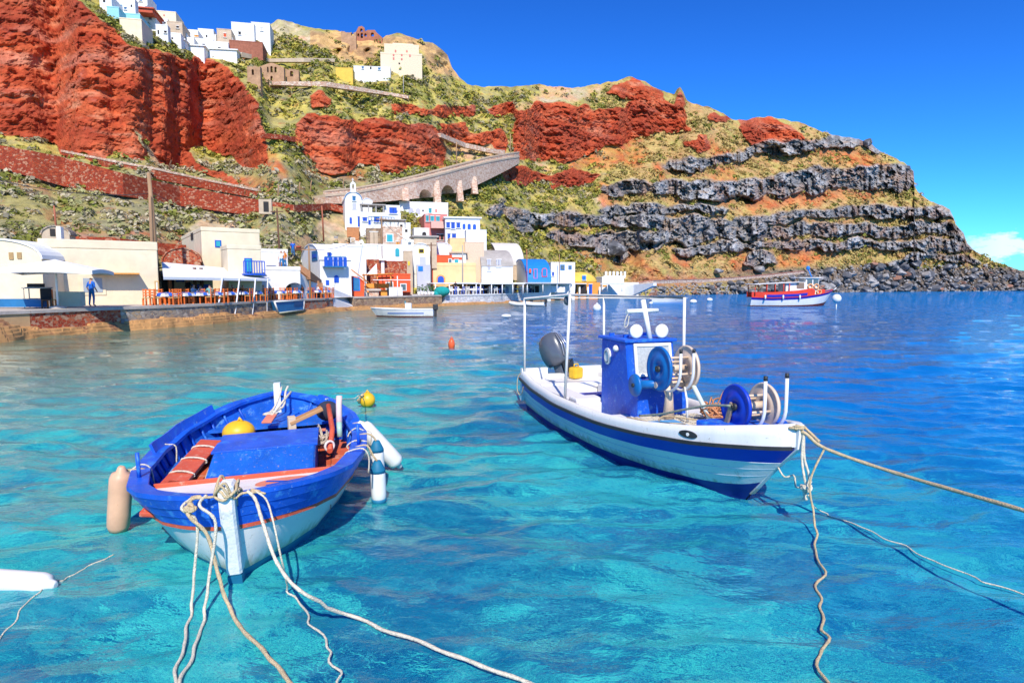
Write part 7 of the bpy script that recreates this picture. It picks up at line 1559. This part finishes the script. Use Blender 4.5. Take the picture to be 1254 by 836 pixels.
# ================================================================== PEOPLE (far off, on the quay and terraces)
SHIRTS = {k: mat('shirt_'+k, c, .9, .1, 8) for k, c in dict(blue=(.01, .12, .55), black=(.02, .02, .025), white=(.75, .75, .74), green=(.16, .38, .34), red=(.55, .08, .05), pale=(.45, .58, .70), grey=(.25, .25, .27), orange=(.70, .22, .05)).items()}
JEANS = mat('blue_trousers', (.02, .17, .40), .9, .1, 8); DTR = mat('dark_trousers', (.03, .03, .05), .9, .1, 8); KHAKI = mat('khaki_trousers', (.42, .32, .2), .9, .1, 8)
def figure(pose, seed=0):
    """one continuous skinned body; faces sorted into skin, shirt, trousers, hair, shoes"""
    r_ = random.Random(seed); j = lambda a: r_.uniform(-a, a)
    if pose == 'stand':
        J = {'pel': (0, 0, .94), 'spine': (0, .01, 1.15), 'chest': (0, .0, 1.34), 'neck': (0, .01, 1.49), 'head0': (0, -.015, 1.58), 'head1': (0, -.02, 1.68),
             'hl': (-.09, 0, .90), 'kl': (-.11, -.03, .50), 'al': (-.12, .02, .09), 'tl': (-.13, -.13, .04), 'hr': (.09, 0, .90), 'kr': (.11, .03, .50), 'ar': (.12, .08, .09), 'tr': (.14, -.06, .04),
             'sl': (-.19, .0, 1.40), 'el': (-.27, .04, 1.13), 'wl': (-.24, -.12, .93), 'fl': (-.23, -.17, .84), 'sr': (.19, 0, 1.40), 'er': (.27, .05, 1.13), 'wr': (.26, -.08, .91), 'fr': (.25, -.13, .83)}
    else:
        J = {'pel': (0, 0, .54), 'spine': (0, .02, .72), 'chest': (0, -.02+j(.03), .92), 'neck': (0, -.04, 1.07), 'head0': (j(.02), -.07, 1.16), 'head1': (j(.03), -.08, 1.26),
             'hl': (-.09, -.03, .53), 'kl': (-.13, -.43, .53), 'al': (-.13, -.42, .10), 'tl': (-.14, -.55, .05), 'hr': (.09, -.03, .53), 'kr': (.13, -.43, .53), 'ar': (.13, -.40, .10), 'tr': (.14, -.53, .05),
             'sl': (-.18, -.02, .98), 'el': (-.25, -.16, .76), 'wl': (-.14, -.38, .80), 'fl': (-.08, -.45, .81), 'sr': (.18, -.02, .98), 'er': (.25, -.16, .76), 'wr': (.15, -.38, .80+.12*r_.random()), 'fr': (.10, -.45, .82)}
    Rr = {'pel': .135, 'spine': .125, 'chest': .15, 'neck': .055, 'head0': .085, 'head1': .095, 'h': .085, 'k': .062, 'a': .042, 't': .04, 's': .062, 'e': .045, 'w': .032, 'f': .034}
    E = [('pel', 'spine', 's'), ('spine', 'chest', 's'), ('chest', 'neck', 'k'), ('neck', 'head0', 'k'), ('head0', 'head1', 'k')]
    for q in 'lr': E += [('pel', 'h'+q, 'p'), ('h'+q, 'k'+q, 'p'), ('k'+q, 'a'+q, 'p'), ('a'+q, 't'+q, 'o'), ('chest', 's'+q, 's'), ('s'+q, 'e'+q, 's'), ('e'+q, 'w'+q, 'k'), ('w'+q, 'f'+q, 'k')]
    names = list(J); me = bpy.data.meshes.new('person'); me.from_pydata([J[n] for n in names], [(names.index(a), names.index(b_)) for a, b_, _ in E], [])
    o = bpy.data.objects.new('person_tmp', me); COL.objects.link(o)
    sk_ = o.modifiers.new('skin', 'SKIN'); sk_.use_smooth_shade = True
    for i, n in enumerate(names):
        rr = Rr.get(n, Rr.get(n[0], .05)); me.skin_vertices[0].data[i].radius = (rr*(1.25 if n in ('chest', 'pel') else 1), rr*(.8 if n in ('chest', 'pel', 'spine') else 1)); me.skin_vertices[0].data[i].use_root = n == 'pel'
    o.modifiers.new('sub', 'SUBSURF').levels = 1; o.modifiers['sub'].render_levels = 1
    bpy.context.view_layer.update(); dg = bpy.context.evaluated_depsgraph_get(); m2 = bpy.data.meshes.new_from_object(o.evaluated_get(dg)); bpy.data.objects.remove(o)
    hz = V(J['head1']); segs = [(V(J[a]), V(J[b_]), t) for a, b_, t in E]
    m2.materials.clear()
    for m_ in (SKIN, SKIN, SKIN, SKIN, SKIN): m2.materials.append(m_)
    for p in m2.polygons:
        c = p.center; best = min(segs, key=lambda s_: ((c-s_[0]-(s_[1]-s_[0])*max(0, min(1, (c-s_[0]).dot(s_[1]-s_[0])/max(1e-6, (s_[1]-s_[0]).length_squared)))).length))
        t = best[2]; mi = {'s': 1, 'p': 2, 'k': 0, 'o': 4}[t]
        if (c-hz).length < .16 and (c.z > hz.z+.01 or c.y > hz.y+.03) and c.z > hz.z-.08: mi = 3
        p.material_index = mi; p.use_smooth = True
    return m2
FM = {'stand': figure('stand', 1)}; SITS = [figure('sit', 3+i) for i in range(3)]
def person(label, base, loc, rz, shirt, tr_, cat='person', group=None, s=1.0, hair=HAIR):
    me = base.copy(); ix = [p.material_index for p in base.polygons]; me.materials.clear()
    for m_ in (SKIN, SHIRTS[shirt], tr_, hair, DTR): me.materials.append(m_)
    me.polygons.foreach_set('material_index', ix)
    o = bpy.data.objects.new('person', me); COL.objects.link(o); o.location = loc; o.rotation_euler = (0, 0, rz); o.scale = (s, s, s)
    return tag(o, label, cat, group)
p = at(113, 372, 37.0); person('man in blue shirt and trousers standing with his back turned at the serving window', FM['stand'], (p.x, p.y, ZQ), rad(168), 'blue', JEANS, s=1.0)
p = qp(314, 3.6); person('waiter in a pale blue shirt standing among the orange chairs', FM['stand'], (p.x, p.y, ZQ), rad(30), 'pale', DTR)
p = qp(231, 5.0); person('person in dark clothes standing under the awning near the blue shutter', FM['stand'], (p.x, p.y, ZQ), rad(-20), 'black', DTR)
p = qp(352, 5.2); person('person in black standing at the shaded arch of the white terrace', FM['stand'], (p.x, p.y, ZQ), rad(40), 'black', KHAKI)
p = qp(357, 5.6); person('person in white standing at the shaded arch of the white terrace', FM['stand'], (p.x, p.y, ZQ), rad(-60), 'white', DTR)
SEAT = [(237, 2.1, 'pale', 'seated diner in a pale shirt, second table under the awning'), (247, 2.2, 'white', 'seated diner in white under the awning, beside the dark posts'), (258, 1.0, 'green', 'seated diner in green by the first white awning post'), (275, 2.2, 'red', 'seated diner in red between the first two awning posts'), (286, 2.0, 'black', 'seated diner in black by the second awning post'), (293, 2.4, 'black', 'seated diner in black right of the second awning post'), (297, 2.3, 'orange', 'seated diner in orange right of the second awning post'), (310, 2.2, 'red', 'seated diner in red in front of the waiter'), (322, 1.6, 'grey', 'seated diner in grey under the awning end'), (371, 1.2, 'black', 'seated diner in black at the open-air tables'), (374, 2.0, 'red', 'seated diner in red at the open-air tables'), (382, 1.8, 'orange', 'seated diner in orange at the open-air tables'), (388, 1.8, 'white', 'seated diner in white at the open-air tables')]
for i, (px, bk, c, lab) in enumerate(SEAT):
    p = qp(px, bk); person(lab, SITS[i % 3], (p.x, p.y, ZQ), random.uniform(-2.6, 2.6), c, (DTR, JEANS, KHAKI)[i % 3], group='diners')
RS_ = [(558, 3, 'black', 'stand', 'person in black standing behind the whitewashed wall, farthest left'), (571, 3, 'black', 'sit', 'diner in black seated behind the teal heap'), (600, 2.6, 'grey', 'sit', 'diner in grey before the grey-gabled house'), (618, 2.4, 'white', 'sit', 'diner in white before the grey-gabled house'), (632, 2.8, 'black', 'stand', 'person in black standing at the canopy edge between two roofs'), (645, 3, 'black', 'sit', 'diner in black before the blue-roofed house'), (650, 2.2, 'white', 'sit', 'diner in white before the blue-roofed house'), (673, 5, 'white', 'stand', 'waiter in white standing under the canopy of the blue-roofed house'), (702, 4, 'red', 'sit', 'diner in red before the orange house')]
for i, (px, bk, c, po_, lab) in enumerate(RS_):
    p = qp(px, bk); person(lab, FM['stand'] if po_ == 'stand' else SITS[i % 3], (p.x, p.y, ZQ), random.uniform(-2.6, 2.6), c, DTR, group='people at the right restaurants')
for (px, py, Y, c, lab) in ((345, 330, 56.5, 'white', 'person in white on the white terrace roof'), (349, 330, 56.6, 'orange', 'person in orange on the white terrace roof'), (359, 314, ground_Y(359, 314)*.985, 'blue', 'handler in blue standing beside the donkey')):
    p = at(px, py, Y); person(lab, FM['stand'], p, random.uniform(-1, 1), c, JEANS)
# donkey
J = [(0, 0, .95), (0, -.45, .98), (0, -.62, 1.20), (0, -.78, 1.42), (0, -.98, 1.28), (0, .42, .98), (0, .58, .92), (0, .62, .5)]
J += [(x, y, z) for x in (-.13, .13) for (y, z) in ((-.40, .78), (-.38, .42), (-.40, .02))]+[(x, y, z) for x in (-.13, .13) for (y, z) in ((.40, .78), (.36, .50), (.46, .30), (.44, .02))]+[(-.07, -.74, 1.66), (.07, -.74, 1.66)]
E = [(0, 1), (1, 2), (2, 3), (3, 4), (0, 5), (5, 6), (6, 7), (1, 8), (8, 9), (9, 10), (1, 11), (11, 12), (12, 13), (5, 14), (14, 15), (15, 16), (16, 17), (5, 18), (18, 19), (19, 20), (20, 21), (3, 22), (3, 23)]
RR = [.25, .23, .15, .12, .07, .23, .05, .025, .11, .06, .05, .11, .06, .05, .13, .08, .05, .05, .13, .08, .05, .05, .03, .03]
me = bpy.data.meshes.new('donkey'); me.from_pydata(J, E, []); o = bpy.data.objects.new('donkey', me); COL.objects.link(o); o.modifiers.new('k', 'SKIN')
for i, r_ in enumerate(RR): me.skin_vertices[0].data[i].radius = (r_, r_); me.skin_vertices[0].data[i].use_root = i == 0
o.modifiers.new('s', 'SUBSURF').levels = 1; bpy.context.view_layer.update(); m2 = bpy.data.meshes.new_from_object(o.evaluated_get(bpy.context.evaluated_depsgraph_get())); bpy.data.objects.remove(o)
m2.materials.append(mat('donkey_coat', (.13, .05, .025), .9, .25, 6)); o = bpy.data.objects.new('donkey', m2); COL.objects.link(o); o.location = at(366, 315, ground_Y(366, 315)*.985); o.rotation_euler = (0, 0, rad(-80)); tag(o, 'brown donkey standing at the top of the stone stairs', 'donkey')
MB().bev((0, .05, 1.2), (.62, .5, .16), r=.05).build('saddle', mat('red_saddle', (.5, .08, .04), .8), o)
# ================================================================== OTHER BOATS
EB = thing('excursion_boat', 'red, white and blue wooden excursion boat with a white cabin, below the cape', 'boat', at(1019, 375, 75.0)); EB.location.z = 0; EB.rotation_euler = (0, 0, rad(93))
H3 = Hull(10.2, [(0, .04), (.4, .5), (1, .95), (2, 1.35), (4, 1.6), (7, 1.55), (9, 1.2), (10.2, .7)], [(0, 1.95), (1, 1.70), (2.5, 1.42), (5, 1.12), (8, 1.0), (10.2, 1.08)], [(0, .06), (1, .4), (3, .75), (7, .8), (10.2, .5)], -.6, 1.1, 1.3, True)
z3 = H3.zs; ER = mat('hull_red', (.70, .05, .02), .5, .1, 2); MAR = mat('maroon_bottom', (.13, .02, .015), .6, .15, 2); EBL = mat('hull_blue', (.02, .02, .34), .45, .1, 2)
b = MB(); lo = lambda y: .10+.55*math.exp(-y/2.2); H3.band(b, lambda y: -.55, lo, 4, 0, 1); H3.band(b, lo, lambda y: z3(y)-.30, 5, 0, 0); H3.band(b, lambda y: z3(y)-.30, z3, 3, 0, 2)
tv = [H3.pt(10.2, -.4+(z3(10.2)+.4)*j/6, -1) for j in range(7)]+[H3.pt(10.2, -.4+(z3(10.2)+.4)*j/6, 1) for j in range(6, -1, -1)]; b.add(tv, [tuple(range(14))], 0); b.build('hull', [PW, MAR, EBL], EB)
b = MB(); H3.strip(b, lambda y: z3(y)-.02, -.02, .05, .06); H3.strip(b, lambda y: z3(y)+.22, -.06, .01, .06, y0=3.6, y1=10); b.build('rail', ER, EB)
b = MB()
for sd in (-1, 1):
    ys = [y for y in H3.ys if 2.9 <= y <= 10.2]; vs = []; fs = []
    for y in ys:
        p = H3.pt(y, z3(y), sd); h = float(np.interp(y, [2.9, 3.3, 10.2], [.5, .82, .62]))
        for (o_, dz) in ((0, .03), (0, h), (-.08, h), (-.08, .03)): vs.append(V((sd*max(.02, abs(p.x)+o_), p.y, z3(y)+dz)))
    n = len(ys)
    for i in range(n-1):
        for q in range(4): a, b_ = i*4+q, i*4+(q+1) % 4; fs.append((a, b_, b_+4, a+4))
    fs += [(0, 1, 2, 3), ((n-1)*4+3, (n-1)*4+2, (n-1)*4+1, (n-1)*4)]; b.add(vs, fs)
b.build('bulwark', ER, EB)
b = MB(); H3.band(b, lambda y: z3(y)+.06, lambda y: z3(y)+.38, 2, .03, 0, 3.9, 8.9); b.build('blue_panel', EBL, EB)
b = MB(); H3.floor(b, lambda y: z3(y)-.1, .3, 10.1, .05); b.build('deck', WOOD, EB)
MB().bev((0, 5.0, 2.1), (1.9, 2.5, 1.5), r=.06).build('cabin', PW, EB); MB().bev((0, 3.0, 2.35), (1.7, 1.6, 1.9), r=.06).build('wheelhouse', PW, EB)
cabw = MB().box((-.965, 4.5, 2.45), (.04, .9, .7)).build('cabin_window', mat('brown_window', (.25, .17, .12), .3), EB); 
[MB().box((-.87, y, 2.9), (.05, .6, .55)).build('wheelhouse_window', GLS, EB) for y in (2.6, 3.35)]
MB().bev((0, 7.4, 2.72), (2.6, 5.4, .07), Matrix.Rotation(-.045, 3, 'X'), r=.02).bev((0, 3.4, 3.36), (2.1, 2.6, .08), r=.02).build('roof', PW, EB)
for y in (5.9, 6.6, 7.6, 8.6, 9.9):
    for x in (-1.15, 1.15): MB().tube([(x*(1 if y < 9 else .8), y, 1.3), (x*(1 if y < 9 else .8), y, 2.75-.045*(y-7.4))], .05, 6).build('roof_post', ER, EB)
for (y, z) in ((2.55, 2.35), (3.3, 2.35), (3.0, 1.75), (2.2, 1.7)):
    MB().tube([V((-.96, y+.26*math.cos(q*math.pi/8), z+.26*math.sin(q*math.pi/8))) for q in range(16)], .085, 7, closed=True).build('lifebuoy', mat('lifebuoy_paint', (.72, .36, .16) if z > 2 else (.80, .45, .30), .6), EB)
MB().tube([(0, 2.6, 3.3), (0, 3.1, 4.3)], .07, 6).lathe([(.05, 0), (.20, .1), (.22, .35), (.1, .5)], 10, Matrix.Translation((0, 3.15, 4.25))).build('funnel', SKB, EB)
for y in (4.7+.2, 6.9, 8.9): MB().lathe([(.02, -.25), (.1, -.2), (.1, .2), (.02, .25)], 8, Matrix.Translation((-1.72 if y < 8 else -1.45, y, 1.1))).build('fender', WPL, EB)
MB().tube([(-.1, -.02, 1.9), (-.1, -.35, 2.15)], .06, 6).build('bow_sprit', PW, EB); MB().bev((0, 1.6, 1.75), (.9, .8, .5), r=.05).build('bow_box', ER, EB)
bo = thing('buoy', 'large white ball buoy beside the bow of the excursion boat', 'buoy', WP(1024, 377, .2)); MB().ball((0, 0, .95), .45, 14).build('body', WPL, bo); MB().tube([(0, 0, -.4), (0, 0, .6)], .06, 6).build('stem', WPL, bo)
MT = thing('motor_boat', 'small white motor boat with a blue stripe and a black outboard, below the red cafe', 'boat', (0, 0, 0)); q = onz(454, 388, 0); MT.location = (q.x, q.y, 0); MT.rotation_euler = (0, 0, rad(-86))
H4 = Hull(5.0, [(0, .04), (.4, .4), (1, .68), (2, .85), (3.5, .9), (5.0, .82)], [(0, .72), (1, .66), (3, .58), (5, .58)], [(0, .06), (1, .4), (3, .8), (5, .85)], -.3, .5, .7, True); z4 = H4.zs
b = MB(); H4.band(b, lambda y: -.25, lambda y: .07+.06*math.exp(-y/2), 3, 0, 1); H4.band(b, lambda y: .07+.06*math.exp(-y/2), z4, 5, 0, 0); tv = [H4.pt(5, -.2+(z4(5)+.2)*j/5, -1) for j in range(6)]+[H4.pt(5, -.2+(z4(5)+.2)*j/5, 1) for j in range(5, -1, -1)]; b.add(tv, [tuple(range(12))], 0); b.build('hull', [PW, MAR], MT)
b = MB(); H4.band(b, lambda y: .27, lambda y: .36, 1, .012, 0, 1.3, 4.3); b.build('stripe', mat('stripe_blue', (.10, .22, .55), .5), MT); b = MB(); H4.strip(b, lambda y: z4(y), -.12, .03, .05); b.build('gunwale', PW, MT)
b = MB(); H4.floor(b, .3, .6, 4.9, .08); b.build('floor', PW, MT); MB().bev((0, 3.0, .75), (.5, .5, .7), r=.04).build('console', PW, MT); MB().bev((0, 2.75, 1.15), (.4, .05, .25), r=.02).build('windscreen', TQ, MT)
MB().bev((0, 5.15, .78), (.34, .4, .5), r=.08).build('motor_cowl', BLK, MT); MB().bev((0, 5.15, .3), (.14, .2, .8), r=.03).build('motor_leg', BLK, MT)
RBt = thing('rowing_boat', 'pale blue and white open boat moored before the boulders, seen through the awning frame', 'boat'); q = onz(842, 371.5, 0); RBt.location = (q.x, q.y, 0); RBt.rotation_euler = (0, 0, rad(88))
b = MB(); H4.band(b, lambda y: -.25, lambda y: .22, 3, 0, 1); H4.band(b, lambda y: .22, z4, 4, 0, 0); b.add(tv, [tuple(range(12))], 0); b.build('hull', [PW, mat('pale_blue_hull', (.32, .48, .72), .5)], RBt); b = MB(); H4.strip(b, lambda y: z4(y), -.12, .03, .05); b.build('gunwale', PW, RBt); b = MB(); H4.floor(b, .3, .6, 4.9, .08); b.build('floor', CREAMP, RBt)
[MB().bev((0, y, .5), (1.5, .25, .05), r=.01).build('thwart', WOOD, RBt) for y in (1.8, 3.4)]
def dinghy(label, px, py, rz, m):
    q = onz(px, py, 0); d = thing('dinghy', label, 'dinghy', (q.x, q.y, .12), rz); P = smooth_curve([(-.6, 1.3, .15), (-.62, .2, .15), (-.5, -.8, .2), (0, -1.35, .32), (.5, -.8, .2), (.62, .2, .15), (.6, 1.3, .15)], 5)
    MB().tube(P, .20, 10).build('tube', m, d); MB().box((0, .2, .05), (1.0, 2.2, .06)).box((0, 1.1, .2), (1.0, .08, .4)).build('floor', WH2, d); MB().bev((0, 1.35, .55), (.28, .32, .45), r=.07).build('motor_cowl', BLK, d); MB().bev((0, 1.35, .1), (.12, .16, .7), r=.03).build('motor_leg', BLK, d)
dinghy('white inflatable dinghy with a black motor below the canopy edge', 638, 375, rad(-70), WPL); dinghy('smaller white dinghy right of the awning frame post', 655, 375.2, rad(-110), WPL)
def covered(label, px0, px1, py, back, h):
    a = qp((px0+px1)/2, back); W = (px1-px0)/F*a.y; root = thing('covered_boat', label, 'covered boat', (a.x, a.y, ZQ), rad(8)); n = 14; vs = []; fs = []
    for i in range(n+1):
        t = i/n; wd_ = max(.03, math.sin(math.pi*(.04+.92*t))**.55)*1.1; hh_ = h*(.55+.45*math.sin(math.pi*t)**2)+.06*math.sin(i*2.3)
        for k in range(9): a_ = math.pi*k/8; vs.append(V((W*(t-.5), -wd_*math.cos(a_), max(0, hh_*math.sin(a_)**.7))))
    for i in range(n):
        for k in range(8): j = i*9+k; fs.append((j, j+9, j+10, j+1))
    fs += [tuple(range(9)), tuple(range(n*9, n*9+9))[::-1]]; c = MB().add(vs, fs, 0, True).build('cover', CLOTH, root)
    MB().bev((0, 0, .12), (W*.8, .5, .24), r=.05).build('keel_block', WOOD, root)
covered('boat under a long white cover on the quay, nearest the blue-roofed house', 645, 692, 356, 1.7, 1.5); covered('boat under a tall white cover on the quay before the orange house', 690, 735, 353, 1.8, 2.1); covered('boat under a low white cover at the end of the quay', 728, 768, 356, 1.8, 1.4)
# blue skiff lying in its niche of the quay
sk2 = thing('skiff', 'dark blue skiff with a white rim laid against the quay wall', 'skiff'); a = qp(336, -.75); c = qp(372, -.75); d = c-a; sk2.location = (a.x, a.y, .30); sk2.rotation_euler = (0, 0, math.atan2(d.y, d.x)); W = d.xy.length
pr = [V((0, 0, .92)), V((W, 0, .92)), V((W*.98, 0, .08)), V((W*.12, 0, .0))]; MB().prism(pr, (0, 0, 0), (0, .5, 0)).build('hull', BL2, sk2); b = MB()
for i in range(4): b.tube([pr[i], pr[(i+1) % 4]], .07, 6)
b.build('rim', PW, sk2); MB().box((W*.8, -.02, .68), (W*.34, .05, .4)).build('side_panel', mat('deep_sea_blue', (.01, .07, .20), .5), sk2)
o = at(541, 371, quay_edge(541)-.1); th_ = thing('net_heap', 'bright teal net hanging over the quay edge beside the canopy', 'fishing net', (o.x, o.y, 0)); b = MB(); TE = mat('teal_net', (.01, .30, .28), .95, .3, 12, .9, 20)
b.ball((0, .3, 1.75), .75, 12, sq=(1.3, .8, .8)).ball((-.7, .1, 1.4), .45, 10).ball((-.75, -.12, .7), .28, 10, sq=(1, .5, 2.6)); b.build('net', TE, th_)
o = at(521, 366, quay_edge(521)+1.5); bxp = thing('flower_pots', 'row of green plants in white pots before the tall gable', 'plant', (o.x, o.y, ZQ))
for i in range(5):
    pt_ = MB().lathe([(.14, 0), (.2, .4)], 8, Matrix.Translation((i*.42-.8, 0, 0))).build('pot', WH, bxp); b = MB()
    for k in range(40): a_ = rng.normal(size=3)*np.array([.13, .13, .2]); b.box((i*.42-.8+a_[0], a_[1], .75+a_[2]), (.10, .02, .10), Matrix.Rotation(random.uniform(0, 6), 3, (random.random(), random.random(), .5)))
    b.build('foliage', mat('pot_plant', (.08, .16, .04), .8, .3, 9), pt_)
strip_wall('low_wall', 'short white pole-like barrier posts wall before the grey annex', 'wall', [(506, 361, 371, 64), (528, 361, 371, 67)], .25, WH2)
